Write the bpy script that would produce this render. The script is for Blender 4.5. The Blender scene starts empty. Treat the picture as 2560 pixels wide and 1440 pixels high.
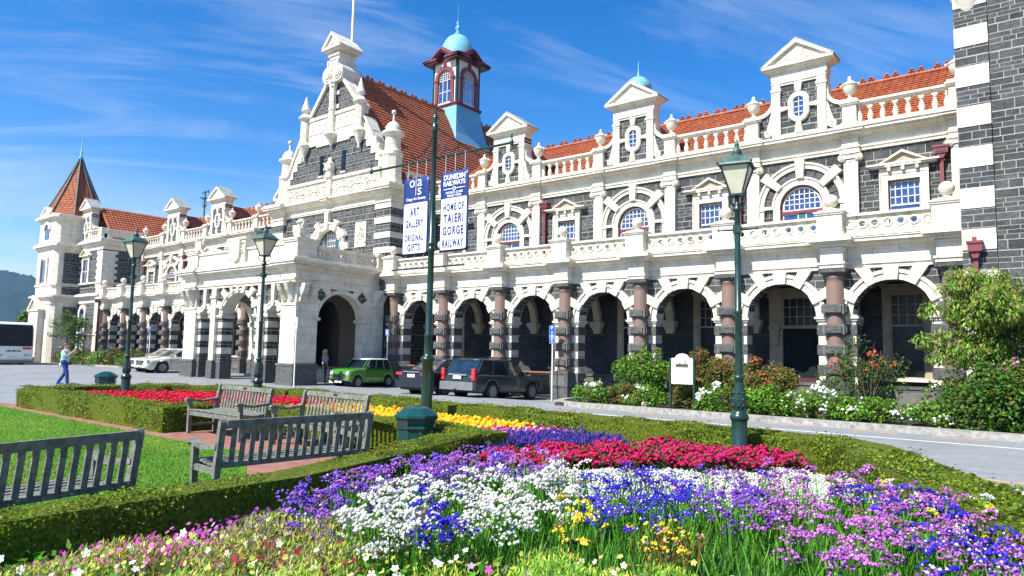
import bpy, bmesh, math, random
import numpy as np
from mathutils import Matrix, Vector
rnd = random.Random(7)
R = math.radians
sc = bpy.context.scene
COL = sc.collection
# ---------------------------------------------------------------- camera
F_, YAW, PITCH, ROLL = 1745.99, 0.675640, 0.093106, 0.020398
CX, CY, CZ = 23.0722, -23.7132, 1.87
cam_d = bpy.data.cameras.new("camera"); cam = bpy.data.objects.new("camera", cam_d); COL.objects.link(cam)
fw = Vector((-math.sin(YAW)*math.cos(PITCH), math.cos(YAW)*math.cos(PITCH), math.sin(PITCH)))
rt = Vector((math.cos(YAW), math.sin(YAW), 0)); up = rt.cross(fw)
r2 = rt*math.cos(ROLL)+up*math.sin(ROLL); u2 = -rt*math.sin(ROLL)+up*math.cos(ROLL)
mw = Matrix(((r2.x, u2.x, -fw.x, CX), (r2.y, u2.y, -fw.y, CY), (r2.z, u2.z, -fw.z, CZ), (0, 0, 0, 1)))
cam.matrix_world = mw
cam_d.sensor_width = 36; cam_d.lens = F_/2560*36; cam_d.clip_end = 12000; cam_d.clip_start = 0.1
sc.camera = cam
# ---------------------------------------------------------------- light
SUN_AZ, SUN_EL = R(13), R(47)      # light travels towards +Y and a little +X
sc.view_settings.view_transform = 'Standard'; sc.view_settings.look = 'None'
sc.view_settings.gamma = 1; sc.view_settings.exposure = 0.88
sd = bpy.data.lights.new("sun", 'SUN'); sd.energy = 5.0; sd.angle = R(0.53); sd.color = (1, .955, .87)
so = bpy.data.objects.new("sun", sd); COL.objects.link(so)
trav = Vector((math.sin(SUN_AZ)*math.cos(SUN_EL), math.cos(SUN_AZ)*math.cos(SUN_EL), -math.sin(SUN_EL)))
so.rotation_euler = trav.to_track_quat('-Z', 'Y').to_euler(); so.location = (0, -30, 40)
w = bpy.data.worlds.new("World"); sc.world = w; w.use_nodes = True
nt = w.node_tree; N = nt.nodes; Lk = nt.links; N.clear()
def nd(t, **k):
    n = N.new(t)
    for a, b in k.items(): setattr(n, a, b)
    return n
def mth(op, a, b=None, clamp=False):
    n = N.new('ShaderNodeMath'); n.operation = op; n.use_clamp = clamp
    for i, v in enumerate((a, b)):
        if v is None: continue
        if isinstance(v, (int, float)): n.inputs[i].default_value = v
        else: Lk.new(v, n.inputs[i])
    return n.outputs[0]
sky = nd('ShaderNodeTexSky', sky_type='NISHITA'); sky.sun_disc = False
sky.sun_elevation = SUN_EL; sky.sun_rotation = math.pi+SUN_AZ
sky.air_density = 1.0; sky.dust_density = 0.3; sky.ozone_density = 3.0
hs = nd('ShaderNodeHueSaturation'); hs.inputs['Hue'].default_value = .507; hs.inputs['Saturation'].default_value = 1.42; hs.inputs['Value'].default_value = 1.8
Lk.new(sky.outputs[0], hs.inputs['Color'])
tc = nd('ShaderNodeTexCoord'); sx = nd('ShaderNodeSeparateXYZ'); Lk.new(tc.outputs['Generated'], sx.inputs[0])
zz = mth('ADD', mth('MAXIMUM', sx.outputs[2], 0), .22)
px = mth('DIVIDE', sx.outputs[0], zz); py = mth('DIVIDE', sx.outputs[1], zz)
cb = nd('ShaderNodeCombineXYZ'); Lk.new(px, cb.inputs[0]); Lk.new(py, cb.inputs[1])
mp = nd('ShaderNodeMapping'); mp.inputs['Scale'].default_value = (.62, 2.7, 1); mp.inputs['Location'].default_value = (1.9, .65, 0)
mp0 = nd('ShaderNodeMapping'); mp0.inputs['Rotation'].default_value = (0, 0, R(-58)); Lk.new(cb.outputs[0], mp0.inputs[0]); Lk.new(mp0.outputs[0], mp.inputs[0])
n1 = nd('ShaderNodeTexNoise'); n1.inputs['Scale'].default_value = 1.35; n1.inputs['Detail'].default_value = 9; n1.inputs['Roughness'].default_value = .64; n1.inputs['Distortion'].default_value = .9
Lk.new(mp.outputs[0], n1.inputs['Vector'])
n2 = nd('ShaderNodeTexNoise'); n2.inputs['Scale'].default_value = .9; n2.inputs['Detail'].default_value = 2
Lk.new(cb.outputs[0], n2.inputs['Vector'])
cov = mth('MULTIPLY', mth('SUBTRACT', n2.outputs[0], .30, True), 2.8, True)
cl = mth('MULTIPLY', mth('SUBTRACT', n1.outputs[0], .47, True), 2.8, True)
cl = mth('MULTIPLY', mth('POWER', cl, 1.3), cov)
# low bank of white cloud close to the horizon
low = mth('SUBTRACT', 1, mth('MULTIPLY', sx.outputs[2], 4.3), True)
n3 = nd('ShaderNodeTexNoise'); n3.inputs['Scale'].default_value = 5; n3.inputs['Detail'].default_value = 8
mp3 = nd('ShaderNodeMapping'); mp3.inputs['Scale'].default_value = (1, 1, 4); Lk.new(tc.outputs['Generated'], mp3.inputs[0]); Lk.new(mp3.outputs[0], n3.inputs['Vector'])
lowc = mth('MULTIPLY', low, mth('MULTIPLY', mth('SUBTRACT', n3.outputs[0], .30, True), 4, True))
cl = mth('MINIMUM', mth('ADD', mth('MULTIPLY', cl, .8), mth('MULTIPLY', lowc, .95)), .93)
mx = nd('ShaderNodeMix', data_type='RGBA'); Lk.new(cl, mx.inputs[0]); Lk.new(hs.outputs[0], mx.inputs[6]); mx.inputs[7].default_value = (8.2, 8.9, 9.6, 1)
bg = nd('ShaderNodeBackground'); bg.inputs[1].default_value = .062; Lk.new(mx.outputs[2], bg.inputs[0])
wo = nd('ShaderNodeOutputWorld'); Lk.new(bg.outputs[0], wo.inputs[0])

def ss(t):
    t = min(max(t, 0), 1); return t*t*(3-2*t)
def G(x, y): return (0.22+.08*ss((-3-x)/15))*(1-ss((y+4.5)/4)*ss((x+5)/5))
# ---------------------------------------------------------------- materials
MC = {}
class NT:
    def __init__(s, name):
        s.m = bpy.data.materials.new(name); s.m.use_nodes = True; s.t = s.m.node_tree; s.t.nodes.clear()
        s.out = s.n('ShaderNodeOutputMaterial')
    def n(s, t, **k):
        x = s.t.nodes.new(t)
        for a, b in k.items(): setattr(x, a, b)
        return x
    def l(s, a, b): s.t.links.new(a, b)
    def math(s, op, a, b=None, c=None, clamp=False):
        x = s.n('ShaderNodeMath'); x.operation = op; x.use_clamp = clamp
        for i, v in enumerate((a, b, c)):
            if v is None: continue
            if isinstance(v, (int, float)): x.inputs[i].default_value = v
            else: s.l(v, x.inputs[i])
        return x.outputs[0]
    def mix(s, f, a, b, mode='MIX'):
        x = s.n('ShaderNodeMix', data_type='RGBA', blend_type=mode)
        for i, v in ((0, f), (6, a), (7, b)):
            if isinstance(v, (int, float)): x.inputs[i].default_value = v
            elif isinstance(v, tuple): x.inputs[i].default_value = (*v, 1)[:4]
            else: s.l(v, x.inputs[i])
        return x.outputs[2]
    def noise(s, scale, detail=4, rough=.5, vec=None, dist=0):
        x = s.n('ShaderNodeTexNoise'); x.inputs['Scale'].default_value = scale; x.inputs['Detail'].default_value = detail
        x.inputs['Roughness'].default_value = rough; x.inputs['Distortion'].default_value = dist
        s.l(vec if vec is not None else s.pos(), x.inputs['Vector']); return x.outputs[0]
    def pos(s):
        if not hasattr(s, '_p'): s._p = s.n('ShaderNodeNewGeometry')
        return s._p.outputs['Position']
    def ramp(s, f, lo, hi):
        return s.math('DIVIDE', s.math('SUBTRACT', f, lo), hi-lo, clamp=True) if hi > lo else f
    def box(s, flat=False):
        s.pos(); a = s.n('ShaderNodeSeparateXYZ'); s.l(s.pos(), a.inputs[0])
        b = s.n('ShaderNodeSeparateXYZ'); s.l(s._p.outputs['True Normal'], b.inputs[0])
        f = s.math('GREATER_THAN', s.math('ABSOLUTE', b.outputs[0]), s.math('ABSOLUTE', b.outputs[1]))
        u = s.math('ADD', s.math('MULTIPLY', a.outputs[0], s.math('SUBTRACT', 1, f)), s.math('MULTIPLY', a.outputs[1], f))
        s.xyz = a.outputs
        return u, a.outputs[2]
    def comb(s, x, y, z=0):
        c = s.n('ShaderNodeCombineXYZ')
        for i, v in enumerate((x, y, z)):
            if isinstance(v, (int, float)): c.inputs[i].default_value = v
            else: s.l(v, c.inputs[i])
        return c.outputs[0]
    def brick(s, vec, bw, rh, mort, c1, c2, cm, off=.5, sq=1, sqf=2, bias=0, ms=.1):
        x = s.n('ShaderNodeTexBrick'); x.offset = off; x.squash = sq; x.squash_frequency = sqf
        s.l(vec, x.inputs['Vector'])
        for k, v in (('Color1', c1), ('Color2', c2), ('Mortar', cm)): x.inputs[k].default_value = (*v, 1)
        for k, v in (('Scale', 1), ('Mortar Size', mort), ('Mortar Smooth', ms), ('Bias', bias), ('Brick Width', bw), ('Row Height', rh)): x.inputs[k].default_value = v
        return x
    def bump(s, h, dist=.02, st=1):
        x = s.n('ShaderNodeBump'); x.inputs['Distance'].default_value = dist; x.inputs['Strength'].default_value = st
        s.l(h, x.inputs['Height']); return x.outputs[0]
    def pbr(s, col, rough=.8, metal=0, spec=.5, nrm=None, coat=0, emis=None):
        p = s.n('ShaderNodeBsdfPrincipled')
        for k, v in (('Base Color', col), ('Roughness', rough), ('Metallic', metal), ('Specular IOR Level', spec), ('Coat Weight', coat)):
            if isinstance(v, (int, float)): p.inputs[k].default_value = v
            elif isinstance(v, tuple): p.inputs[k].default_value = (*v, 1)[:4]
            else: s.l(v, p.inputs[k])
        if nrm is not None: s.l(nrm, p.inputs['Normal'])
        s.l(p.outputs[0], s.out.inputs[0]); return p
def simple(name, col, rough=.6, metal=0, spec=.5, coat=0, var=.12, ns=6, bump=0):
    m = NT(name); f = m.noise(ns, 5, .6)
    c2 = tuple(max(0, c*(1-var*2)) for c in col); c3 = tuple(min(1, c*(1+var)) for c in col)
    nr = m.bump(m.noise(ns*6, 3), bump) if bump else None
    m.pbr(m.mix(m.ramp(f, .3, .7), c2, c3), rough, metal, spec, nr, coat); MC[name] = m.m; return m.m
def mk_white(name, c, grime):
    m = NT(name); u, v = m.box()
    b = m.brick(m.comb(u, v), .72, .36, .006, (1, 1, 1), (.90, .89, .87), (.66, .63, .57))
    f = m.noise(1.7, 7, .65); g = m.noise(9, 6, .6)
    c0 = m.mix(m.ramp(f, .36, .66), tuple(x*.80*(1, .965, .9)[i] for i, x in enumerate(c)), c)
    c1 = m.mix(m.math('MULTIPLY', m.ramp(g, .5, .75), .22), c0, (.5, .42, .3))
    vs = m.noise(1, 5, .6, m.comb(m.math('MULTIPLY', u, 5), m.math('MULTIPLY', v, .7), 0))
    c2 = m.mix(m.math('MULTIPLY', m.ramp(vs, .55, .75), grime), c1, (.33, .28, .2))
    c3 = m.mix(1, c2, b.outputs[0], 'MULTIPLY')
    m.pbr(c3, .85, 0, .3, m.bump(m.math('ADD', m.math('MULTIPLY', g, .4), m.math('MULTIPLY', b.outputs[1], -.6)), .012)); MC[name] = m.m
mk_white('white_stone', (.80, .76, .66), .5)
def mk_blue(name, c1, c2, cm, bw, rh, rough=.02):
    m = NT(name); u, v = m.box()
    v2 = m.math('ADD', m.math('ADD', v, m.math('MULTIPLY', m.math('SINE', m.math('MULTIPLY', v, 8.1)), .05)), m.math('MULTIPLY', m.math('SINE', m.math('ADD', m.math('MULTIPLY', v, 3.1), 1.0)), .06))
    u2_ = m.math('ADD', u, m.math('MULTIPLY', m.math('SINE', m.math('ADD', m.math('MULTIPLY', v2, 37), m.math('MULTIPLY', u, 1.3))), .05))
    b = m.brick(m.comb(u, v2), bw, rh, .0105, c1, c2, cm, .43, .62, 3)
    b2 = m.brick(m.comb(m.math('ADD', u, .11), v2), bw*.61, rh, .010, (.8, .8, .8), (1.15, 1.15, 1.15), (1, 1, 1), .3, 1.7, 2)
    g = m.noise(11, 6, .65); f = m.noise(1.3, 3)
    c = m.mix(1, b.outputs[0], m.mix(m.ramp(g, .3, .72), (.62, .62, .62), (1.3, 1.3, 1.3)), 'MULTIPLY')
    c = m.mix(.75, c, b2.outputs[0], 'MULTIPLY')
    c = m.mix(m.math('MULTIPLY', m.ramp(f, .45, .7), .18), c, (.2, .19, .15))
    c = m.mix(b.outputs[1], c, cm)
    m.pbr(c, .82, 0, .35, m.bump(m.math('ADD', g, m.math('MULTIPLY', b.outputs[1], -.7)), rough)); MC[name] = m.m
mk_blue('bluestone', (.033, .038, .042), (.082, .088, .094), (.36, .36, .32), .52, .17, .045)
mk_blue('shaded_bluestone', (.026, .030, .034), (.052, .057, .062), (.085, .088, .085), .52, .17, .04)  # same bluestone, with the arcade's shade put into darker stone and mortar
m = NT('rough_bluestone'); g = m.noise(7, 7, .65); g2 = m.noise(2.2, 3)
m.pbr(m.mix(m.ramp(g, .3, .7), m.mix(g2, (.035, .038, .04), (.075, .076, .074)), (.14, .14, .135)), .85, 0, .3, m.bump(g, .08)); MC['rough_bluestone'] = m.m
m = NT('plinth_stone'); u, v = m.box(); b = m.brick(m.comb(u, v), .8, .42, .008, (.10, .10, .096), (.16, .158, .148), (.26, .25, .22)); g = m.noise(6, 6, .6)
m.pbr(m.mix(1, b.outputs[0], m.mix(g, (.6, .6, .6), (1.3, 1.3, 1.3)), 'MULTIPLY'), .85, 0, .3, m.bump(m.math('SUBTRACT', g, b.outputs[1]), .03)); MC['plinth_stone'] = m.m
m = NT('pink_granite'); g = m.noise(60, 2); h = m.noise(2.5, 4)
m.pbr(m.mix(m.ramp(g, .35, .65), (.15, .095, .075), m.mix(h, (.235, .155, .12), (.30, .205, .165))), .5, 0, .5); MC['pink_granite'] = m.m
m = NT('tile'); u, v = m.box(); b = m.brick(m.comb(u, m.math('MULTIPLY', v, 1)), .28, .205, .012, (.45, .145, .06), (.33, .095, .045), (.13, .04, .022), .5)
g = m.noise(3, 5, .6); g2 = m.noise(.8, 3); wv = m.math('SINE', m.math('MULTIPLY', u, 22.44))
c = m.mix(m.math('MULTIPLY', m.ramp(g, .45, .75), .5), b.outputs[0], (.46, .19, .09)); c = m.mix(m.math('MULTIPLY', m.ramp(g2, .5, .7), .4), c, (.27, .09, .06))
m.pbr(c, .75, 0, .3, m.bump(m.math('ADD', m.math('MULTIPLY', wv, .5), m.math('MULTIPLY', g, .3)), .03)); MC['tile'] = m.m
def mk_copper(name, c):
    m = NT(name); u, v = m.box(); g = m.noise(4, 5); wv = m.math('GREATER_THAN', m.math('SINE', m.math('MULTIPLY', u, 38)), .75)
    b = m.brick(m.comb(u, v), .24, .2, .012, (1, 1, 1), (.88, .9, .92), (.6, .68, .72))
    cc = m.mix(1, m.mix(g, tuple(x*.8 for x in c), c), b.outputs[0], 'MULTIPLY')
    m.pbr(cc, .6, .0, .4, m.bump(b.outputs[1], -.02)); MC[name] = m.m
mk_copper('copper_scales', (.24, .58, .68))
m = NT('copper_seamed'); u, v = m.box(); g = m.noise(4, 5); wv = m.math('POWER', m.math('ABSOLUTE', m.math('SINE', m.math('MULTIPLY', u, 21))), 8)
m.pbr(m.mix(g, (.13, .40, .60), (.2, .50, .68)), .5, 0, .4, m.bump(wv, .05)); MC['copper_seamed'] = m.m
simple('maroon', (.19, .035, .045), .5, ns=3); simple('maroon_dark', (.09, .025, .032), .5, ns=3)
simple('post_green', (.010, .042, .032), .3, ns=5, var=.25, spec=.6); simple('verdigris', (.055, .13, .105), .5, ns=9, var=.35)
simple('bin_green', (.008, .055, .052), .3, ns=3, var=.15); simple('iron', (.02, .025, .025), .5)
simple('window_white', (.72, .69, .58), .5, ns=8, var=.06); simple('teal_paint', (.02, .10, .12), .5)
simple('lead_roof', (.33, .36, .33), .6, ns=3, var=.2); simple('tan_stone', (.40, .34, .25), .8, ns=3, var=.15)
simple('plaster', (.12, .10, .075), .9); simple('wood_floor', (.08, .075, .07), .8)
simple('weathered_teak', (.19, .195, .165), .8, ns=14, var=.3, bump=.01); simple('kerb', (.34, .33, .30), .9, ns=8, var=.25)
simple('steps', (.50, .48, .42), .9); simple('galv', (.55, .57, .6), .4, .6); simple('sign_white', (.82, .82, .8), .4, ns=.5, var=.02)
simple('sign_blue', (.01, .07, .42), .4, ns=.5, var=.03); simple('navy', (.008, .03, .18), .45, ns=2, var=.06); simple('letter_navy', (.008, .025, .16), .5, ns=2, var=.0)
simple('banner_white', (.82, .82, .82), .6, ns=1.5, var=.03); simple('red_paint', (.6, .03, .03), .4)
simple('rubber', (.015, .015, .016), .7); simple('alloy', (.26, .27, .28), .35, .6); simple('chrome', (.7, .71, .72), .12, 1)
simple('plate', (.7, .7, .68), .4, ns=1, var=.02); simple('grey_plastic', (.16, .17, .175), .4); simple('headlamp', (.75, .78, .8), .1, .3)
simple('tail_red', (.55, .01, .02), .15, coat=1); simple('indicator', (.8, .25, .02), .2)
simple('paint_green', (.045, .20, .012), .25, coat=1, ns=1, var=.03); simple('paint_white', (.78, .77, .72), .25, coat=1, ns=1, var=.03)
simple('paint_black', (.006, .009, .02), .3, coat=.5, ns=1, var=.05); simple('paint_dark_teal', (.006, .022, .030), .3, coat=.5, ns=1, var=.05); simple('paint_cream', (.62, .60, .50), .25, coat=1, ns=1, var=.03)
simple('skin', (.52, .30, .2), .6); simple('hair_brown', (.09, .045, .025), .6); simple('hair_blonde', (.62, .47, .12), .6)
simple('shirt', (.36, .60, .55), .8, ns=5, var=.1); simple('jeans', (.015, .05, .22), .85, ns=9, var=.2); simple('bag', (.75, .76, .72), .8, ns=12, var=.2); simple('dark_cloth', (.02, .02, .03), .8); simple('blouse', (.42, .45, .52), .8)
simple('lamp_frosted', (.60, .58, .44), .35, ns=4, var=.1); simple('bark', (.12, .085, .055), .9, ns=10, var=.35, bump=.02); simple('soil', (.07, .05, .035), .95, ns=5, var=.35, bump=.05)
simple('orange_line', (.75, .36, .09), .8, ns=7, var=.2); simple('white_line', (.72, .72, .68), .8, ns=5, var=.12); simple('brick_paving_red', (.45, .16, .10), .9, ns=3)
simple('rail_brown', (.30, .12, .06), .6); simple('door_dark', (.008, .013, .017), .7, spec=.2); simple('rib_stone', (.56, .49, .37), .8, ns=3, var=.1)
def glassy(name, col, rough=.05, spec=1.0, coat=1.0):
    m = NT(name); u, v = m.box(); g = m.noise(2.3, 4)
    oi = m.n('ShaderNodeObjectInfo'); k_ = m.math('ADD', m.math('MULTIPLY', m.ramp(g, .42, .58), .5), m.math('MULTIPLY', oi.outputs['Random'], .5)); m.pbr(m.mix(k_, tuple(c*.15 for c in col), tuple(c*1.6 for c in col)), rough, 0, spec, m.bump(g, .02), coat=coat); MC[name] = m.m
glassy('window_glass', (.012, .045, .17)); glassy('dark_glass', (.006, .010, .014), .3, .3, .0); glassy('car_glass', (.010, .02, .03))
m = NT('clear_glass'); a = m.n('ShaderNodeBsdfTransparent'); a.inputs[0].default_value = (.80, .88, .95, 1); b = m.n('ShaderNodeBsdfGlossy'); b.inputs[1].default_value = .05
x = m.n('ShaderNodeMixShader'); x.inputs[0].default_value = .12; m.l(a.outputs[0], x.inputs[1]); m.l(b.outputs[0], x.inputs[2]); m.l(x.outputs[0], m.out.inputs[0]); MC['clear_glass'] = m.m
# paving, grass, brick, soil
m = NT('road_paving'); m.box(); x_, y_ = m.xyz[0], m.xyz[1]
b = m.brick(m.comb(m.math('ADD', x_, y_), m.math('SUBTRACT', x_, y_)), .34, .17, .007, (.235, .25, .265), (.275, .29, .305), (.19, .20, .21))
g = m.noise(.25, 6, .6); g2 = m.noise(2.5, 5, .6); c = m.mix(1, b.outputs[0], m.mix(m.ramp(g, .3, .7), (.82, .82, .8), (1.08, 1.08, 1.06)), 'MULTIPLY')
c = m.mix(m.math('MULTIPLY', m.ramp(g2, .56, .72), .4), c, (.17, .165, .15)); g5 = m.noise(1, 4, .6, m.comb(m.math('MULTIPLY', x_, .35), m.math('MULTIPLY', y_, 2.2))); c = m.mix(m.math('MULTIPLY', m.ramp(g5, .52, .68), .35), c, (.15, .155, .16)); m.pbr(c, .85, 0, .3, m.bump(b.outputs[1], -.01)); MC['road_paving'] = m.m
m = NT('brick_path'); m.box(); x_, y_ = m.xyz[0], m.xyz[1]; b = m.brick(m.comb(x_, y_), .23, .115, .008, (.33, .15, .115), (.25, .10, .08), (.2, .17, .14)); g = m.noise(1.5, 5)
m.pbr(m.mix(1, b.outputs[0], m.mix(g, (.7, .7, .7), (1.35, 1.3, 1.25)), 'MULTIPLY'), .9, 0, .3, m.bump(b.outputs[1], -.01)); MC['brick_path'] = m.m
m = NT('lawn'); g = m.noise(1.3, 6, .65); g2 = m.noise(14, 4, .7); g3 = m.noise(60, 3, .7)
c = m.mix(m.ramp(g, .35, .68), (.085, .27, .008), (.17, .34, .015)); c = m.mix(m.math('MULTIPLY', m.ramp(g2, .5, .78), .6), c, (.26, .32, .06)); c = m.mix(m.ramp(g3, .3, .7), m.mix(.5, c, (.03, .11, .004)), c)
m.pbr(c, .9, 0, .2, m.bump(m.math('ADD', g3, g2), .03)); MC['lawn'] = m.m
def leafmat(name, trans=.35, rough=.55):
    m = NT(name); at = m.n('ShaderNodeAttribute'); at.attribute_name = 'Col'
    d = m.n('ShaderNodeBsdfPrincipled'); d.inputs['Roughness'].default_value = rough; d.inputs['Specular IOR Level'].default_value = .35; m.l(at.outputs[0], d.inputs['Base Color'])
    t = m.n('ShaderNodeBsdfTranslucent'); m.l(at.outputs[0], t.inputs[0]); x = m.n('ShaderNodeMixShader'); x.inputs[0].default_value = trans
    m.l(d.outputs[0], x.inputs[1]); m.l(t.outputs[0], x.inputs[2]); m.l(x.outputs[0], m.out.inputs[0]); MC[name] = m.m
leafmat('leaf'); leafmat('petal', .25, .8)
m = NT('hedge_core'); g = m.noise(25, 4, .7); g2 = m.noise(3, 3); m.pbr(m.mix(m.ramp(g, .35, .65), (.04, .06, .006), m.mix(g2, (.13, .19, .010), (.18, .21, .015))), .9, 0, .2, m.bump(g, .04)); MC['hedge_core'] = m.m
m = NT('hill_forest'); g = m.noise(.012, 8, .65); g2 = m.noise(.05, 5); m.pbr(m.mix(m.ramp(g, .4, .65), (.008, .022, .012), m.mix(g2, (.018, .035, .016), (.04, .05, .025))), .95, 0, .1); MC['hill_forest'] = m.m
# ---------------------------------------------------------------- mesh builder
class MB:
    def __init__(s): s.v = []; s.f = []; s.fm = []; s.sm = []; s.mats = []; s.M = None
    def mi(s, m):
        if m not in s.mats: s.mats.append(m)
        return s.mats.index(m)
    def add(s, vs, fs, m, smooth=False):
        o = len(s.v)
        if s.M is not None: vs = [tuple(s.M @ Vector(p)) for p in vs]
        s.v += [tuple(p) for p in vs]; k = s.mi(m)
        for f in fs: s.f.append(tuple(i+o for i in f)); s.fm.append(k); s.sm.append(smooth)
        return s
    def box(s, x0, x1, y0, y1, z0, z1, m):
        if x0 > x1: x0, x1 = x1, x0
        if y0 > y1: y0, y1 = y1, y0
        return s.add([(x0, y0, z0), (x1, y0, z0), (x1, y1, z0), (x0, y1, z0), (x0, y0, z1), (x1, y0, z1), (x1, y1, z1), (x0, y1, z1)],
              [(0, 3, 2, 1), (4, 5, 6, 7), (0, 1, 5, 4), (1, 2, 6, 5), (2, 3, 7, 6), (3, 0, 4, 7)], m)
    def pr(s, pts, ax, a, b, m, smooth=False):
        n = len(pts); mp = {'y': lambda p, t: (p[0], t, p[1]), 'x': lambda p, t: (t, p[0], p[1]), 'z': lambda p, t: (p[0], p[1], t)}[ax]
        vs = [mp(p, a) for p in pts]+[mp(p, b) for p in pts]
        s.add(vs, [tuple(range(n))[::-1], tuple(range(n, 2*n))], m)
        s.add(vs, [(i, (i+1) % n, n+(i+1) % n, n+i) for i in range(n)], m, smooth); return s
    def lathe(s, prof, cx=0, cy=0, n=16, m=None, cz=0, smooth=True, ph=0, sx=1, sy=1):
        vs = []; fs = []
        for r, z in prof:
            for i in range(n):
                t = 2*math.pi*i/n+ph; vs.append((cx+r*sx*math.cos(t), cy+r*sy*math.sin(t), cz+z))
        for j in range(len(prof)-1):
            for i in range(n): fs.append((j*n+i, j*n+(i+1) % n, (j+1)*n+(i+1) % n, (j+1)*n+i))
        s.add(vs, fs, m, smooth); k = len(prof)-1
        s.add([vs[i] for i in range(n)], [tuple(range(n))[::-1]], m) if prof[0][0] > 1e-4 else None
        s.add([vs[k*n+i] for i in range(n)], [tuple(range(n))], m) if prof[k][0] > 1e-4 else None
        return s
    def tube(s, pts, r, m, n=8, r1=None, caps=True):
        pts = [Vector(p) for p in pts]; K = len(pts); vs = []; fs = []
        for k, p in enumerate(pts):
            d = (pts[min(k+1, K-1)]-pts[max(k-1, 0)]).normalized()
            a = d.cross(Vector((0, 0, 1))); a = d.cross(Vector((1, 0, 0))) if a.length < .1 else a
            a.normalize(); b = d.cross(a); rr = r if r1 is None else r+(r1-r)*k/(K-1)
            if isinstance(r, (list, tuple)): rr = r[k]
            for i in range(n):
                t = 2*math.pi*i/n; vs.append(p+(a*math.cos(t)+b*math.sin(t))*rr)
        for j in range(K-1):
            for i in range(n): fs.append((j*n+i, j*n+(i+1) % n, (j+1)*n+(i+1) % n, (j+1)*n+i))
        s.add(vs, fs, m, True)
        if caps: s.add(vs[:n], [tuple(range(n))], m); s.add(vs[-n:], [tuple(range(n))], m)
        return s
    def ring(s, cx, cz, r0, r1, y0, y1, m, a0=0, a1=180, n=20, ez=1.0):
        vs = []; fs = []; full = abs(a1-a0) >= 359.9; K = n if full else n+1
        for i in range(K):
            t = R(a0+(a1-a0)*i/n); c, q = math.cos(t), math.sin(t)*ez
            for r, y in ((r0, y0), (r1, y0), (r1, y1), (r0, y1)): vs.append((cx+r*c, y, cz+r*q))
        for i in range(n):
            a, b = i*4, ((i+1) % K)*4
            for k in range(4): fs.append((a+k, a+(k+1) % 4, b+(k+1) % 4, b+k))
        if not full: fs += [(0, 1, 2, 3), (n*4+3, n*4+2, n*4+1, n*4)]
        return s.add(vs, fs, m)
    def vous(s, cx, cz, t, r0, r1, w0, w1, y0, y1, m, top=None):
        t = R(t); d = (math.sin(t), math.cos(t)); e = (d[1], -d[0]); P = []
        for r, w, sg in ((r0, w0, -1), (r0, w0, 1), (r1, w1, 1), (r1, w1, -1)): P.append((cx+d[0]*r+e[0]*w/2*sg, cz+d[1]*r+e[1]*w/2*sg))
        if top is not None:
            for i, j in ((2, 1), (3, 0)):
                a, b = P[j], P[i]; k = (top-a[1])/(b[1]-a[1]); P[i] = (a[0]+(b[0]-a[0])*k, top)
        return s.pr(P, 'y', y0, y1, m)
    def wallarch(s, x0, x1, z0, z1, xl, xr, zs, y0, y1, m, ez=1, n=20):
        c = (xl+xr)/2; r = (xr-xl)/2
        pts = [(x0, z0), (xl, z0)]+[(c-r*math.cos(math.pi*i/n), zs+r*ez*math.sin(math.pi*i/n)) for i in range(n+1)]+[(xr, z0), (x1, z0), (x1, z1), (x0, z1)]
        return s.pr(pts, 'y', y0, y1, m)
    def stack(s, cx, cy, L, m):
        for hx, hy, z0, z1 in L: s.box(cx-hx, cx+hx, cy-hy, cy+hy, z0, z1, m)
        return s
    def mesh(s, name):
        me = bpy.data.meshes.new(name); me.from_pydata(s.v, [], s.f)
        for k in s.mats: me.materials.append(MC[k])
        me.polygons.foreach_set('material_index', s.fm); me.polygons.foreach_set('use_smooth', s.sm)
        b = bmesh.new(); b.from_mesh(me); bmesh.ops.recalc_face_normals(b, faces=b.faces); b.to_mesh(me); b.free(); me.update(); return me
    def obj(s, name, parent=None, loc=None, **k):
        o = bpy.data.objects.new(name, s.mesh(name)); COL.objects.link(o)
        if parent is not None: o.parent = parent
        if loc is not None: o.location = loc
        tag(o, **k); return o
def tag(o, label=None, cat=None, group=None, kind=None):
    for a, b in (('label', label), ('category', cat), ('group', group), ('kind', kind)):
        if b: o[a] = b
    return o
def empty(name, loc=(0, 0, 0), rz=0, sc_=1, **k):
    o = bpy.data.objects.new(name, None); COL.objects.link(o); o.location = loc; o.rotation_euler = (0, 0, rz); o.scale = (sc_,)*3; o.empty_display_size = .2
    return tag(o, **k)
CH = {}
def copy_tree(o, parent=None, loc=None, rz=None, **k):
    c = o.copy(); COL.objects.link(c); c.parent = parent
    if loc is not None: c.location = loc
    if rz is not None: c.rotation_euler = (0, 0, rz)
    for ch in [x for x in kids(o)]: copy_tree(ch, c)
    tag(c, **k); return c
def kids(o): return [x for x in bpy.data.objects if x.parent == o]
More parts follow.
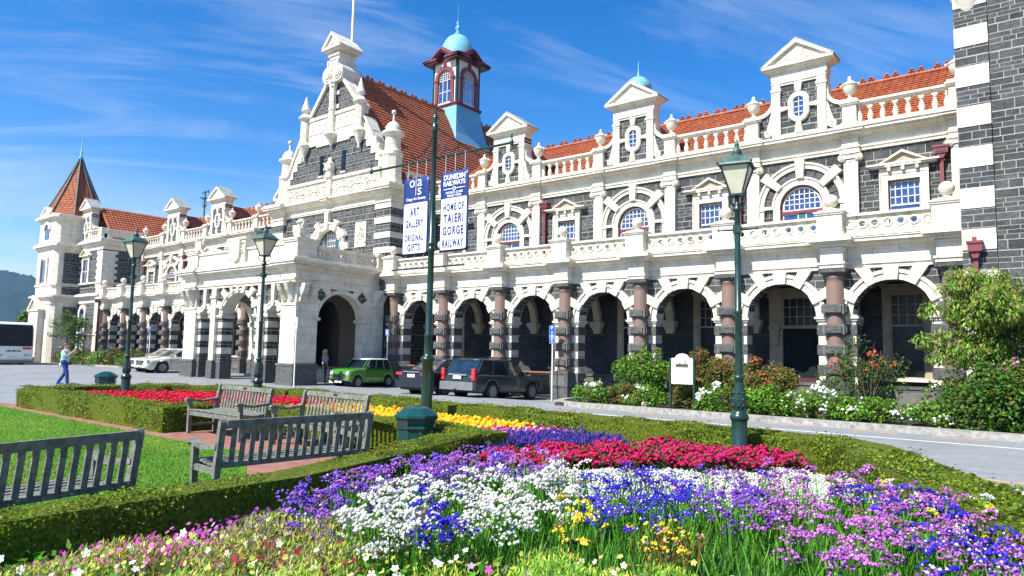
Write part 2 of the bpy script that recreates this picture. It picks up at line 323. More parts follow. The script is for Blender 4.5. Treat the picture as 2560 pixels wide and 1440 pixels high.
def shape_obj(name, V, Fq, cols, mat, parent=None, smooth=False, **k):
    """V (n,3), Fq (m,k) faces of equal size, cols (m,3) one colour per face"""
    V = np.asarray(V, np.float32); Fq = np.asarray(Fq, np.int32); me = bpy.data.meshes.new(name); kf = Fq.shape[1]
    me.vertices.add(len(V)); me.vertices.foreach_set('co', V.ravel()); me.loops.add(Fq.size); me.loops.foreach_set('vertex_index', Fq.ravel())
    me.polygons.add(len(Fq)); me.polygons.foreach_set('loop_start', np.arange(len(Fq), dtype=np.int32)*kf)
    if smooth: me.polygons.foreach_set('use_smooth', np.ones(len(Fq), bool))
    ca = me.color_attributes.new('Col', 'FLOAT_COLOR', 'CORNER')
    c4 = np.ones((len(Fq), kf, 4), np.float32); c4[:, :, :3] = np.asarray(cols, np.float32)[:, None, :]; ca.data.foreach_set('color', c4.ravel())
    me.materials.append(MC[mat]); me.update(calc_edges=True); me.validate()
    o = bpy.data.objects.new(name, me); COL.objects.link(o)
    if parent is not None: o.parent = parent
    return tag(o, **k)
rng = np.random.default_rng(5)
#PART2
# ================================================================ STATION
W_, B_ = 'white_stone', 'bluestone'
ST = empty('railway_station', (0, 0, 0), label='long bluestone railway station with white limestone dressings, arcades, gabled centre and red tiled roofs', cat='building')
BAY = 3.4524
def colx(n): return n*BAY
LX = -38.05
def ring_full(mb, cx, cz, r0, r1, y0, y1, m, n=14, ez=1): mb.ring(cx, cz, r0, r1, y0, y1, m, 0, 360, n, ez)
# ---- arcade bay pieces (x from 0 to BAY)
def arcade_wall(mb, x0, x1, zb=0.0):
    c = (x0+x1)/2; mb.wallarch(x0, x1, 3.2, 4.74, c-1.13, c+1.13, 3.2, .1, .6, B_)
def arcade_pier(mb, x, hw=.56, y0=.1, y1=.62, z0=-.2):
    mb.box(x-hw-.04, x+hw+.04, y0-.05, y1+.04, z0, 1.12, 'plinth_stone'); mb.box(x-hw-.07, x+hw+.07, y0-.08, y1+.06, 1.12, 1.2, W_)
    zs = [1.2, 1.38, 1.70, 2.02, 2.34, 2.66, 2.98, 3.1]
    for i in range(7):
        dk = i % 2 == 1; e = .035 if dk else 0
        mb.box(x-hw-e, x+hw+e, y0-e, y1+e, zs[i], zs[i+1], 'rough_bluestone' if dk else W_)
    mb.stack(x, (y0+y1)/2, [(hw+.05, (y1-y0)/2+.05, 3.1, 3.17), (hw+.1, (y1-y0)/2+.1, 3.17, 3.24), (hw+.04, (y1-y0)/2+.04, 3.24, 3.29)], W_)
def arcade_arch(mb, c, zs=3.24, r=1.13, top=4.735):
    mb.ring(c, zs, r-.01, r+.2, .04, .64, W_, n=24); mb.ring(c, zs, r+.2, r+.27, -.01, .3, W_, n=24); mb.ring(c, zs, r+.27, r+.31, .03, .3, W_, n=24)
    mb.vous(c, zs, 0, r-.03, 1.6, .34, .46, -.06, .5, W_, top)
    for t in (-28, 28): mb.vous(c, zs, t, r-.02, 1.8, .27, .40, -.04, .5, W_, top)
    for t in (-62, 62): mb.vous(c, zs, t, r-.02, r+.62, .28, .33, -.04, .5, W_)
    mb.ring(c, zs, r+.2, r+.3, -.035, .3, W_, 0, 6, 2); mb.ring(c, zs, r+.2, r+.3, -.035, .3, W_, 174, 180, 2)
def make_column():
    mb = MB(); mb.lathe([(.31, 1.2), (.33, 1.26), (.33, 1.32), (.285, 1.38), (.28, 2), (.27, 4.3), (.265, 4.42), (.30, 4.46), (.30, 4.5), (.265, 4.53)], 0, 0, 24, 'pink_granite')
    col = mb.obj('arcade_column', ST)
    mb = MB(); mb.stack(0, 0, [(.42, .42, -.2, .55), (.44, .44, .56, 1.08), (.46, .46, 1.08, 1.2)], 'rough_bluestone'); mb.box(-.30, .30, -.455, -.40, .62, 1.0, 'plinth_stone'); mb.obj('plinth', col)
    for k in range(4):
        z = 1.38+.64*k; mb = MB(); mb.box(-.325, .325, -.325, .325, z, z+.32, 'plinth_stone')
        for a in range(4):
            mb.M = Matrix.Rotation(a*math.pi/2, 4, 'Z'); mb.box(-.25, .25, -.375, -.32, z+.05, z+.27, 'rough_bluestone')
        mb.M = None; mb.obj('banded_block', col)
    mb = MB(); mb.lathe([(.265, 4.53), (.33, 4.58), (.36, 4.62)], 0, 0, 20, 'plinth_stone'); mb.stack(0, 0, [(.40, .40, 4.62, 4.74)], 'rough_bluestone'); mb.obj('capital', col)
    return col
def res_prof(mb, x, yf):   # ressaut over a column
    for hw, d, a, b in ((.36, 0, 4.745, 4.86), (.40, .04, 4.86, 4.93), (.33, -.03, 4.93, 5.33), (.37, .03, 5.33, 5.42), (.47, .13, 5.42, 5.50), (.56, .22, 5.5, 5.56), (.66, .32, 5.56, 5.66), (.60, .26, 5.66, 5.72)):
        mb.box(x-hw, x+hw, yf-d, .3, a, b, W_)
ENT = [(.62, 4.742), (.02, 4.742), (.02, 4.86), (-.03, 4.87), (-.03, 4.93), (.05, 4.94), (.05, 5.34), (-.02, 5.36), (-.08, 5.44), (-.16, 5.5), (-.16, 5.54), (-.30, 5.55), (-.30, 5.62), (-.34, 5.655), (-.28, 5.70), (.62, 5.70)]
def pierced(mb, x0, x1, y, z0=5.83, z1=6.3, th=.1, n=7):
    wd = (x1-x0)/n; r = .085; zc = (z0+z1)/2+.03
    for i in range(n):
        a, b = x0+i*wd, x0+(i+1)*wd; c = (a+b)/2; K = 8
        out = []; inn = []
        for k in range(K):
            t = 2*math.pi*(k+.5)/K; dx, dz = math.cos(t), math.sin(t); q = min((wd/2)/max(abs(dx), 1e-6), (z1-zc if dz > 0 else zc-z0)/max(abs(dz), 1e-6))
            out.append((c+dx*q, zc+dz*q)); inn.append((c+dx*r, zc+dz*r))
        cor = [(b, z1), (a, z1), (a, z0), (b, z0)]
        vs = []; fs = []
        for yy in (y-th/2, y+th/2): vs += [(p[0], yy, p[1]) for p in out]+[(p[0], yy, p[1]) for p in inn]+[(p[0], yy, p[1]) for p in cor]
        O = 2*K+4
        for k in range(K):
            k2 = (k+1) % K
            fs += [(k, k2, K+k2, K+k), (O+k, O+k2, O+K+k2, O+K+k), (K+k, K+k2, O+K+k2, O+K+k)]
        for j, k in ((0, 0), (1, 2), (2, 4), (3, 6)): fs += [(k, 2*K+j, (k+1) % K), (O+k, O+2*K+j, O+(k+1) % K)]
        mb.add(vs, fs, W_)
        ring_full(mb, c, zc, r+.015, r+.06, y-th/2-.035, y-th/2+.01, W_, 12)
        mb.ring(c, zc-.02, r+.09, r+.115, y-th/2-.02, y-th/2+.01, W_, 180, 360, 10)
def balcony_bay(c0, c1, y=-.2, left=.36, right=.36):
    mb = MB(); a, b = c0+left, c1-right
    mb.box(a, b, y-.13, y+.13, 5.704, 5.83, W_); pierced(mb, a, b, y); mb.box(a, b, y-.11, y+.11, 6.3, 6.34, W_); mb.box(a, b, y-.15, y+.15, 6.34, 6.42, W_)
    return mb.obj('pierced_balustrade', ST)
PEDM = None
def pedestal(x, y=-.28, ball=True):
    mb = MB(); mb.stack(x, y, [(.42, .34, 5.722, 5.86), (.37, .30, 5.86, 6.42), (.42, .34, 6.42, 6.47), (.45, .37, 6.47, 6.53), (.34, .28, 6.53, 6.58), (.2, .2, 6.58, 6.62)], W_)
    p = mb.obj('balcony_pedestal', ST)
    if ball:
        mb = MB(); mb.lathe([(.13, 0), (.10, .05), (.09, .09)]+[(.215*math.sin(t), .28-.215*math.cos(t)) for t in np.linspace(.45, math.pi, 12)], 0, 0, 20, W_)
        b = mb.obj('ball_finial', p); b.location = (x, y, 6.62)
    return p
def build_arcade(xs, first=None):
    wl = MB(); en = MB(); pr_ = MB()
    x_a, x_b = xs[0]-.6, xs[-1]+.6
    for i in range(len(xs)-1):
        arcade_wall(wl, xs[i], xs[i+1]); mb = MB(); arcade_arch(mb, (xs[i]+xs[i+1])/2); mb.obj('arcade_arch', ST)
    for x in xs: res_prof(en, x, -.42); mb = MB(); arcade_pier(mb, x); mb.obj('arcade_pier', ST)
    wl.obj('arcade_wall', ST)
    for i in range(len(xs)-1): en.pr(ENT, 'x', xs[i]+.33, xs[i+1]-.33, W_)
    en.obj('entablature', ST)
    for i in range(len(xs)-1): balcony_bay(xs[i], xs[i+1])
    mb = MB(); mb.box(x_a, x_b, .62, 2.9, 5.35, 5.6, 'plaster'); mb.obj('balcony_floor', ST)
    # transverse ribs inside the arcade
    for x in xs:
        mb = MB(); mb.M = Matrix.Translation((x, 1.62, 0)) @ Matrix.Rotation(math.pi/2, 4, 'Z')
        mb.ring(0, 3.3, 0.78, .98, -.16, .16, 'rib_stone', n=18, ez=1.35); mb.M = None
        mb.stack(x, 2.5, [(.2, .14, 2.95, 3.05), (.25, .2, 3.05, 3.15), (.28, .24, 3.15, 3.3), (.16, .1, 2.8, 2.95)], 'rib_stone'); mb.obj('vault_rib', ST)
C0 = make_column(); cols = [C0]
RX = [colx(n) for n in range(-1, 7)]; RX[-1] = 20.45
LXs = [LX+BAY*i for i in range(7)]
C0.location = (RX[0], 0, 0)
for x in RX[1:]+LXs: copy_tree(C0, ST, (x, 0, 0))
build_arcade(RX); build_arcade(LXs)
for x in RX[1:-1]+LXs[:5]: pedestal(x)
pedestal(20.42); pedestal(-3.42)
# ---- ground floor back wall, windows and doors under the arcade
mb = MB()
mb.box(-3.9, 20.8, 2.6, 3.1, -.2, 5.6, 'shaded_bluestone'); mb.box(-38.5, -14.6, 2.6, 3.1, -.2, 5.6, 'shaded_bluestone')
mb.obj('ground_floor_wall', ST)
mb = MB()
for a, b in ((-3.9, 20.8), (-38.5, -14.6)):
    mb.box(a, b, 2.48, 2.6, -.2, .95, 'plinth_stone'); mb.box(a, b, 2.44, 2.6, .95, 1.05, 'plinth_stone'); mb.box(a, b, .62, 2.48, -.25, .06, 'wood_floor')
mb.obj('wall_plinth', ST)
def sash(parent, wd, z0, z1, y, cols_, zt, mat_f='window_white', glass='window_glass', lower=1, name='sash_frame', rows=2, loc=None, extra=True):
    mb = MB(); h = wd/2; t = .05
    mb.box(-h, -h+t, y, y+.06, z0, z1, mat_f); mb.box(h-t, h, y, y+.06, z0, z1, mat_f); mb.box(-h+t, h-t, y, y+.06, z0, z0+t, mat_f); mb.box(-h+t, h-t, y, y+.06, z1-t, z1, mat_f)
    mb.box(-h+t, h-t, y-.01, y+.06, zt-.03, zt+.03, mat_f)
    for i in range(1, cols_): x = -h+wd*i/cols_; mb.box(x-.014, x+.014, y+.01, y+.05, zt+.03, z1-t, mat_f)
    for j in range(1, rows): z = zt+(z1-zt)*j/rows; mb.box(-h+t, h-t, y+.012, y+.048, z-.014, z+.014, mat_f)
    f = mb.obj(name, parent, loc); mb = MB(); mb.box(-h+.02, h-.02, y+.03, y+.036, z0+.02, z1-.02, glass); mb.obj('pane', parent, loc); return f
def back_window(x):
    mb = MB(); mb.box(-.74, -.5, 2.5, 2.62, 1.3, 4.35, 'tan_stone'); mb.box(.5, .74, 2.5, 2.62, 1.3, 4.35, 'tan_stone'); mb.box(-.5, .5, 2.5, 2.62, 4.12, 4.35, 'tan_stone')
    mb.box(-.85, .85, 2.40, 2.62, 1.2, 1.3, W_); mb.box(-.8, .8, 2.46, 2.62, 4.35, 4.45, 'tan_stone')
    o = mb.obj('arcade_window', ST, (x, 0, 0)); sash(o, 1.0, 1.3, 4.12, 2.54, 4, 3.05, 'tan_stone', 'dark_glass', rows=3); return o
BW = back_window(RX[0]+BAY/2)
for x in [RX[i]+BAY/2 for i in (1, 2, 3, 4)]+[18.85]+[LXs[i]+BAY/2 for i in range(6)]: copy_tree(BW, ST, (x, 0, 0))
def back_door(x):
    mb = MB(); mb.box(-1.1, -.62, 2.45, 2.62, 0, 4.1, 'tan_stone'); mb.box(.62, 1.1, 2.45, 2.62, 0, 4.1, 'tan_stone'); mb.box(-1.15, 1.15, 2.42, 2.62, 4.1, 4.45, 'tan_stone')
    for s in (-1, 1): mb.stack(s*.86, 2.38, [(.2, .16, 2.9, 3.05), (.15, .12, 2.6, 2.9), (.11, .1, 2.35, 2.6)], 'tan_stone')
    o = mb.obj('doorway', ST, (x, 0, 0)); mb = MB(); mb.box(-.62, .62, 2.5, 2.58, 0, 2.95, 'door_dark'); mb.box(-.5, .5, 2.485, 2.5, .25, 1.2, 'maroon_dark'); mb.obj('door', o)
    sash(o, 1.24, 2.97, 4.1, 2.5, 5, 3.05, 'tan_stone', 'dark_glass', name='fanlight', rows=3)
back_door(15.45)
# ---- upper floor
UE = [(3.1, 9.2), (2.5, 9.2), (2.5, 9.3), (2.46, 9.31), (2.46, 9.38), (2.54, 9.39), (2.54, 9.68), (2.46, 9.7), (2.40, 9.76), (2.26, 9.8), (2.26, 9.84), (2.12, 9.85), (2.12, 9.92), (2.07, 9.96), (2.12, 10.02), (2.3, 10.1), (3.1, 10.1)]
def up_res(mb, x):
    for hw, yf, a, b in ((.29, 2.38, 9.2, 9.31), (.33, 2.34, 9.31, 9.38), (.27, 2.40, 9.38, 9.68), (.31, 2.33, 9.68, 9.76), (.4, 2.22, 9.76, 9.85), (.5, 2.06, 9.85, 9.93), (.53, 2.02, 9.93, 9.98), (.46, 2.08, 9.98, 10.11)): mb.box(x-hw, x+hw, yf, 2.7, a, b, W_)
def make_pilaster():
    mb = MB(); mb.box(-.23, .23, 2.44, 2.62, 5.6, 8.9, W_); mb.box(-.28, .28, 2.40, 2.62, 5.6, 5.95, W_); mb.box(-.25, .25, 2.42, 2.62, 8.84, 8.88, W_)
    p = mb.obj('ionic_pilaster', ST); mb = MB(); mb.box(-.26, .26, 2.38, 2.62, 8.93, 9.08, W_); mb.box(-.33, .33, 2.33, 2.62, 9.1, 9.2, W_); mb.box(-.28, .28, 2.36, 2.6, 9.06, 9.1, W_)
    for s in (-1, 1):
        for r, y in ((.13, 2.36), (.085, 2.33), (.045, 2.31)): mb.M = Matrix.Translation((s*.27, 0, 8.98)); mb.pr([(r*math.cos(t), r*math.sin(t)) for t in np.linspace(0, 2*math.pi, 15)[:-1]], 'y', y, 2.6, W_)
        mb.M = None
    mb.obj('volute_capital', p); return p
def make_arched():
    root = MB(); o = root
    zs = 7.5; mb = MB(); mb.ring(0, zs, .75, 1.0, 2.50, 2.85, W_, n=28); mb.ring(0, zs, .97, 1.03, 2.46, 2.7, W_, n=28)
    mb.ring(0, zs, 1.34, 1.5, 2.50, 2.7, W_, n=32); mb.ring(0, zs, 1.5, 1.57, 2.45, 2.7, W_, n=32)
    for t, r1 in ((0, 1.69), (-48, 1.78), (48, 1.78)): mb.vous(0, zs, t, .98, r1, .24, .34, 2.40, 2.7, W_, 9.195 if t == 0 else None)
    for s in (-1, 1):
        mb.box(s*.75, s*1.0, 2.50, 2.85, 5.6, zs, W_); mb.box(s*1.34, s*1.5, 2.5, 2.7, 5.6, zs-.1, W_); mb.box(s*1.31, s*1.56, 2.46, 2.7, zs-.1, zs+.02, W_); mb.box(s*.75, s*1.34, 2.49, 2.7, zs-.07, zs+.05, W_)
    for k in range(11):
        t = 180/11*(k+.5); 
        if abs(t-90) < 12 or abs(abs(t-90)-48) < 9: continue
        mb.vous(0, zs, 90-t, 1.035, 1.335, .26, .36, 2.57, 2.7, 'rough_bluestone')
    o = mb.obj('arched_window', ST)
    mb = MB(); mb.ring(0, zs, .69, .75, 2.62, 2.72, 'maroon', n=24); mb.box(-.75, -.69, 2.62, 2.72, 5.9, zs, 'maroon'); mb.box(.69, .75, 2.62, 2.72, 5.9, zs, 'maroon'); mb.box(-.69, .69, 2.6, 2.72, 7.22, 7.32, 'maroon')
    mb.box(-.12, .12, 2.64, 2.72, 5.9, 7.22, 'teal_paint')
    mb.ring(0, zs, .63, .69, 2.65, 2.71, 'window_white', n=24); mb.box(-.69, -.63, 2.65, 2.71, 7.32, zs, 'window_white'); mb.box(.63, .69, 2.65, 2.71, 7.32, zs, 'window_white'); mb.box(-.63, .63, 2.652, 2.71, 7.32, 7.37, 'window_white')
    for x in np.linspace(-.63, .63, 8)[1:-1]: h = math.sqrt(.65**2-x*x); mb.box(x-.014, x+.014, 2.66, 2.7, 7.37, zs+h, 'window_white')
    for z in (zs+.07, zs+.25, zs+.43): h = math.sqrt(.65**2-(z-zs)**2); mb.box(-h, h, 2.663, 2.697, z-.013, z+.013, 'window_white')
    for s in (-1, 1): mb.box(s*.12, s*.16, 2.655, 2.71, 5.95, 7.22, 'window_white'); mb.box(s*.65, s*.69, 2.655, 2.71, 5.95, 7.22, 'window_white'); mb.box(s*.16, s*.65, 2.655, 2.71, 7.18, 7.22, 'window_white')
    mb.obj('window_frame', o)
    mb = MB(); mb.pr([(-.7, 5.95), (.7, 5.95)]+[(.7*math.cos(t), zs+.7*math.sin(t)) for t in np.linspace(0, math.pi, 17)], 'y', 2.68, 2.69, 'window_glass'); mb.obj('pane', o)
    return o
def ped_tri(mb, x0, x1, z0, z1, yf, yb, t=.09, m=W_, mid='tan_stone', side=None):
    """small pediment: raking cornice ring + recessed tympanum"""
    c = (x0+x1)/2; k = (z1-z0)/((x1-x0)/2); L = math.hypot(1, k)
    mb.pr([(x0, z0), (x1, z0), (x1, z0+t), (x0, z0+t)], 'y', yf, yb, m)
    zt = z0+t
    for s in (-1, 1):
        xe = x0 if s < 0 else x1
        mb.pr([(xe, zt+.002), (c, z1), (c, z1-t*L), (xe-s*(t*1.6), zt+.002)] if s < 0 else [(xe, zt+.002), (xe-s*(t*1.6), zt+.002), (c, z1-t*L), (c, z1)], 'y', yf-.02, yb, m)
    mb.pr([(x0+t, zt), (x1-t, zt), (c, z1-t*L+.02)], 'y', yf+.1, yb-.01, mid or m)
def make_rectwin():
    mb = MB()
    for s in (-1, 1): mb.box(s*.48, s*.7, 2.5, 2.85, 5.6, 8.2, W_); mb.box(s*.7, s*.74, 2.46, 2.62, 5.6, 8.2, W_)
    mb.box(-.48, .48, 2.5, 2.85, 8.0, 8.2, W_); mb.box(-.74, .74, 2.48, 2.62, 8.2, 8.42, W_)
    for s in (-.42, .42, 0): mb.box(s-.05, s+.05, 2.36, 2.5, 8.3, 8.42, W_)
    mb.box(-1.0, 1.0, 2.34, 2.62, 8.44, 8.5, W_); mb.box(-1.08, -.55, 2.28, 2.62, 8.5, 8.56, W_); mb.box(.55, 1.08, 2.28, 2.62, 8.5, 8.56, W_)
    ped_tri(mb, -.72, .72, 8.503, 8.98, 2.32, 2.62, .07, W_, 'tan_stone')
    o = mb.obj('pedimented_window', ST); sash(o, .96, 6.0, 7.99, 2.66, 5, 7.15, rows=3); mb = MB(); mb.box(-.48, -.45, 2.62, 2.70, 6, 8, 'maroon'); mb.box(.45, .48, 2.62, 2.7, 6, 8, 'maroon'); mb.box(-.45, .45, 2.62, 2.7, 7.965, 8, 'maroon'); mb.obj('window_surround', o); return o
def urn_mesh():
    mb = MB(); mb.stack(0, 0, [(.27, .27, 0, .08)], W_)
    mb.lathe([(.13, .08), (.16, .12), (.07, .2), (.06, .26), (.12, .32), (.2, .42), (.235, .55), (.24, .62), (.27, .64), (.27, .68), (.2, .70), (.15, .76), (.07, .82), (.06, .86), (.075, .9), (.045, .96), (.0, 1.0)], 0, 0, 20, W_)
    for s in (-1, 1): mb.lathe([(0, -.05), (.05, -.03), (.055, 0), (.05, .03), (0, .05)], s*.29, 0, 8, W_, cz=.66)
    return mb
URN = None
def roof_urn(x, y=2.62, z=11.0):
    global URN
    mb = MB(); mb.stack(x, y, [(.27, .26, 10.105, 10.25), (.23, .22, 10.25, 10.88), (.29, .28, 10.88, 10.93), (.33, .32, 10.93, 11.0)], W_)
    p = mb.obj('parapet_pedestal', ST)
    if URN is None: URN = urn_mesh().mesh('urn')
    u = bpy.data.objects.new('urn', URN); COL.objects.link(u); u.parent = p; u.location = (x, y, z)
def balus_mesh(a, b, n, y=2.62, z0=10.22, z1=10.86, arch=True):
    mb = MB(); wd = (b-a)/n; H = z1-z0
    mb.box(a, b, y-.15, y+.15, z0-.12, z0, W_); mb.box(a, b, y-.14, y+.14, z1, z1+.04, W_); mb.box(a, b, y-.18, y+.18, z1+.04, z1+.12, W_)
    P = [(.085, 0), (.085, .04), (.06, .06), (.10, .16), (.105, .22), (.07, .34), (.05, .42), (.05, .46), (.08, .48), (.08, .52)]
    for i in range(n+1):
        x = a+i*wd; x = min(max(x, a+.05), b-.05)
        mb.lathe([(r, z*H/.68) for r, z in P], x, y, 8, W_, cz=z0)
    if arch:
        for i in range(n):
            c = a+(i+.5)*wd; r = wd/2-.07
            mb.wallarch(c-wd/2+.001, c+wd/2-.001, z0+.52*H/.68, z1, c-r, c+r, z0+.52*H/.68, y-.08, y+.08, W_, ez=.95, n=8)
    return mb
def make_dormer():
    # origin: bay centre x=0, absolute y,z
    mb = MB(); yb, yf = 3.0, 2.5
    mb.box(-.86, .86, yf+.02, yb, 10.1, 12.35, B_)
    for s in (-1, 1):   # low curved side walls
        pts = [(s*.86, 10.1), (s*1.5, 10.1), (s*1.5, 10.98)]+[(s*(1.5-.62*math.sin(t)), 11.62-.62*math.cos(t)) for t in np.linspace(.05, math.pi/2, 8)]+[(s*.86, 11.62)]
        mb.pr(pts, 'y', yf+.1, yb-.06, B_)
    o = mb.obj('roof_gablet', ST)
    mb = MB()
    for s in (-1, 1):
        mb.box(s*.66, s*.96, yf-.08, yb+.03, 10.1, 12.35, W_); mb.box(s*.62, s*1.0, yf-.12, yb+.05, 11.9, 12.0, W_); mb.box(s*.64, s*.98, yf-.1, yb+.04, 11.8, 11.86, W_)
        cv = [(s*(1.52-.64*math.sin(t)), 11.62-.62*math.cos(t)) for t in np.linspace(0, math.pi/2, 9)]; cv2 = [(s*(1.52-.50*math.sin(t)), 11.62-.48*math.cos(t)) for t in np.linspace(math.pi/2, 0, 9)]
        mb.pr(cv+[(x, z) for x, z in [(s*1.02, 11.9)]+cv2[0:]], 'y', yf+.02, yb-.03, W_)
        mb.M = Matrix.Translation((s*1.14, 0, 10.36)); mb.pr([(.15*math.cos(t), .15*math.sin(t)) for t in np.linspace(0, 2*math.pi, 15)[:-1]], 'y', yf-.03, yf+.15, W_); mb.M = None
        ring_full(mb, s*1.14, 10.36, .05, .10, yf-.06, yf, W_, 12)
        mb.pr([(s*1.0, 10.3), (s*1.2, 10.48), (s*1.10, 10.8), (s*1.0, 11.2), (s*.96, 11.2), (s*.96, 10.3)], 'y', yf-.02, yf+.15, W_)
    mb.box(-.66, .66, yf-.06, yb, 10.1, 10.22, W_); mb.box(-.96, .96, yf-.06, yb+.02, 12.12, 12.36, W_); mb.box(-.99, .99, yf-.10, yb+.05, 12.2, 12.25, W_)
    mb.box(-1.0, 1.0, yf-.04, yb+.02, 12.36, 12.66, W_)
    mb.obj('side_pilasters', o)
    mb = MB(); cz = 11.2
    mb.ring(0, cz, .25, .38, yf-.09, yf+.1, W_, 0, 180, 12); mb.M = Matrix.Translation((0, 0, 0))
    mb = MB(); n = 28; pts = []
    def oval(r, h, k=n): return [(r*math.cos(2*math.pi*i/k), cz+(h if math.sin(2*math.pi*i/k) > 0 else -h if math.sin(2*math.pi*i/k) < 0 else 0)+r*math.sin(2*math.pi*i/k)) for i in range(k)]
    for r0, r1, y0 in ((.2, .36, yf-.10), (.34, .385, yf-.06)):
        a, b = oval(r0, .2), oval(r1, .2); vs = [(x, y0, z) for x, z in a]+[(x, y0, z) for x, z in b]+[(x, yf+.2, z) for x, z in b]+[(x, yf+.2, z) for x, z in a]
        mb.add(vs, [(k*n+i, k*n+(i+1) % n, ((k+1) % 4)*n+(i+1) % n, ((k+1) % 4)*n+i) for k in range(4) for i in range(n)], W_)
    mb.pr([(-.09, 11.78), (.09, 11.78), (.14, 12.12), (-.14, 12.12)], 'y', yf-.12, yf+.1, W_); mb.pr([(-.08, 10.62), (.08, 10.62), (.14, 10.22), (-.14, 10.22)], 'y', yf-.12, yf+.1, W_)
    for s in (-1, 1): mb.pr([(s*.36, cz-.05), (s*.36, cz+.05), (s*.66, cz+.09), (s*.66, cz-.09)], 'y', yf-.1, yf+.1, W_)
    w_ = mb.obj('oval_window', o)
    mb = MB(); mb.pr(oval(.2, .2), 'y', yf-.02, yf-.012, 'window_glass'); mb.obj('pane', w_)
    mb = MB(); mb.box(-.011, .011, yf-.045, yf-.02, cz-.4, cz+.4, 'window_white')
    for z in (-.2, 0, .2): mb.box(-.2, .2, yf-.043, yf-.02, cz+z-.011, cz+z+.011, 'window_white')
    ov = oval(.2, .2); ov2 = oval(.175, .2)
    mb.add([(x, yf-.046, z) for x, z in ov]+[(x, yf-.046, z) for x, z in ov2], [(i, (i+1) % n, n+(i+1) % n, n+i) for i in range(n)], 'window_white')
    mb.obj('glazing_bars', w_)
    mb = MB(); z0 = 12.66
    mb.box(-1.08, 1.08, yf-.12, yb+.06, z0, z0+.06, W_); mb.box(-1.16, 1.16, yf-.2, yb+.1, z0+.06, z0+.12, W_)
    ped_tri(mb, -1.28, 1.28, z0+.12, 13.72, yf-.3, yb+.16, .11, W_, W_)
    for s in (-1, 1): mb.pr([(s*1.32, z0+.22), (0, 13.78), (0, 13.74), (s*1.32, z0+.18)], 'y', yf-.32, yb+.2, 'lead_roof')
    for i in range(26):    # carved foliage in the tympanum
        a = rnd.uniform(-1, 1); x = a*.75; z = z0+.27+rnd.random()*(.52*(1-abs(a))); r = rnd.uniform(.035, .06)
        mb.lathe([(r, 0), (r*.8, .03), (0, .05)], 0, 0, 6, W_) if False else mb.add(*blob((x, yf-.205, z), r), W_, True)
    mb.obj('pediment', o)
    mb = MB()   # little tiled roof running back from the gablet
    mb.pr([(-.98, 11.5), (0, 12.5), (.98, 11.5)], 'y', yb+.0, 7.2, 'tile'); mb.obj('gablet_roof', o)
    return o
def blob(c, r, sq=(1, .6, 1)):
    vs = [(c[0]+a*r*sq[0], c[1]+b*r*sq[1], c[2]+d*r*sq[2]) for a, b, d in ((1, 0, 0), (-1, 0, 0), (0, 1, 0), (0, -1, 0), (0, 0, 1), (0, 0, -1))]
    return vs, [(0, 2, 4), (2, 1, 4), (1, 3, 4), (3, 0, 4), (2, 0, 5), (1, 2, 5), (3, 1, 5), (0, 3, 5)]
def make_pipe():
    mb = MB(); mb.box(-.055, .055, 2.42, 2.53, 5.6, 8.5, 'maroon'); mb.box(-.1, .1, 2.4, 2.55, 8.42, 8.5, 'maroon'); mb.pr([(-.06, 8.5), (.06, 8.5), (.16, 8.66), (-.16, 8.66)], 'y', 2.34, 2.58, 'maroon')
    mb.box(-.2, .2, 2.30, 2.6, 8.66, 8.86, 'maroon'); mb.box(-.24, .24, 2.27, 2.61, 8.86, 8.93, 'maroon'); mb.box(-.15, .15, 2.285, 2.3, 8.70, 8.82, 'maroon_dark')
    for z in (6.6, 7.6): mb.box(-.085, .085, 2.4, 2.6, z, z+.06, 'maroon')
    return mb.obj('downpipe', ST)
PIL = make_pilaster(); AW = make_arched(); RW = make_rectwin(); DM = make_dormer(); DP = make_pipe()
used = {}
def place(o, x, y=0, z=0):
    if o.name not in used: used[o.name] = 1; o.location = (x, y, z); return o
    return copy_tree(o, ST, (x, y, z))
def upper_floor(xs, arched, pipes):
    wl = MB(); en = MB(); bands = MB()
    for i in range(len(xs)-1):
        a, b = xs[i], xs[i+1]; c = (a+b)/2
        if i in arched:
            wl.wallarch(a, b, 5.6, 9.2, c-.76, c+.76, 7.5, 2.6, 3.0, B_); place(AW, c)
        else:
            wl.box(a, c-.5, 2.6, 3.0, 5.6, 9.2, B_); wl.box(c+.5, b, 2.6, 3.0, 5.6, 9.2, B_); wl.box(c-.5, c+.5, 2.6, 3.0, 8.05, 9.2, B_); place(RW, c)
        en.pr(UE, 'x', a+.25, b-.25, W_)
        if i in pipes: place(DP, c+pipes[i])
    for x in xs: place(PIL, x); up_res(en, x); roof_urn(x)
    wl.obj('upper_wall', ST); en.obj('cornice', ST)
    for i in range(len(xs)-1):
        c = (xs[i]+xs[i+1])/2
        if i in arched: place(DM, c)
        else: balus_mesh(xs[i]+.25, xs[i+1]-.25, 7).obj('parapet_balustrade', ST)
upper_floor([colx(0), colx(1), colx(2), colx(3), colx(4), colx(5), 20.5], (0, 2, 4), {1: -1.2, 3: 1.2, 5: 1.12})
upper_floor(LXs[:-1], (1, 3), {0: -1.2, 2: -1.2, 4: -1.2})
# short bay next to the central block
mb = MB(); mb.box(-3.9, 0, 2.6, 3.0, 5.6, 9.2, B_); mb.obj('upper_wall', ST)
mb = MB(); mb.pr(UE, 'x', -3.9, -.25, W_); mb.obj('cornice', ST); balus_mesh(-3.6, -.25, 7).obj('parapet_balustrade', ST); place(RW, -1.75)
mb = MB(); mb.box(LXs[5], -14.4, 2.6, 3.0, 5.6, 10.1, B_); mb.obj('upper_wall', ST); balus_mesh(LXs[5]+.25, -14.6, 12).obj('parapet_balustrade', ST)
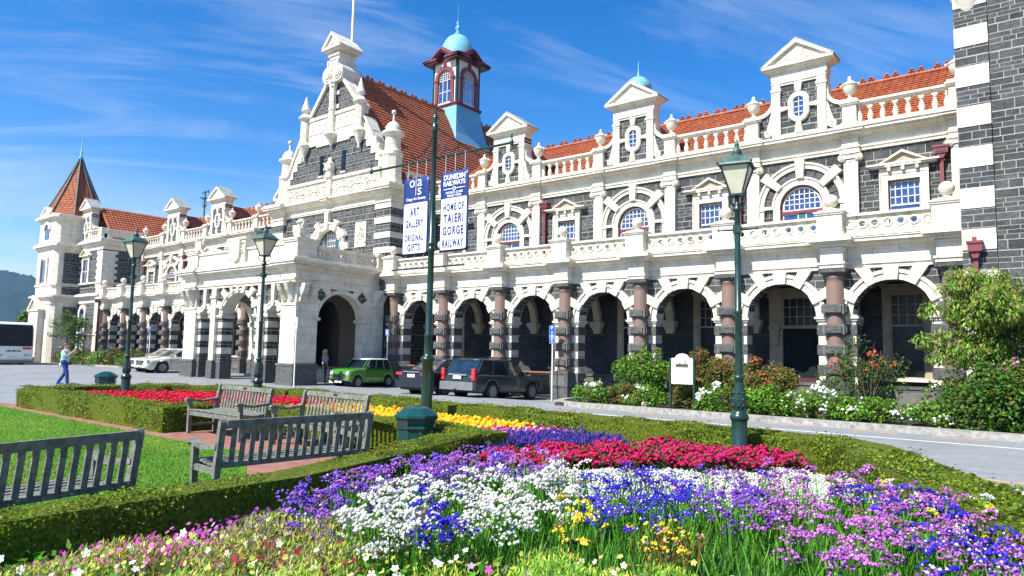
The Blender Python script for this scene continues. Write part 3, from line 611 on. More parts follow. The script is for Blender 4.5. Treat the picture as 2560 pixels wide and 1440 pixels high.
# ---- tiled roofs with stepped courses
def tile_slope(mb, x0, x1, ye, ze, yr, zr, n, th=.05):
    """slope rising from the eave line (ye,ze) to the ridge (yr,zr), extruded along x"""
    dy, dz = (yr-ye)/n, (zr-ze)/n; L = math.hypot(dy, dz); ny, nz = -dz/L, dy/L; nz = abs(nz); ny = -abs(ny) if yr > ye else abs(ny)
    pts = []
    for i in range(n):
        pts.append((ye+dy*i+ny*th, ze+dz*i+nz*th)); pts.append((ye+dy*(i+1), ze+dz*(i+1)))
    pts += [(yr, zr-.2), (ye, ze-.2)]
    mb.pr(pts, 'x', x0, x1, 'tile')
def crest(mb, p0, p1, step=.9, m='tile'):
    p0, p1 = Vector(p0), Vector(p1); L = (p1-p0).length; d = (p1-p0)/L; nn = int(L/step)
    mb.tube([p0, p1], .09, 'tile', 8)
    for i in range(nn):
        for k in (-.16, .16):
            c = p0+d*(step*(i+.5)+k); q = Vector((d.x*.1, d.y*.1, 0))
            for a, h in ((-1, .14), (1, .14), (0, .24)):
                vs, fs = blob((c.x+q.x*a*.6, c.y+q.y*a*.6, c.z+h), .09, (1, 1, 1)); mb.add(vs, fs, m)
for x0, x1 in ((-4.3, 21.0), (-39, -14.2)):
    mb = MB(); tile_slope(mb, x0, x1, 2.95, 10.0, 7.5, 13.3, 22); tile_slope(mb, x0, x1, 12.0, 10.0, 7.5, 13.28, 14); r_ = mb.obj('wing_roof', ST)
    mb = MB(); crest(mb, (x0, 7.5, 13.36), (x1, 7.5, 13.36)); mb.obj('ridge_crest', r_)
mb = MB()
for x in (-4.0, 20.9, -39.0, -14.3): mb.box(x-.12, x+.12, 3, 12, 5.6, 10.05, B_)
mb.box(-39, 20.9, 11.8, 12.1, 0, 10.0, B_); mb.obj('rear_wall', ST)
# small copper cupola on the right wing and weather vane on the left wing
def cupola2(x, y):
    mb = MB(); mb.pr([(-1.35, 0), (1.35, 0), (.62, 2.1), (-.62, 2.1)], 'y', -.62, .62, 'copper_seamed')
    vs = [(-1.35, -1.35, 0), (1.35, -1.35, 0), (1.35, 1.35, 0), (-1.35, 1.35, 0), (-.62, -.62, 2.1), (.62, -.62, 2.1), (.62, .62, 2.1), (-.62, .62, 2.1)]
    mb = MB(); mb.add(vs, [(0, 1, 5, 4), (1, 2, 6, 5), (2, 3, 7, 6), (3, 0, 4, 7), (4, 5, 6, 7)], 'copper_seamed'); o = mb.obj('small_cupola', ST, (x, y, 12.6))
    mb = MB(); mb.box(-.55, .55, -.55, .55, 2.1, 3.0, 'teal_paint')
    for s in (0, 1, 2, 3): mb.M = Matrix.Rotation(s*math.pi/2, 4, 'Z'); mb.box(-.35, .35, -.57, -.55, 2.2, 2.9, 'dark_glass')
    mb.M = None; mb.obj('lantern_stage', o)
    mb = MB(); mb.stack(0, 0, [(.78, .78, 2.98, 3.06), (.9, .9, 3.06, 3.16), (.72, .72, 3.16, 3.26)], 'maroon_dark'); mb.obj('eaves', o)
    mb = MB(); mb.lathe([(.66, 3.26), (.72, 3.4), (.68, 3.62), (.55, 3.86), (.32, 4.05), (.1, 4.12), (.06, 4.16), (.03, 4.5), (.01, 5.0)], 0, 0, 16, 'copper_scales'); mb.obj('dome', o)
cupola2(5.55, 8.6)
mb = MB(); mb.tube([(0, 0, 0), (0, 0, 2.6)], .06, 'iron'); mb.tube([(-.45, 0, 1.9), (.45, 0, 1.9)], .045, 'iron'); mb.tube([(0, -.45, 1.9), (0, .45, 1.9)], .045, 'iron')
mb.tube([(-.5, 0, 2.45), (.5, 0, 2.45)], .03, 'iron'); mb.pr([(.28, 2.45), (.62, 2.65), (.62, 2.3), (.45, 2.45)], 'y', -.015, .015, 'iron'); mb.pr([(-.6, 2.45), (-.4, 2.56), (-.4, 2.34)], 'y', -.015, .015, 'iron')
for s in (-1, 1):
    mb.tube([(0, 0, 1.0), (s*.35, 0, 1.25), (s*.38, 0, 1.55), (s*.12, 0, 1.6)], .03, 'iron', 6)
mb.lathe([(0, 1.15), (.12, 1.25), (0, 1.4)], 0, 0, 8, 'iron'); mb.obj('weather_vane', ST, (-37.9, 7.5, 13.4))
#PART3
# ---- central gabled block (front plane y=0) centred on GX
GX = -9.15; GL, GR = -14.4, -3.9
mb = MB()
mb.wallarch(GL, GR, 5.6, 9.75, GX-1.45, GX+1.45, 7.35, 0, .45, B_); mb.box(GR-.45, GR, .45, 14.2, 0, 9.75, B_); mb.box(GL, GL+.45, .45, 14.2, 0, 9.75, B_)
mb.box(GL, GR, 13.8, 14.2, 0, 12, B_)
# gable wall in dark stone
H = [(GX-4.3, 11.4), (GX+4.3, 11.4), (GX+4.3, 12.2), (GX+2.75, 14.1), (GX+2.3, 15.2), (GX+.42, 17.6), (GX-.42, 17.6), (GX-2.3, 15.2), (GX-2.75, 14.1), (GX-4.3, 12.2)]
mb.pr(H, 'y', 0.05, .5, B_); mb.obj('gable_wall', ST)
for x0, x1 in ((GL-.08, GL+1.05), (GR-1.05, GR+.08)):
    mb = MB(); z = 5.6; k = 0
    while z < 9.35:
        h = .47 if k % 2 == 0 else .31; e = 0 if k % 2 == 0 else .06
        mb.box(x0-e, x1+e, -.18-e, .95+e, z, min(z+h, 9.4), B_ if k % 2 == 0 else W_); z += h; k += 1
    xc = (x0+x1)/2; mb.stack(xc, .38, [(.60, .62, 9.4, 9.5), (.66, .68, 9.5, 9.58), (.6, .6, 9.58, 9.8), (.66, .66, 9.8, 9.9)], W_); mb.obj('quoin_pier', ST)
mb = MB()
P = [(.5, 9.55), (-.06, 9.55), (-.06, 9.62), (-.1, 9.63), (-.1, 9.7), (-.03, 9.71), (-.03, 9.98), (-.1, 10.0), (-.2, 10.08), (-.35, 10.12), (-.35, 10.18), (-.45, 10.22), (-.45, 10.3), (-.2, 10.38), (.5, 10.38)]
mb.pr(P, 'x', GL, GR, W_)
mb.M = Matrix.Translation((GR, 0, 0)) @ Matrix.Rotation(math.pi/2, 4, 'Z'); mb.pr(P, 'x', 0, 3.4, W_); mb.M = None
for x in (GL+.48, GR-.48): mb.stack(x, .3, [(.68, .72, 9.9, 10.0), (.8, .86, 10.0, 10.1), (.95, 1.0, 10.1, 10.2), (1.0, 1.06, 10.2, 10.32), (.9, .95, 10.32, 10.42)], W_)
mb.box(GX-.16, GX+.16, -.16, 0, 9.3, 9.6, W_); mb.stack(GX, -.1, [(.3, .4, 10.12, 10.22), (.36, .46, 10.22, 10.33)], W_)
mb.obj('gable_cornice', ST)
# carved frieze over the cornice
mb = MB(); mb.box(GX-4.2, GX+4.2, -.06, .4, 10.38, 11.35, W_); mb.box(GX-4.25, GX+4.25, -.16, .4, 11.35, 11.5, W_); mb.box(GX-.2, GX+.2, -.2, .4, 10.38, 11.35, W_)
for s in (-1, 1):
    for q in range(6):
        cx = GX+s*(.62+q*.64); cz = 10.86
        for j in range(16):
            t = j*.62; r = .06+.27*j/16; mb.add(*blob((cx+math.cos(t)*r*1.05, -.08, cz+math.sin(t)*r*1.2*(1 if q % 2 else -1)), .07+.02*rnd.random(), (1, .9, 1)), W_, True)
        mb.add(*blob((cx, -.1, cz), .1), W_, True)
        for j in range(5): mb.add(*blob((cx+rnd.uniform(-.33, .33), -.07, cz+rnd.choice((-1, 1))*rnd.uniform(.3, .4)), .06), W_, True)
mb.obj('carved_frieze', ST)
# stepped white margins, raking copings
mb = MB()
for s in (-1, 1):
    z = 11.5
    for k, (xi, xo) in enumerate(((4.0, 4.35), (3.75, 4.35), (3.35, 4.0), (2.95, 3.75), (2.5, 3.4))):
        mb.box(GX+s*xi, GX+s*xo, -.005-k*.001, .42, z, z+.44, W_); z += .44
    mb.pr([(GX+s*4.35, 12.1), (GX+s*2.7, 14.25), (GX+s*2.55, 14.1), (GX+s*3.4, 12.9), (GX+s*4.05, 12.1)], 'y', -.03, .44, W_)
    mb.pr([(GX+s*4.4, 12.15), (GX+s*4.4, 12.3), (GX+s*4.12, 12.4), (GX+s*2.9, 14.5), (GX+s*2.74, 14.5), (GX+s*4.1, 12.15)], 'y', -.12, .62, W_)
    mb.pr([(GX+s*2.45, 15.25), (GX+s*.5, 17.55), (GX+s*.38, 17.4), (GX+s*2.24, 15.2)], 'y', -.10, .62, W_)
mb.box(GX-2.45, GX+2.45, -.04, .45, 13.62, 15.22, W_); mb.box(GX-2.5, GX+2.5, -.12, .5, 15.1, 15.28, W_); mb.box(GX-2.5, GX+2.5, -.08, .5, 14.28, 14.34, W_)
mb.box(GX-1.5, GX+1.5, -.035, .4, 13.5, 13.622, W_)
mb.obj('gable_dressings', ST)
mb = MB()
for s in (-1, 1):
    mb.box(GX+s*.35, GX+s*2.2, -.06, .2, 14.4, 15.06, W_)
    for q in range(3):
        cx = GX+s*(.66+q*.6); cz = 14.73
        for j in range(12): t = j*.7; r = .04+.2*j/12; mb.add(*blob((cx+math.cos(t)*r, -.07, cz+math.sin(t)*r), .055, (1, .8, 1)), W_, True)
mb.obj('carved_panels', ST)
for s in (-1, 1): mb = MB(); mb.box(GX+s*.85, GX+s*1.15, .0, .08, 11.75, 12.95, 'dark_glass'); mb.box(GX+s*.8, GX+s*1.22, -.04, .1, 11.66, 11.75, W_); mb.obj('slit_window', ST)
mb = MB(); mb.stack(GX, -.05, [(.3, .25, 11.5, 11.65), (.22, .2, 11.65, 11.8)], W_); mb.lathe([(.2, 0), (.3, .15), (.34, .4), (.2, .55), (.12, .7), (.14, .8), (0, .9)], GX, -.1, 12, W_, cz=11.8)
for i in range(14): mb.add(*blob((GX+rnd.uniform(-.34, .34), -.3, 11.9+rnd.random()*.5), .08), W_, True)
mb.obj('gable_urn', ST)
# central shaft with scroll, block and pediment at the top of the gable
mb = MB()
mb.lathe([(.0, -.75), (.05, -.7), (.08, -.62), (.16, -.5), (.34, -.12), (.42, -.08), (.42, 0), (.3, .06)], GX, -.12, 14, W_, cz=14.0)
mb.lathe([(.24, 0), (.2, .12), (.2, 1.3), (.23, 1.33), (.23, 1.42), (.2, 1.45), (.2, 2.6), (.25, 2.68), (.25, 2.8), (.3, 2.9), (.3, 3.0)], GX, -.14, 8, W_, cz=14.05, smooth=False, ph=R(22.5))
for z in (15.5, 16.3): mb.box(GX-.42, GX+.42, -.03, .1, z, z+.22, W_)
for s in (-1, 1):
    for r, y in ((.5, -.22), (.36, -.27), (.24, -.32), (.12, -.36)):
        mb.M = Matrix.Translation((GX+s*.42, 0, 17.5)); mb.pr([(r*math.cos(t), r*math.sin(t)) for t in np.linspace(0, 2*math.pi, 25)[:-1]], 'y', y, 1.1, W_)
        if r > .2: ring_full(mb, 0, 0, r-.06, r, y-.03, y, W_, 24)
    mb.M = None
mb.box(GX-.45, GX+.45, -.2, 1.0, 17.3, 18.25, W_); mb.box(GX-.34, GX+.34, -.26, 0, 17.75, 18.3, W_); mb.box(GX-.52, GX+.52, -.26, 1.05, 18.25, 18.34, W_)
for s in (-1, 1): mb.box(GX+s*.42, GX+s*.50, -.27, 0, 17.85, 18.25, W_)
mb.box(GX-.42, GX+.42, -.14, .95, 18.34, 18.85, W_); mb.box(GX-.5, GX+.5, -.22, 1.0, 18.6, 18.68, W_)
mb.box(GX-.72, GX+.72, -.36, 1.1, 18.85, 18.95, W_)
ped_tri(mb, GX-.85, GX+.85, 18.95, 19.95, -.45, 1.2, .12, W_, W_)
mb.add(*blob((GX, -.36, 19.25), .16), W_, True)
mb.obj('gable_crown', ST)
mb = MB(); mb.tube([(GX+.05, 1.0, 17.6), (GX+.05, 1.0, 27)], .1, 'window_white', 12, .06); mb.obj('flagpole', ST)
def cone_pinnacle():
    mb = MB(); mb.lathe([(0, -2.35), (.06, -2.3), (.08, -2.2), (.05, -2.1), (.14, -1.95), (.2, -1.75), (.34, -1.45), (.38, -1.4), (.38, -1.33), (.31, -1.28), (.28, -1.15)], 0, 0, 16, W_, cz=15.2)
    mb.lathe([(.27, -1.2), (.26, .2), (.3, .24), (.3, .3)], 0, 0, 8, W_, cz=15.2, smooth=False, ph=R(22.5))
    mb.lathe([(.3, .3), (.4, .34), (.42, .4), (.36, .46), (.28, .5), (.26, .6), (.1, .68), (.09, .74), (.22, .80), (.27, .86), (.25, .92), (.02, 1.72), (0, 1.75)], 0, 0, 18, W_, cz=15.1); return mb.obj('cone_pinnacle', ST)
CP = cone_pinnacle(); CP.location = (GX+2.45, -.12, -.1); copy_tree(CP, ST, (GX-2.55, -.12, -.1))
def dome_turret():
    mb = MB(); mb.lathe([(.6, 10.38), (.6, 10.75), (.54, 10.8), (.54, 12.0), (.6, 12.05)], 0, 0, 8, W_, smooth=False, ph=R(22.5))
    mb.lathe([(.52, 12.05), (.56, 12.12), (.5, 12.2), (.54, 12.26), (.46, 12.32), (.42, 12.4), (.41, 13.05), (.45, 13.1), (.58, 13.18), (.62, 13.24), (.6, 13.3), (.42, 13.34), (.42, 13.42), (.4, 13.6), (.3, 13.78), (.15, 13.88), (.09, 13.92), (.06, 13.96), (.05, 14.3)], 0, 0, 20, W_)
    mb.lathe([(.13*math.sin(t), 14.42-.13*math.cos(t)) for t in np.linspace(.2, math.pi, 8)], 0, 0, 12, W_); return mb.obj('domed_turret', ST)
DT = dome_turret(); DT.location = (GR-.5, .3, 0); copy_tree(DT, ST, (GL+.6, .3, 0))
mb = MB(); ped_tri(mb, GL-.95, GL+.05, 11.0, 11.7, .3, 1.4, .1, W_, 'tan_stone'); mb.box(GL-.8, GL, .35, 1.3, 10.1, 11.0, W_); mb.box(GL-.75, GL-.05, .34, .5, 9.2, 10.1, B_); mb.obj('side_pediment', ST)
# big arched window of the central block
mb = MB(); zs = 7.35
mb.ring(GX, zs, 1.2, 1.55, -.12, .5, W_, n=32); mb.ring(GX, zs, 1.5, 1.6, -.18, .2, W_, n=32)
for t in (0, -30, 30, -60, 60): mb.vous(GX, zs, t, 1.22, 1.82 if t else 2.15, .24, .36, -.24, .2, W_)
for s in (-1, 1): mb.box(GX+s*1.2, GX+s*1.55, -.12, .5, 5.6, zs, W_); mb.box(GX+s*1.5, GX+s*1.95, -.2, .2, zs-.02, zs+.3, W_)
AW2 = mb.obj('great_window', ST)
mb = MB(); mb.ring(GX, zs, 1.12, 1.2, .2, .3, 'teal_paint', n=28)
for x in (-.52, .52): mb.box(GX+x-.09, GX+x+.09, .18, .3, 5.7, zs+1.03, 'teal_paint')
mb.box(GX-1.2, GX+1.2, .14, .3, 7.16, 7.30, 'maroon')
for a, b in ((-1.15, -.61), (-.43, .43), (.61, 1.15)):
    for x in (a, b): mb.box(GX+x-.03, GX+x+.03, .22, .3, 5.7, zs+math.sqrt(max(.01, 1.15**2-x*x)), 'window_white')
    k = 4 if b-a < .7 else 5
    for i in range(1, k): x = a+(b-a)*i/k; mb.box(GX+x-.013, GX+x+.013, .24, .29, 5.7, zs+math.sqrt(max(.01, 1.15**2-x*x)), 'window_white')
    for z in (5.95, 6.25, 6.55, 6.85, 7.12, 7.35, 7.65, 7.95, 8.25):
        h = 1.14 if z < zs else math.sqrt(1.14**2-(z-zs)**2); aa, bb = max(a, -h), min(b, h)
        if bb > aa+.05: mb.box(GX+aa, GX+bb, .243, .287, z-.013, z+.013, 'window_white')
mb.obj('window_frame', AW2)
mb = MB(); mb.pr([(GX-1.18, 5.65), (GX+1.18, 5.65)]+[(GX+1.18*math.cos(t), zs+1.18*math.sin(t)) for t in np.linspace(0, math.pi, 25)], 'y', .27, .28, 'window_glass'); mb.obj('pane', AW2)
for s in (-1, 1):
    mb = MB(); mb.box(GX+s*2.35, GX+s*3.25, -.05, .1, 7.35, 8.7, W_)
    for i in range(26): mb.add(*blob((GX+s*2.8+rnd.gauss(0, .14), -.08, 8.05+rnd.gauss(0, .25)), rnd.uniform(.05, .1)), W_, True)
    mb.obj('carved_plaque', ST)
# side of the central block (first floor balustrade and cornice, facing right)
mb = balus_mesh(.9, 3.3, 5, y=0, z0=10.5, z1=11.15); 
for i, v in enumerate(mb.v): mb.v[i] = (GR+.02-v[1]*1, v[0], v[2])
mb.box(GR-.2, GR+.2, .9, 3.3, 10.38, 10.5, W_); mb.obj('side_balustrade', ST)
# central roof
def tile_slope_y(mb, y0, y1, xe, ze, xr, zr, n, th=.06):
    dx, dz = (xr-xe)/n, (zr-ze)/n; L = math.hypot(dx, dz); nx = abs(dz)/L*(1 if xe > xr else -1); nz = abs(dx)/L; pts = []
    for i in range(n): pts.append((xe+dx*i+nx*th, ze+dz*i+nz*th)); pts.append((xe+dx*(i+1), ze+dz*(i+1)))
    pts += [(xr, zr-.2), (xe, ze-.2)]; mb.pr(pts, 'y', y0, y1, 'tile')
mb = MB(); tile_slope_y(mb, .5, 14.2, GX+5.15, 10.4, GX, 17.9, 36); tile_slope_y(mb, .5, 14.2, GX-5.15, 10.4, GX, 17.88, 36); ro = mb.obj('central_roof', ST)
mb = MB(); crest(mb, (GX, 1.1, 17.95), (GX, 8.9, 17.95)); crest(mb, (GX, 11.1, 17.95), (GX, 14.2, 17.95)); mb.obj('ridge_crest', ro)
# main cupola
CU = empty('x'); bpy.data.objects.remove(CU)
cx, cy, hw = GX-.05, 10.0, 1.12
mb = MB(); lv = [(2.6, 13.2), (2.2, 14.2), (1.82, 15.2), (1.5, 16.2), (1.28, 17.2), (1.18, 18.2)]
vs = []; fs = []
for h, z in lv: vs += [(-h, -h, z), (h, -h, z), (h, h, z), (-h, h, z)]
for j in range(len(lv)-1):
    for i in range(4): fs.append((j*4+i, j*4+(i+1) % 4, j*4+4+(i+1) % 4, j*4+4+i))
front = [f for k, f in enumerate(fs) if k % 4 in (0, 2)]; side = [f for k, f in enumerate(fs) if k % 4 in (1, 3)]
mb.add(vs, front, 'copper_scales'); mb.add(vs, side, 'copper_seamed'); mb.add(vs[-4:], [(0, 1, 2, 3)], 'maroon'); mb.add(vs[:4], [(0, 1, 2, 3)], 'maroon')
cu = mb.obj('copper_cupola', ST, (cx, cy, 0))
mb = MB(); mb.stack(0, 0, [(1.22, 1.22, 18.19, 18.3), (1.28, 1.28, 18.3, 18.38)], 'maroon'); 
for k in range(4):
    mb.M = Matrix.Rotation(k*math.pi/2, 4, 'Z'); mb.wallarch(-hw+.1, hw-.1, 18.38, 21.4, -.62, .62, 20.2, -hw, -hw+.1, 'window_white', n=16)
    mb.ring(0, 20.2, .6, .86, -hw-.09, -hw+.05, 'maroon', n=20)
    for s in (-1, 1): mb.box(s*.6, s*.86, -hw-.09, -hw+.05, 18.38, 20.2, 'maroon'); mb.box(s*.56, s*.92, -hw-.14, -hw+.02, 20.08, 20.22, 'maroon')
    mb.box(-.62, .62, -hw-.02, -hw+.08, 18.38, 18.55, 'window_white'); mb.box(-.1, .1, -hw-.14, -hw+.02, 21.0, 21.3, 'maroon')
    mb.box(-hw-.02, -hw+.14, -hw-.02, -hw+.14, 18.38, 21.4, 'post_green')
mb.M = None; ws = mb.obj('window_stage', cu)
mb = MB()
for k in range(4):
    mb.M = Matrix.Rotation(k*math.pi/2, 4, 'Z'); y0, y1 = -hw+.02, -hw+.06; zs = 20.2
    for x in (-.58, -.2, .2, .58): mb.box(x-.022, x+.022, y0, y1, 18.55, 20.1, 'window_white')
    for z in (19.3, 20.1): mb.box(-.6, .6, y0, y1, z-.02, z+.02, 'window_white')
    mb.ring(0, zs, .56, .62, y0, y1, 'window_white', n=16); mb.box(-.6, -.56, y0, y1, 20.0, zs, 'window_white'); mb.box(.56, .6, y0, y1, 20, zs, 'window_white')
    for x in np.linspace(-.6, .6, 7)[1:-1]: mb.box(x-.014, x+.014, y0+.005, y1-.005, 20.1, zs+math.sqrt(.36-x*x), 'window_white')
    for z in (20.26, 20.42, 20.58): h = math.sqrt(.36-(z-zs)**2); mb.box(-h, h, y0+.006, y1-.006, z-.013, z+.013, 'window_white')
mb.M = None; mb.obj('glazing_bars', ws)
mb = MB()
for k in range(4): mb.M = Matrix.Rotation(k*math.pi/2, 4, 'Z'); mb.box(-.58, .58, -hw+.035, -hw+.04, 18.55, 20.7, 'clear_glass')
mb.M = None; mb.obj('pane', ws)
mb = MB()   # wavy eaves: a raised gable centre on each side
for k in range(4):
    mb.M = Matrix.Rotation(k*math.pi/2, 4, 'Z')
    for o_, dz, m_ in ((1.58, .0, 'maroon_dark'), (1.66, .12, 'maroon'), (1.5, .24, 'maroon')):
        L = [(-o_, 21.32), (-.85, 21.42), (-.35, 21.78), (0, 21.98), (.35, 21.78), (.85, 21.42), (o_, 21.32)]
        mb.pr([(x, z+dz) for x, z in L]+[(x, z+dz+.125) for x, z in L[::-1]], 'y', -o_, -.4, m_)
mb.M = None; mb.box(-1.2, 1.2, -1.2, 1.2, 21.36, 21.7, 'maroon_dark'); mb.obj('eaves', cu)
mb = MB(); mb.lathe([(1.12, 21.7), (1.14, 22.1), (1.12, 22.4), (1.04, 22.8), (.88, 23.15), (.65, 23.45), (.35, 23.65), (.1, 23.73), (.1, 23.8)], 0, 0, 28, 'copper_scales'); dm = mb.obj('dome', cu)
mb = MB(); mb.lathe([(.16, 23.75), (.2, 23.85), (.1, 23.95), (.12, 24.05), (.2, 24.2), (.12, 24.35), (.07, 24.45), (.14, 24.58), (.05, 24.7), (.045, 25.2), (.07, 25.25), (.03, 25.3), (.012, 26.0)], 0, 0, 12, 'copper_seamed'); mb.obj('finial', dm)
# ---- portico
PX0, PX1, PY = -14.5, -4.25, -5.2; PC = (PX0+PX1)/2
PZ = .2
def jamb(mb, x0, x1, y0, y1, e=0.0):
    mb.box(x0-.03, x1+.03, y0-.03, y1+.03, -.1, 1.2, 'rough_bluestone'); mb.box(x0-.05, x1+.05, y0-.05, y1+.05, 1.08, 1.2, 'plinth_stone')
    z = 1.2; k = 0
    while z < 3.35:
        z2 = min(z+.33, 3.35); d = k % 2 == 0; mb.box(x0-(.02 if d else 0), x1+(.02 if d else 0), y0-(.02 if d else 0), y1+(.02 if d else 0), z, z2, B_ if d else W_); z = z2; k += 1
    mb.box(x0-.06, x1+.06, y0-.08, y1+.06, 3.35, 3.42, W_); mb.box(x0-.1, x1+.1, y0-.12, y1+.1, 3.42, 3.5, W_)
def corbel(mb, x, y, z1=4.85):
    pts = [(y, z1), (y-.42, z1), (y-.42, z1-.1), (y-.36, z1-.3), (y-.2, z1-.52), (y-.12, z1-.8), (y, z1-.86)]
    mb.pr(pts, 'x', x-.13, x+.13, W_)
    for q in (-.07, 0, .07): mb.pr([(a-.02 if a < y-.01 else a, b) for a, b in pts[1:]], 'x', x+q-.015, x+q+.015, W_)
def pent(mb, x0, x1, y):
    for d, a, b in ((0, 4.9, 5.02), (.05, 5.02, 5.1), (-.05, 5.1, 5.5), (.04, 5.5, 5.58), (.16, 5.62, 5.7), (.3, 5.7, 5.8), (.36, 5.8, 5.9), (.22, 5.9, 6.0)): mb.box(x0-d, x1+d, y-d, y+.5, a, b, W_)
    n = int((x1-x0)/.16)
    for i in range(n): x = x0+(i+.5)*(x1-x0)/n; mb.box(x-.045, x+.045, y-.12, y, 5.58, 5.66, W_)
pw = MB(); pa = MB(); pj = MB()
ya, yb = PY+.18, PY+.75
# front wall pieces
segs = [(-3.95, -1.95, -3.15, .5, 3.4), (-1.95, 1.95, 0, 1.5, 3.35), (1.95, 3.95, 3.15, .5, 3.4)]
pw.M = pa.M = pj.M = None
for a, b, c, r, zs in segs:
    pw.wallarch(PC+a, PC+b, 3.4, 4.9, PC+c-r, PC+c+r, 3.4 if r < 1 else 3.4, ya, yb, B_, ez=1 if r < 1 else .82)
    ez = 1 if r < 1 else .82
    pa.ring(PC+c, 3.4, r-.01, r+.14, ya-.06, yb+.04, W_, n=24, ez=ez); pa.ring(PC+c, 3.4, r+.14, r+.24, ya-.1, ya+.2, W_, n=24, ez=ez)
    if r > 1:
        for t in (0, -22, 22, -46, 46, -70, 70):
            pa.vous(PC+c, 3.4, t, (r-.02)*(.82+.18*abs(math.sin(R(t)))), 2.2 if abs(t) < 40 else 1.98, .2, .34, ya-.16, yb, W_, 4.895 if abs(t) < 40 else None)
    else:
        for t in (0, -60, 60): pa.vous(PC+c, 3.4, t, r-.02, 1.5 if t == 0 else r+.45, .18, .3, ya-.16, yb, W_, 4.895 if t == 0 else None)
for s in (-1, 1):
    for a, b in ((1.5, 1.95), (2.4, 2.65), (3.65, 3.95)):
        x0, x1 = sorted((PC+s*a, PC+s*b)); pj = MB(); jamb(pj, x0, x1, ya, yb); pj.obj('portico_jamb', ST)
pw.obj('portico_front_wall', ST); pa.obj('portico_arches', ST)
for s in (-1, 1):
    mb = MB(); x0, x1 = sorted((PC+s*1.95, PC+s*2.4)); mb.box(x0, x1, PY, yb, 1.2, 4.9, W_); mb.box(x0-.05, x1+.05, PY-.06, yb+.05, 4.4, 4.5, W_); mb.box(x0-.06, x1+.06, PY-.06, yb+.06, -.1, 1.2, 'rough_bluestone'); mb.box(x0-.1, x1+.1, PY-.1, yb+.1, -.1, .35, 'plinth_stone'); mb.obj('portico_pilaster', ST)
    mb = MB(); x0, x1 = sorted((PC+s*3.95, PC+s*5.12)); mb.box(x0, x1, PY, PY+1.15, 1.2, 4.9, W_); mb.box(x0-.07, x1+.07, PY-.07, PY+1.2, -.1, 1.2, 'rough_bluestone'); mb.box(x0-.11, x1+.11, PY-.11, PY+1.24, -.1, .35, 'plinth_stone'); mb.box(x0-.1, x1+.1, PY-.1, PY+1.22, 1.1, 1.21, 'plinth_stone')
    xc = (x0+x1)/2
    for q in (-.28, .28): corbel(mb, xc+q, PY+.01)
    mb.box(x0-.04, x1+.04, PY-.05, PY+.1, 3.86, 3.98, W_); mb.box(x0-.02, x1+.02, PY-.45, PY+.02, 4.84, 4.9, W_); mb.obj('portico_pier', ST)
# right side and left side of the portico
for s, X in ((1, PX1), (-1, PX0)):
    M = Matrix.Translation((X, 0, 0)) @ Matrix.Rotation(s*math.pi/2, 4, 'Z')
    a0, a1 = PY+1.02, -.2
    if s < 0: a0, a1 = -a1, -a0
    c = -2.66*s; mb = MB(); mb.M = M
    mb.wallarch(a0, a1, 3.3, 4.9, c-1.35, c+1.35, 3.3, .02, .6, W_, ez=.92, n=28)
    for q in (-1, 1):
        b0, b1 = (a0, c-1.35) if q < 0 else (c+1.35, a1)
        mb.box(b0, b1, .02, .6, 1.2, 3.3, W_); mb.box(b0-.05, b1+.05, -.05, .66, -.1, 1.2, 'rough_bluestone'); mb.box(b0-.06, b1+.06, -.08, .7, 1.05, 1.2, 'plinth_stone'); mb.box(c+q*1.35-q*.12, c+q*1.35+q*.45, -.05, .64, 3.2, 3.34, W_)
    for t in (-48, -18, 18, 48): mb.vous(c, 3.3, t, 1.42, 1.72 if abs(t) < 20 else 1.85, .42, .5, .012, .1, 'bluestone', 4.72 if abs(t) < 20 else None)
    mb.ring(c, 3.3, 1.34, 1.42, -.02, .62, W_, n=28, ez=.92)
    mb.box((a1 if s > 0 else a0)-.5, (a1 if s > 0 else a0)+.1, -.06, .3, 1.2, 4.9, W_); 
    for q in (-.3, .05): corbel(mb, (a1-.15+q) if s > 0 else (a0+.15-q), .0)
    for q in (.25, .8): corbel(mb, (PY+q) if s > 0 else (-PY-q), .0)
    mb.M = None; mb.obj('portico_side_wall', ST)
mb = MB(); pent(mb, PX0, PX1, PY)
for s in (-1, 1):
    x0, x1 = sorted((PC+s*3.95, PC+s*5.125)); 
    for d, a, b in ((.02, 4.9, 5.03), (.1, 5.03, 5.11), (.0, 5.11, 5.5), (.1, 5.5, 5.6), (.22, 5.6, 5.7), (.38, 5.7, 5.8), (.44, 5.8, 5.9), (.3, 5.9, 6.02)): mb.box(x0-d, x1+d, PY-.1-d, PY+1.2, a, b, W_)
    M = Matrix.Translation(((PX1 if s > 0 else PX0), 0, 0)) @ Matrix.Rotation(s*math.pi/2, 4, 'Z'); mb.M = M; a, b = (PY+1.2, -.3) if s > 0 else (.3, -PY-1.2)
    pent(mb, a, b, 0); mb.M = None
mb.box(PX0+.3, PX1-.3, PY+.4, 0, 4.9, 5.1, 'plaster'); mb.box(PX0+.2, PX1-.2, PY+.3, 0, 5.5, 5.62, W_); mb.obj('portico_entablature', ST)
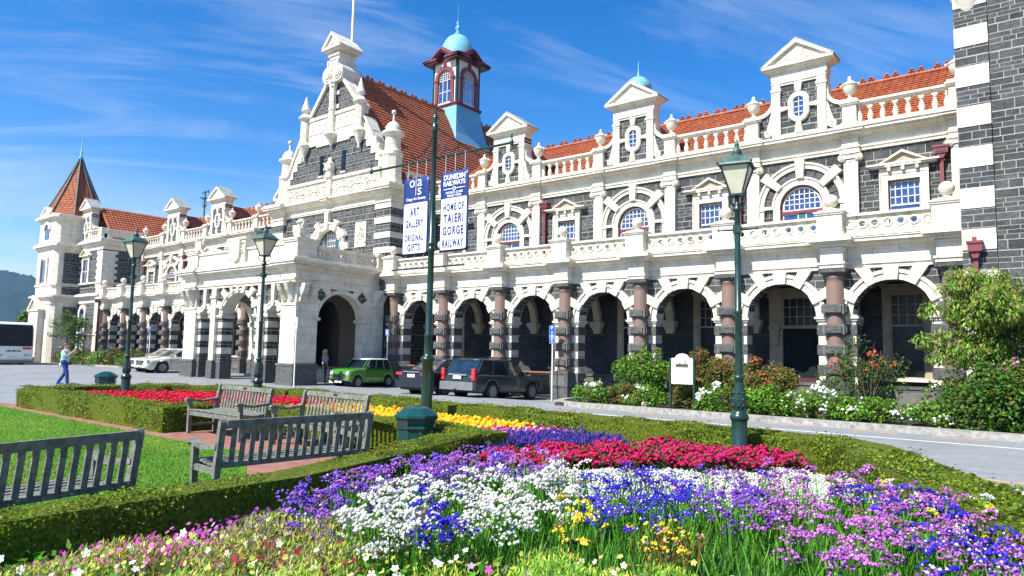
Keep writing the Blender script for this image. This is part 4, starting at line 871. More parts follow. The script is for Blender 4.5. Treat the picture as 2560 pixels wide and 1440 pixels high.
# parapet of the portico
mb = MB()
mb.box(PC-4.0, PC+4.0, PY+.05, PY+.35, 6.0, 6.72, W_); mb.box(PC-4.05, PC+4.05, PY-.02, PY+.42, 6.72, 6.82, W_); mb.box(PC-4.02, PC+4.02, PY+.0, PY+.4, 6.0, 6.12, W_)
for s in (-1, 1):
    xc = PC+s*4.55; mb.stack(xc, PY+.5, [(.6, .62, 6.02, 6.16), (.52, .54, 6.16, 6.8), (.58, .6, 6.8, 6.88), (.62, .64, 6.88, 6.96)], W_)
    ped_tri(mb, PC+s*3.1-.62, PC+s*3.1+.62, 6.82, 7.2, PY-.02, PY+.4, .07, W_, W_)
    M = Matrix.Translation(((PX1-.2 if s > 0 else PX0+.2), 0, 0)) @ Matrix.Rotation(s*math.pi/2, 4, 'Z'); mb.M = M; a, b = (PY+1.15, -.55) if s > 0 else (.55, -PY-1.15)
    mb.box(a, b, -.14, .14, 6.0, 6.12, W_); pierced(mb, a+(0 if s > 0 else 0), b, 0, 6.12, 6.58, .12, 9); mb.box(a, b, -.13, .13, 6.58, 6.7, W_); mb.M = None
    mb.stack(PX1-.25 if s > 0 else PX0+.25, -.25, [(.42, .42, 6.0, 6.14), (.36, .36, 6.14, 6.6), (.42, .42, 6.6, 6.7), (.2, .2, 6.7, 6.78)], W_)
mb.box(PC-.75, PC+.75, PY-.1, PY+.4, 6.02, 7.25, W_); mb.box(PC-.9, PC+.9, PY-.16, PY+.44, 7.25, 7.36, W_)
sh = [(-.42, 7.2), (.42, 7.2), (.42, 6.6), (.3, 6.3), (0, 6.12), (-.3, 6.3), (-.42, 6.6)]; mb.pr([(PC+x, z) for x, z in sh], 'y', PY-.24, PY, W_)
for i in range(30): mb.add(*blob((PC+rnd.uniform(-.6, .6), PY-.14, 6.3+rnd.random()*.9), rnd.uniform(.05, .09)), W_, True)
mb.obj('portico_parapet', ST)
mb = MB(); 
for k in range(4): mb.box(PX0+.8, PX1-.7, -2.0+.38*k, .1, -.1, .28+.14*(k+1), 'steps')
mb.obj('portico_steps', ST)
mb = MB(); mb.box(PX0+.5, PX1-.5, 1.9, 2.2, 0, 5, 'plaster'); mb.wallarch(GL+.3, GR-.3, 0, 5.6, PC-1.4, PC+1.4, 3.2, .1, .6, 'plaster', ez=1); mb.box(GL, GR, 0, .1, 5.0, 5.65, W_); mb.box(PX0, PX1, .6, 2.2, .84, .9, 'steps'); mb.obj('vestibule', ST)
def side_ball(x, y, z):
    mb = MB(); mb.lathe([(.13, 0), (.10, .05), (.09, .09)]+[(.23*math.sin(t), .3-.23*math.cos(t)) for t in np.linspace(.45, math.pi, 12)], 0, 0, 20, W_); mb.obj('ball_finial', ST, (x, y, z))

# ---- left pavilion and corner turret
px0, px1, py_ = -44.2, -38.6, -.4
mb = MB(); mb.box(px0, px1, py_, 6, .0, 11.0, B_); pv = mb.obj('end_pavilion', ST)
mb = MB()
for s, x in ((-1, px0), (1, px1)):
    mb.box(x-.02 if s < 0 else x-.8, x+.8 if s < 0 else x+.06, py_-.05, py_+.8, 0, 9.6, W_)
for k in range(12):
    for x, s in ((px0+.8, 1), (px1-.8, -1)): mb.box(x, x+s*(.3 if k % 2 else .12), py_-.045, py_+.05, 6.5+k*.26, 6.5+k*.26+.25, W_)
    mb.box(px1-.01, px1+.05, py_+.8, py_+.8+(.35 if k % 2 else .15), 6.5+k*.26, 6.75+k*.26, W_)
for z0, z1, d in ((5.3, 5.7, .05), (5.7, 5.85, .2), (5.85, 6.0, .38), (6.0, 6.08, .25), (6.9, 7.02, .12), (9.7, 10.1, .05), (10.1, 10.3, .22), (10.3, 10.5, .42), (10.5, 10.6, .3)): mb.box(px0-.02, px1+d, py_-d, 6, z0, z1, W_)
mb.box(px1+.0, px1+.16, 1.9, 2.5, 5.6, 9.7, W_)
mb.obj('pavilion_dressings', pv)
b_ = balus_mesh(px0+.5, px1-.6, 12, y=py_, z0=10.72, z1=11.3); b_.box(px0, px0+.5, py_-.25, py_+.25, 10.6, 11.5, W_); b_.box(px1-.6, px1, py_-.25, py_+.25, 10.6, 11.5, W_); b_.box(px1-.2, px1+.1, py_+.2, 2.6, 10.6, 11.4, W_); b_.obj('pavilion_balustrade', pv)
for nm, z0, z1, arch in (('upper_window', 7.0, 9.0, 0), ('lower_window', 1.3, 4.4, 1)):
    x = (px0+px1)/2-.4; mb = MB(); 
    for s in (-1, 1): mb.box(x+s*.5, x+s*.78, py_-.12, py_+.1, z0, z1, W_)
    if arch: mb.ring(x, z1, .5, .8, py_-.12, py_+.1, W_, n=16)
    else: mb.box(x-.78, x+.78, py_-.12, py_+.1, z1, z1+.25, W_); ped_tri(mb, x-1.0, x+1.0, z1+.27, z1+.9, py_-.3, py_+.1, .08, W_, 'tan_stone')
    mb.box(x-.9, x+.9, py_-.2, py_+.1, z0-.12, z0, W_); wn = mb.obj(nm, pv)
    mb = MB(); mb.pr([(x-.5, z0), (x+.5, z0)]+([(x+.5*math.cos(t), z1+.5*math.sin(t)) for t in np.linspace(0, math.pi, 10)] if arch else [(x+.5, z1), (x-.5, z1)]), 'y', py_-.03, py_-.005, 'window_glass'); mb.box(x-.03, x+.03, py_-.06, py_-.031, z0, z1, 'window_white'); mb.box(x-.5, x+.5, py_-.06, py_-.031, (z0+z1)/2-.03, (z0+z1)/2+.03, 'window_white'); mb.obj('pane', wn)
copy_tree(DM, ST, (-42.2, -2.95, .55)); 
for x in (-39.0, -38.9): pass
mb = MB(); tile_slope_y(mb, .2, 7.5, px1+.2, 10.6, -41.4, 13.6, 14); tile_slope_y(mb, .2, 7.5, px0, 10.6, -41.4, 13.58, 14); mb.obj('pavilion_roof', pv)
mb = MB(); mb.box(-.06, .06, -.06, .06, 0, 5.2, 'maroon'); mb.box(-.18, .18, -.15, .15, 5.2, 5.5, 'maroon'); mb.obj('downpipe', ST, (px1+.2, py_-.1, .2))
tx, ty, th_ = -45.35, -.25, 2.12
def oct_(h, c=.32): return [(-h, -h+c), (-h+c, -h), (h-c, -h), (h, -h+c), (h, h-c), (h-c, h), (-h+c, h), (-h, h-c)]
mb = MB(); mb.pr(oct_(th_), 'z', 0, 12.6, W_); tu = mb.obj('corner_turret', ST, (tx, ty, 0))
mb = MB()
for z0, z1, d in ((5.2, 5.6, .06), (5.6, 5.75, .2), (5.75, 5.9, .36), (5.9, 6.0, .2), (6.75, 6.9, .08), (9.9, 10.1, .15), (10.1, 10.3, .34), (10.3, 10.42, .2), (12.4, 12.55, .12), (12.55, 12.75, .34), (12.75, 12.85, .2)): mb.pr(oct_(th_+d), 'z', z0, z1, W_)
mb.M = Matrix.Rotation(math.pi/2, 4, 'Z')
mb.box(-1.4, 1.2, -th_-.04, -th_+.1, 7.0, 9.6, B_); mb.box(-1.4, 1.2, -th_-.04, -th_+.1, 6.05, 6.72, B_); mb.box(-1.2, -.2, -th_-.04, -th_+.1, 3.3, 5.0, B_); mb.box(.1, 1.0, -th_-.04, -th_+.1, 3.3, 5.0, B_); mb.ring(0, 2.9, .75, .98, -th_-.1, -th_+.1, W_, n=18)
mb.box(-.75, .75, -th_-.05, -th_, .8, 2.9, 'window_glass')
ring = [(-1.0, 10.9), (.9, 10.9), (.9, 12.0), (-1.0, 12.0)]; mb.pr(ring, 'y', -th_-.05, -th_, W_)
mb.M = None
mb.box(-.6, .6, -th_-.05, -th_+.1, 7.1, 9.0, 'window_glass'); mb.box(-.9, -.6, -th_-.14, -th_+.1, 6.9, 9.2, W_); mb.box(.6, .9, -th_-.14, -th_+.1, 6.9, 9.2, W_); mb.box(-.5, .5, -th_-.05, -th_, 10.8, 11.6, 'window_glass'); mb.ring(0, 11.6, 0.01, .5, -th_-.05, -th_, 'window_glass', n=12); mb.ring(0, 11.6, .5, .75, -th_-.12, -th_, W_, n=12)
ped_tri(mb, -1.5, 1.1, 4.6, 5.8, -th_-.6, -th_, .14, W_, 'tan_stone'); mb.box(-1.3, .9, -th_-.5, -th_, .2, 4.6, W_); mb.box(-.7, .3, -th_-.54, -th_-.5, .3, 3.0, 'dark_glass')
ped_tri(mb, -1.1, 1.1, 12.85, 13.6, -th_-.3, -th_+.3, .12, W_, W_); mb.obj('turret_dressings', tu)
mb = MB(); rr = th_+.25; n = 8
P_ = []
for j in range(34):
    f0, f1 = j/34, (j+1)/34; z0, z1 = 12.85+f0*5.6, 12.85+f1*5.6; w0 = rr*((1-f0)**1.12)+.06; w1 = rr*((1-f1)**1.12)+.03; P_ += [(w0+.03, z0), (max(w1, .03), z1)]
mb.lathe(P_, 0, 0, 8, 'tile', smooth=False, ph=R(22.5)); sp = mb.obj('spire', tu)
mb = MB()
for i in range(8):
    t = R(22.5+45*i); mb.tube([((rr*((1-f)**1.12)+.12)*math.cos(t), (rr*((1-f)**1.12)+.12)*math.sin(t), 12.87+f*5.6) for f in np.linspace(0, .98, 10)], .06, 'verdigris', 6)
mb.obj('hip_rolls', sp); mb = MB(); mb.lathe([(.14, 18.3), (.16, 18.5), (.05, 18.7), (.12, 18.95), (.05, 19.1), (.04, 20.0), (.01, 21.3)], 0, 0, 10, 'copper_seamed'); mb.obj('finial', sp)
mb = MB(); mb.box(-62, -47.6, 1.0, 9, 0, 4.2, B_); mb.box(-62.1, -47.5, .8, 9, 4.2, 4.45, W_); mb.box(-62, -47.6, 1.2, 9, 4.45, 4.9, 'lead_roof'); mb.obj('low_side_range', ST)
# ---- clock tower at the right edge
TW = empty('clock_tower', (22.5, 1, 0), label='tall dark bluestone tower with alternating white corner blocks at the right edge', cat='tower')
def tobj(mb, name, par=None):
    o = mb.obj(name, par or TW)
    if par is None: o.location = (-22.5, -1, 0)
    return o
mb = MB(); mb.box(21.62, 30, -.8, 6.5, -.1, 28, B_); mb.box(20.84, 30, -.7, 6.5, -.1, 28, 'bluestone'); tb = tobj(mb, 'tower_wall')
mb = MB(); z = 7.30-.583*12; k = 0
while z < 27:
    wh = (k % 2 == 0); e = .02
    mb.box(20.80, 21.60, -.86 if wh else -.84, .6, z+.004, z+.583, W_ if wh else B_); z += .583; k += 1
tobj(mb, 'corner_quoins')
mb = MB(); mb.lathe([(0, 11.45), (.1, 11.5), (.2, 11.75), (.36, 12.1), (.5, 12.6), (.62, 13.2), (.68, 13.3), (.7, 13.5), (.62, 13.6), (.62, 18)], 21.15, -.6, 24, W_); mb.lathe([(.705, 13.3), (.73, 13.34), (.705, 13.4)], 21.15, -.6, 24, W_); tobj(mb, 'corner_bartizan')
mb = MB(); mb.box(21.06, 21.17, -.98, -.87, -.1, 4.75, 'maroon'); mb.pr([(21.05, 4.72), (21.18, 4.72), (21.24, 4.9), (20.99, 4.9)], 'y', -1.06, -.87, 'maroon'); mb.box(20.95, 21.28, -1.12, -.87, 4.9, 5.12, 'maroon'); mb.box(20.92, 21.31, -1.15, -.87, 5.12, 5.19, 'maroon'); mb.box(21.06, 21.16, -1.1, -1.0, 5.19, 5.3, 'maroon')
for z in (1.5, 3, 4.3): mb.box(21.03, 21.2, -1.0, -.86, z, z+.06, 'maroon')
tobj(mb, 'downpipe')
#PART4
# ================================================================ GROUND
GZ = .22
def ground_obj():
    xs = sorted(set(list(np.arange(-70, 34, 1.0))+list(np.linspace(-3500, -70, 12))+list(np.linspace(34, 2500, 8)))); ys = sorted(set(list(np.arange(-30, 8, .5))+list(np.linspace(-600, -30, 6))+list(np.linspace(8, 3500, 10))))
    v = [(x, y, G(x, y)) for y in ys for x in xs]; n = len(xs); f = [(j*n+i, j*n+i+1, (j+1)*n+i+1, (j+1)*n+i) for j in range(len(ys)-1) for i in range(n-1)]
    mb = MB(); mb.add(v, f, 'road_paving', True); mb.obj('ground', kind='structure')
ground_obj()
def sheet(name, pts, z, m, kind='structure', zb=None):
    mb = MB()
    if zb is None: mb.add([(x, y, z) for x, y in pts], [tuple(range(len(pts)))], m)
    else: mb.pr(pts, 'z', zb, z, m)
    return mb.obj(name, kind=kind)
# lawn, brick paths, soil of the formal garden (flat at GZ)
sheet('lawn', [(2.2, -17.66), (10.2, -17.66), (11.2, -17.62), (12.9, -17.6), (14.6, -18.6), (17.25, -19.4), (17.2, -30), (-8, -30), (-4.5, -16.6), (-2.0, -17.3)], GZ+.02, 'lawn', zb=GZ-.1)
sheet('brick_path', [(-.5, -17.35), (1.6, -17.0), (9.6, -17.35), (9.6, -15.6), (17.3, -15.6), (17.3, -19.6), (14.5, -18.8), (12.9, -17.7), (10.3, -17.85), (2.2, -17.82), (-2.2, -17.42), (-4.6, -16.55), (-5.2, -16.0)], GZ+.012, 'brick_path')
sheet('garden_soil', [(1.6, -17.3), (9.4, -17.3), (9.4, -15.9), (14.9, -15.9), (17.0, -16.0), (17.3, -22), (17.3, -27), (26, -27), (23.4, -18), (20.9, -12.7), (20, -12.1), (5.2, -11.8), (2.6, -12.8), (1.2, -15.2)], GZ+.028, 'soil')
sheet('garden_soil', [(9.9, -4.95), (30, -5.15), (30, .0), (20.6, .0), (9.9, -.9)], .33, 'soil', zb=-.1)
mb = MB(); kp = [(9.25, -.9), (9.3, -3.6), (9.7, -4.7), (10.6, -5.1), (30, -5.3)]; ki = [(9.5, -.9), (9.55, -3.6), (9.9, -4.5), (10.65, -4.86), (30, -5.06)]
mb.pr(kp+ki[::-1], 'z', -.1, .37, 'kerb'); mb.obj('kerb', kind='structure')
mb = MB(); kp = [(-60, 2.0), (-31.5, -2.9), (-27.5, -2.4), (-25.5, -1.4)]; ki = [(-60, 2.25), (-31.5, -2.65), (-27.6, -2.15), (-25.5, -1.15)]
mb.pr(kp+ki[::-1], 'z', .1, .44, 'kerb'); mb.obj('kerb', kind='structure')
sheet('garden_soil', [(-60, 2.2), (-31.5, -2.7), (-27.6, -2.2), (-25.5, -1.2), (-26, -.7), (-60, 2.6)], .40, 'soil', zb=.1)
mb = MB()
def mark(x0, x1, y, wd, m, dy=0): mb.pr([(x0, y-wd/2), (x1, y+dy-wd/2), (x1, y+dy+wd/2), (x0, y+wd/2)], 'z', G((x0+x1)/2, y)+.003, G((x0+x1)/2, y)+.006, m)
for a, b, y in ((11.2, 12.1, -5.45), (12.95, 13.75, -5.45), (14.9, 15.9, -5.5), (16.9, 17.95, -5.5), (18.85, 19.9, -5.6), (20.6, 21.6, -5.7)): mark(a, b, y, .07, 'orange_line')
mark(11.5, 23.5, -6.78, .09, 'white_line'); mark(20.6, 28, -11.55, .07, 'orange_line', -.3)
for i in range(9): mark(-12+i*1.6, -11.2+i*1.6, -8.2+.05*i, .06, 'orange_line')
mb.obj('road_markings', kind='structure')
mb = MB()
for i in range(24):
    for j in range(3): mb.box(21.2+i*.2, 21.39+i*.2, -12.75+j*.2-.02*i, -12.56+j*.2-.02*i, GZ-.02, GZ+.014, 'white_line')
mb.obj('tactile_paving', kind='structure')
sheet('brick_path', [(21.0, -12.82), (28, -13.5), (28, -22), (24.3, -19), (21.6, -13.9)], GZ+.008, 'brick_path')
# ================================================================ FOLIAGE TOOLS
def quads(C_, N_, size, asp=1.6, jit=.5, up=None):
    """leaf quads at centres C_ with normals N_"""
    n = len(C_); Nn = N_+rng.normal(0, jit, (n, 3)); Nn /= np.linalg.norm(Nn, axis=1, keepdims=True)+1e-9
    a = rng.normal(0, 1, (n, 3)); 
    if up is not None: a = a*.35+np.array(up)
    T = a-Nn*np.sum(a*Nn, 1, keepdims=True); T /= np.linalg.norm(T, axis=1, keepdims=True)+1e-9; Bn = np.cross(Nn, T)
    s = (size*rng.uniform(.6, 1.3, n))[:, None]
    V = np.stack([C_-T*s*asp*.5, C_+Bn*s*.5, C_+T*s*asp*.5, C_-Bn*s*.5], 1).reshape(-1, 3)
    return V, np.arange(4*n).reshape(-1, 4)
def pick(cols, n, var=.25):
    c = np.array(cols)[rng.integers(0, len(cols), n)]; return np.clip(c*rng.uniform(1-var, 1+var, (n, 1)), 0, 1)
GREEN_H = [(.15, .25, .010), (.21, .31, .015), (.10, .19, .008), (.28, .32, .03), (.06, .12, .008)]
def hedge(name, line, wd, h, label, z0=GZ, dens=1500, ls=.024):
    """clipped hedge along a polyline: solid core with an uneven face and many small leaves"""
    L = [Vector((x, y)) for x, y in line]; n = len(L); lf = []; rg = []
    for i, p in enumerate(L):
        d0 = (L[i]-L[i-1]).normalized() if i else (L[1]-L[0]).normalized(); d1 = (L[i+1]-L[i]).normalized() if i < n-1 else d0
        t = (d0+d1).normalized(); nn = Vector((-t.y, t.x)); k = wd/2/max(.5, nn.dot(Vector((-d0.y, d0.x)))); lf.append(p+nn*k); rg.append(p-nn*k)
    mb = MB(); prof = lambda i: [(lf[i].x, lf[i].y, z0-.02), (lf[i].x, lf[i].y, z0+h), (rg[i].x, rg[i].y, z0+h), (rg[i].x, rg[i].y, z0-.02)]
    vs = []; [vs.extend(prof(i)) for i in range(n)]; fs = [(i*4+k, i*4+(k+1) % 4, i*4+4+(k+1) % 4, i*4+4+k) for i in range(n-1) for k in range(4)]+[(0, 1, 2, 3), (4*n-1, 4*n-2, 4*n-3, 4*n-4)]
    mb.add(vs, fs, 'hedge_core'); root = mb.obj(name, label=label, cat='hedge', group='clipped box hedges')
    Cs = []; Ns = []
    def surf(a, b, c, d):
        a, b, c, d = map(np.array, (a, b, c, d)); A = np.linalg.norm(np.cross(b-a, d-a)); m_ = int(A*dens)
        if m_ < 1: return
        u, v = rng.random((2, m_)); P = a+(b-a)*u[:, None]+(d-a)*v[:, None]+(c-b-d+a)*(u*v)[:, None]; nr = np.cross(b-a, d-a); nr = nr/np.linalg.norm(nr)
        bumpy = .02*np.sin(P[:, 0]*5.1+P[:, 2]*7)+.018*np.sin(P[:, 1]*6.3+P[:, 0]*2)+.022*np.sin(P[:, 0]*1.7+P[:, 1]*1.9)+np.where(rng.random(m_) < .03, rng.uniform(.02, .07, m_), 0)
        Cs.append(P+nr*(rng.uniform(-.01, .028, m_)+bumpy)[:, None]); Ns.append(np.tile(nr, (m_, 1)))
    for i in range(n-1):
        a, b = prof(i), prof(i+1)
        surf(b[0], a[0], a[1], b[1]); surf(a[3], b[3], b[2], a[2]); surf(a[2], b[2], b[1], a[1])
    e = prof(0); surf(e[0], e[3], e[2], e[1]); e = prof(n-1); surf(e[3], e[0], e[1], e[2])
    Cs = np.concatenate(Cs); Ns = np.concatenate(Ns); V, Fq = quads(Cs, Ns, ls, 1.5, .6)
    cl = pick(GREEN_H, len(Cs), .3); pt = (np.sin(Cs[:, 0]*3.1+Cs[:, 1]*1.7)+np.sin(Cs[:, 1]*4.3+Cs[:, 2]*5)) > 1.1; cl[pt] = cl[pt]*np.array([1.25, .9, .9]); dk = (np.sin(Cs[:, 0]*7.3+Cs[:, 1]*3.1)*np.sin(Cs[:, 1]*5.9+Cs[:, 2]*9)+rng.normal(0, .25, len(Cs))) > .55; cl[dk] = cl[dk]*.45; br_ = rng.random(len(Cs)) < .03; cl[br_] = (.25, .15, .06)
    shape_obj('leaves', V, Fq, cl, 'leaf', root, kind='stuff'); return root
HZ = .48
hedge('hedge', [(1.75, -17.0), (.95, -15.6), (1.35, -14.3), (2.4, -13.0), (3.6, -12.35), (5.2, -12.0), (8.8, -11.9), (20.1, -12.45), (20.75, -12.95), (22.5, -16.35), (23.9, -19.2)], .78, HZ, 'long low hedge running between the road and the flower beds', dens=1500, ls=.026)
hedge('hedge', [(1.6, -17.08), (9.22, -17.03), (9.22, -16.15)], .62, HZ, 'low square-cut hedge between the lawn and the far red flower bed')
hedge('hedge', [(8.95, -15.62), (15.0, -15.42)], .5, HZ, 'low hedge behind the two benches, in front of the yellow flowers')
hedge('hedge', [(17.5, -24.5), (17.32, -21.5), (17.28, -19.8), (16.85, -18.2), (16.15, -16.0)], .42, HZ, 'near dark-sided hedge between the lawn benches and the mixed flower bed', dens=3200, ls=.017)
hedge('hedge', [(16.45, -15.75), (15.3, -15.45)], .46, HZ, 'short end of hedge closing the corner beside the near litter bin')
def inpoly(P, poly):
    x, y = P[:, 0], P[:, 1]; r = np.zeros(len(P), bool); n = len(poly); j = n-1
    for i in range(n):
        xi, yi = poly[i]; xj, yj = poly[j]
        c = ((yi > y) != (yj > y)) & (x < (xj-xi)*(y-yi)/((yj-yi) or 1e-9)+xi); r ^= c; j = i
    return r
def sample(poly, dens):
    a = np.array(poly); mn, mx = a.min(0), a.max(0); n = int((mx-mn).prod()*dens); P = mn+rng.random((n, 2))*(mx-mn); return P[inpoly(P, poly)]
OCT = np.array([(1, 0, 0), (-1, 0, 0), (0, 1, 0), (0, -1, 0), (0, 0, 1), (0, 0, -1)], float)
OF = np.array([(0, 2, 4), (2, 1, 4), (1, 3, 4), (3, 0, 4), (2, 0, 5), (1, 2, 5), (3, 1, 5), (0, 3, 5)])
def octs(C_, r, sq=(1, 1, .7)):
    n = len(C_); th = rng.random(n)*6.28; c, s = np.cos(th), np.sin(th); O = OCT*np.array(sq)
    V = np.empty((n, 6, 3)); V[:, :, 0] = O[:, 0]*c[:, None]-O[:, 1]*s[:, None]; V[:, :, 1] = O[:, 0]*s[:, None]+O[:, 1]*c[:, None]; V[:, :, 2] = O[:, 2]
    V = V*np.asarray(r).reshape(-1, 1, 1)+C_[:, None, :]; F = (OF[None]+6*np.arange(n)[:, None, None]).reshape(-1, 3); return V.reshape(-1, 3), F
def tris_from_quads(F): return np.concatenate([F[:, [0, 1, 2]], F[:, [0, 2, 3]]])
def flowers(name, poly, dens, h, cols, size, leafcols, ldens, label, lsize=.045, cat='flowers', sq=(1, 1, .7), hv=.25, cluster=0, lean=.5):
    P = sample(poly, dens); n = len(P)
    if cluster: # clumpy height
        hh = h*(1+hv*(np.sin(P[:, 0]*cluster)*np.cos(P[:, 1]*cluster*1.3)+rng.normal(0, .35, n)))
    else: hh = h*(1+hv*rng.normal(0, .5, n))
    Cc = np.c_[P, GZ+hh]; V, F = octs(Cc, size*rng.uniform(.6, 1.35, n), sq); c = np.repeat(pick(cols, n, .22), 8, 0)
    o = shape_obj(name, V, F, c, 'petal', label=label, cat=cat, kind='stuff')
    P = sample(poly, ldens); n = len(P); z = GZ+h*rng.random(n)**.6*1.0
    V, F = quads(np.c_[P, z], np.tile((0, -.3, 1.), (n, 1)), lsize, 1.9, .9); shape_obj('foliage', V, F, pick(leafcols, n, .35), 'leaf', o, kind='stuff')
    return o
LG = [(.04, .14, .012), (.07, .20, .02), (.025, .09, .01), (.10, .24, .025)]
RED = [(.62, .008, .03), (.75, .012, .07), (.5, .006, .02), (.8, .03, .05), (.42, .01, .06)]
flowers('red_begonia_bed', [(1.6, -16.6), (1.7, -15.2), (2.5, -13.9), (4.3, -12.65), (8.6, -12.45), (8.8, -16.6)], 800, .30, RED, .034, [(.12, .02, .02), (.05, .06, .012), (.2, .015, .03)], 900, 'carpet of scarlet flowers inside the far left hedge', cat='flower bed', sq=(1.2, 1.2, .6))
flowers('yellow_marigold_bed', [(8.85, -15.3), (8.85, -12.5), (14.5, -12.9), (15.2, -13.1), (14.6, -14.0), (15.2, -15.1)], 380, .28, [(.9, .5, .01), (.95, .62, .02), (.85, .34, .01), (.95, .55, .03)], .052, LG, 1100, 'strip of yellow and orange marigolds behind the benches', cat='flower bed', sq=(1, 1, .75))
flowers('pink_and_white_bedding', [(14.3, -14.1), (15.3, -12.95), (16.4, -13.1), (16.2, -14.0), (15.3, -15.2)], 300, .26, [(.75, .1, .3), (.8, .75, .75), (.7, .2, .45), (.7, .03, .05), (.25, .05, .5)], .038, LG, 1500, 'mixed pink, white and red bedding flowers next to the yellow strip', cat='flower bed')
flowers('blue_salvia_bed', [(16.0, -15.9), (15.6, -14.4), (15.9, -13.3), (17.1, -13.3), (17.7, -14.0), (16.6, -15.2), (16.7, -16.2)], 900, .28, [(.03, .02, .34), (.06, .03, .26), (.025, .015, .16), (.10, .06, .22)], .02, [(.05, .04, .08), (.05, .09, .04), (.04, .12, .02)], 2200, 'patch of deep blue violet salvia behind the crimson flowers', cat='flower bed', sq=(.7, .7, 2.2))
flowers('crimson_verbena_bed', [(16.6, -16.6), (17.0, -14.7), (18.0, -13.4), (19.8, -12.95), (20.3, -13.6), (19.7, -14.6), (18.6, -15.6), (17.6, -16.6)], 900, .27, [(.60, .008, .08), (.70, .012, .13), (.36, .006, .05), (.62, .012, .18), (.06, .11, .015)], .03, [(.05, .12, .015), (.03, .08, .01), (.16, .02, .03)], 1300, 'broad band of crimson flowers around the foot of the right lamp post', cat='flower bed', cluster=4.1, hv=.32)
flowers('white_alyssum_bed', [(16.9, -17.0), (17.7, -16.2), (18.8, -15.2), (20.2, -13.8), (20.9, -14.2), (21.5, -15.6), (20.6, -17.0), (18.9, -17.6)], 2800, .17, [(.72, .76, .66), (.8, .82, .76), (.55, .6, .48)], .016, [(.2, .28, .14), (.12, .2, .08)], 900, 'low white alyssum carpet in front of the crimson flowers', lsize=.02, cat='flower bed', cluster=5, hv=.25)
# ---- statice: tall stems with flat papery flower heads
def statice(name, poly, dens, cols, label, h=.5, headr=.088, tilt=(0, 0), nf=30, stemcols=None, fr=.012, nst=16, lowleaf=True):
    P = sample(poly, dens); n = len(P); base = np.c_[P, np.full(n, GZ)]
    hh = h*(.62+.52*rng.random(n)**.7); top = base+np.c_[rng.normal(0, .07, n)+tilt[0], rng.normal(0, .07, n)+tilt[1], hh]
    cc = pick(cols, n, .25); brn = rng.random(n) < .04; cc[brn] = (.25, .16, .10)
    ang = rng.random((n, nf))*6.28; rad = np.sqrt(rng.random((n, nf)))*headr*rng.uniform(.6, 1.25, (n, 1))
    ax = rng.random(n)*6.28; ell = rng.uniform(.55, 1, n)
    dx = rad*np.cos(ang); dy = rad*np.sin(ang)*ell[:, None]; X = dx*np.cos(ax)[:, None]-dy*np.sin(ax)[:, None]; Y = dx*np.sin(ax)[:, None]+dy*np.cos(ax)[:, None]
    Z = -.35*rad+rng.normal(0, .006, (n, nf)); tl = rng.normal(0, .35, (n, 2)); Z = Z+X*tl[:, :1]+Y*tl[:, 1:]
    Cf = (top[:, None, :]+np.stack([X, Y, Z], 2)).reshape(-1, 3); V, F = octs(Cf, fr*rng.uniform(.5, 1.5, len(Cf)), (1, 1, .8))
    col = np.repeat(np.repeat(cc, nf, 0)*rng.uniform(.7, 1.25, (n*nf, 1)), 8, 0); sp_ = np.repeat(rng.random(n*nf) < (.10 if np.mean(cols) < .3 else .03), 8); col[sp_] = (.8, .78, .85)
    o = shape_obj(name, V, F, np.clip(col, 0, 1), 'petal', label=label, cat='flowers', kind='stuff')
    # winged stems (thin strips) fanning up to each head, plus fine branches
    m_ = n*3; idx = np.repeat(np.arange(n), 3); b = base[idx]+np.c_[rng.normal(0, .05, (m_, 2)), np.zeros(m_)]; t = top[idx]+np.c_[rng.normal(0, headr*.5, (m_, 2)), -rng.uniform(.01, .05, m_)]
    mid = (b+t)/2+np.c_[rng.normal(0, .02, (m_, 2)), rng.uniform(-.02, .05, m_)]; w_ = rng.uniform(.003, .0065, m_)[:, None]; th = rng.random(m_)*3.14; s = np.c_[np.cos(th), np.sin(th), np.zeros(m_)]*w_
    V = np.stack([b-s*.8, b+s*.8, mid+s*1.3, mid-s*1.3, t+s*.6, t-s*.6], 1).reshape(-1, 3); k = 6*np.arange(m_)[:, None]; F = np.concatenate([k+np.array([[0, 1, 2, 3]]), k+np.array([[3, 2, 4, 5]])])
    sc_ = pick(stemcols or [(.07, .27, .015), (.13, .40, .02), (.04, .16, .01), (.18, .44, .05)], m_, .3); shape_obj('stems', V, F, np.concatenate([sc_, sc_]), 'leaf', o, kind='stuff')
    if lowleaf:
        m_ = int(n*7); idx = rng.integers(0, n, m_); b = base[idx]+np.c_[rng.normal(0, .1, (m_, 2)), np.zeros(m_)]; L = rng.uniform(.12, .38, m_)*h/.5
        th = rng.random(m_)*6.28; t = b+np.c_[np.cos(th)*.08, np.sin(th)*.08, L]; mid = (b*.45+t*.55)+np.c_[np.cos(th)*-.02, np.sin(th)*-.02, .01+0*L]; ph = th+1.57+rng.normal(0, .5, m_); s = np.c_[np.cos(ph), np.sin(ph), 0*ph]*rng.uniform(.004, .011, m_)[:, None]
        V = np.stack([b-s*.5, b+s*.5, mid+s, mid-s, t+s*.1, t-s*.1], 1).reshape(-1, 3); k = 6*np.arange(m_)[:, None]; F = np.concatenate([k+np.array([[0, 1, 2, 3]]), k+np.array([[3, 2, 4, 5]])]); sc_ = pick([(.08, .30, .015), (.15, .44, .03), (.05, .19, .012)], m_, .3)
        shape_obj('blades', V, F, np.concatenate([sc_, sc_]), 'leaf', o, kind='stuff')
    return o
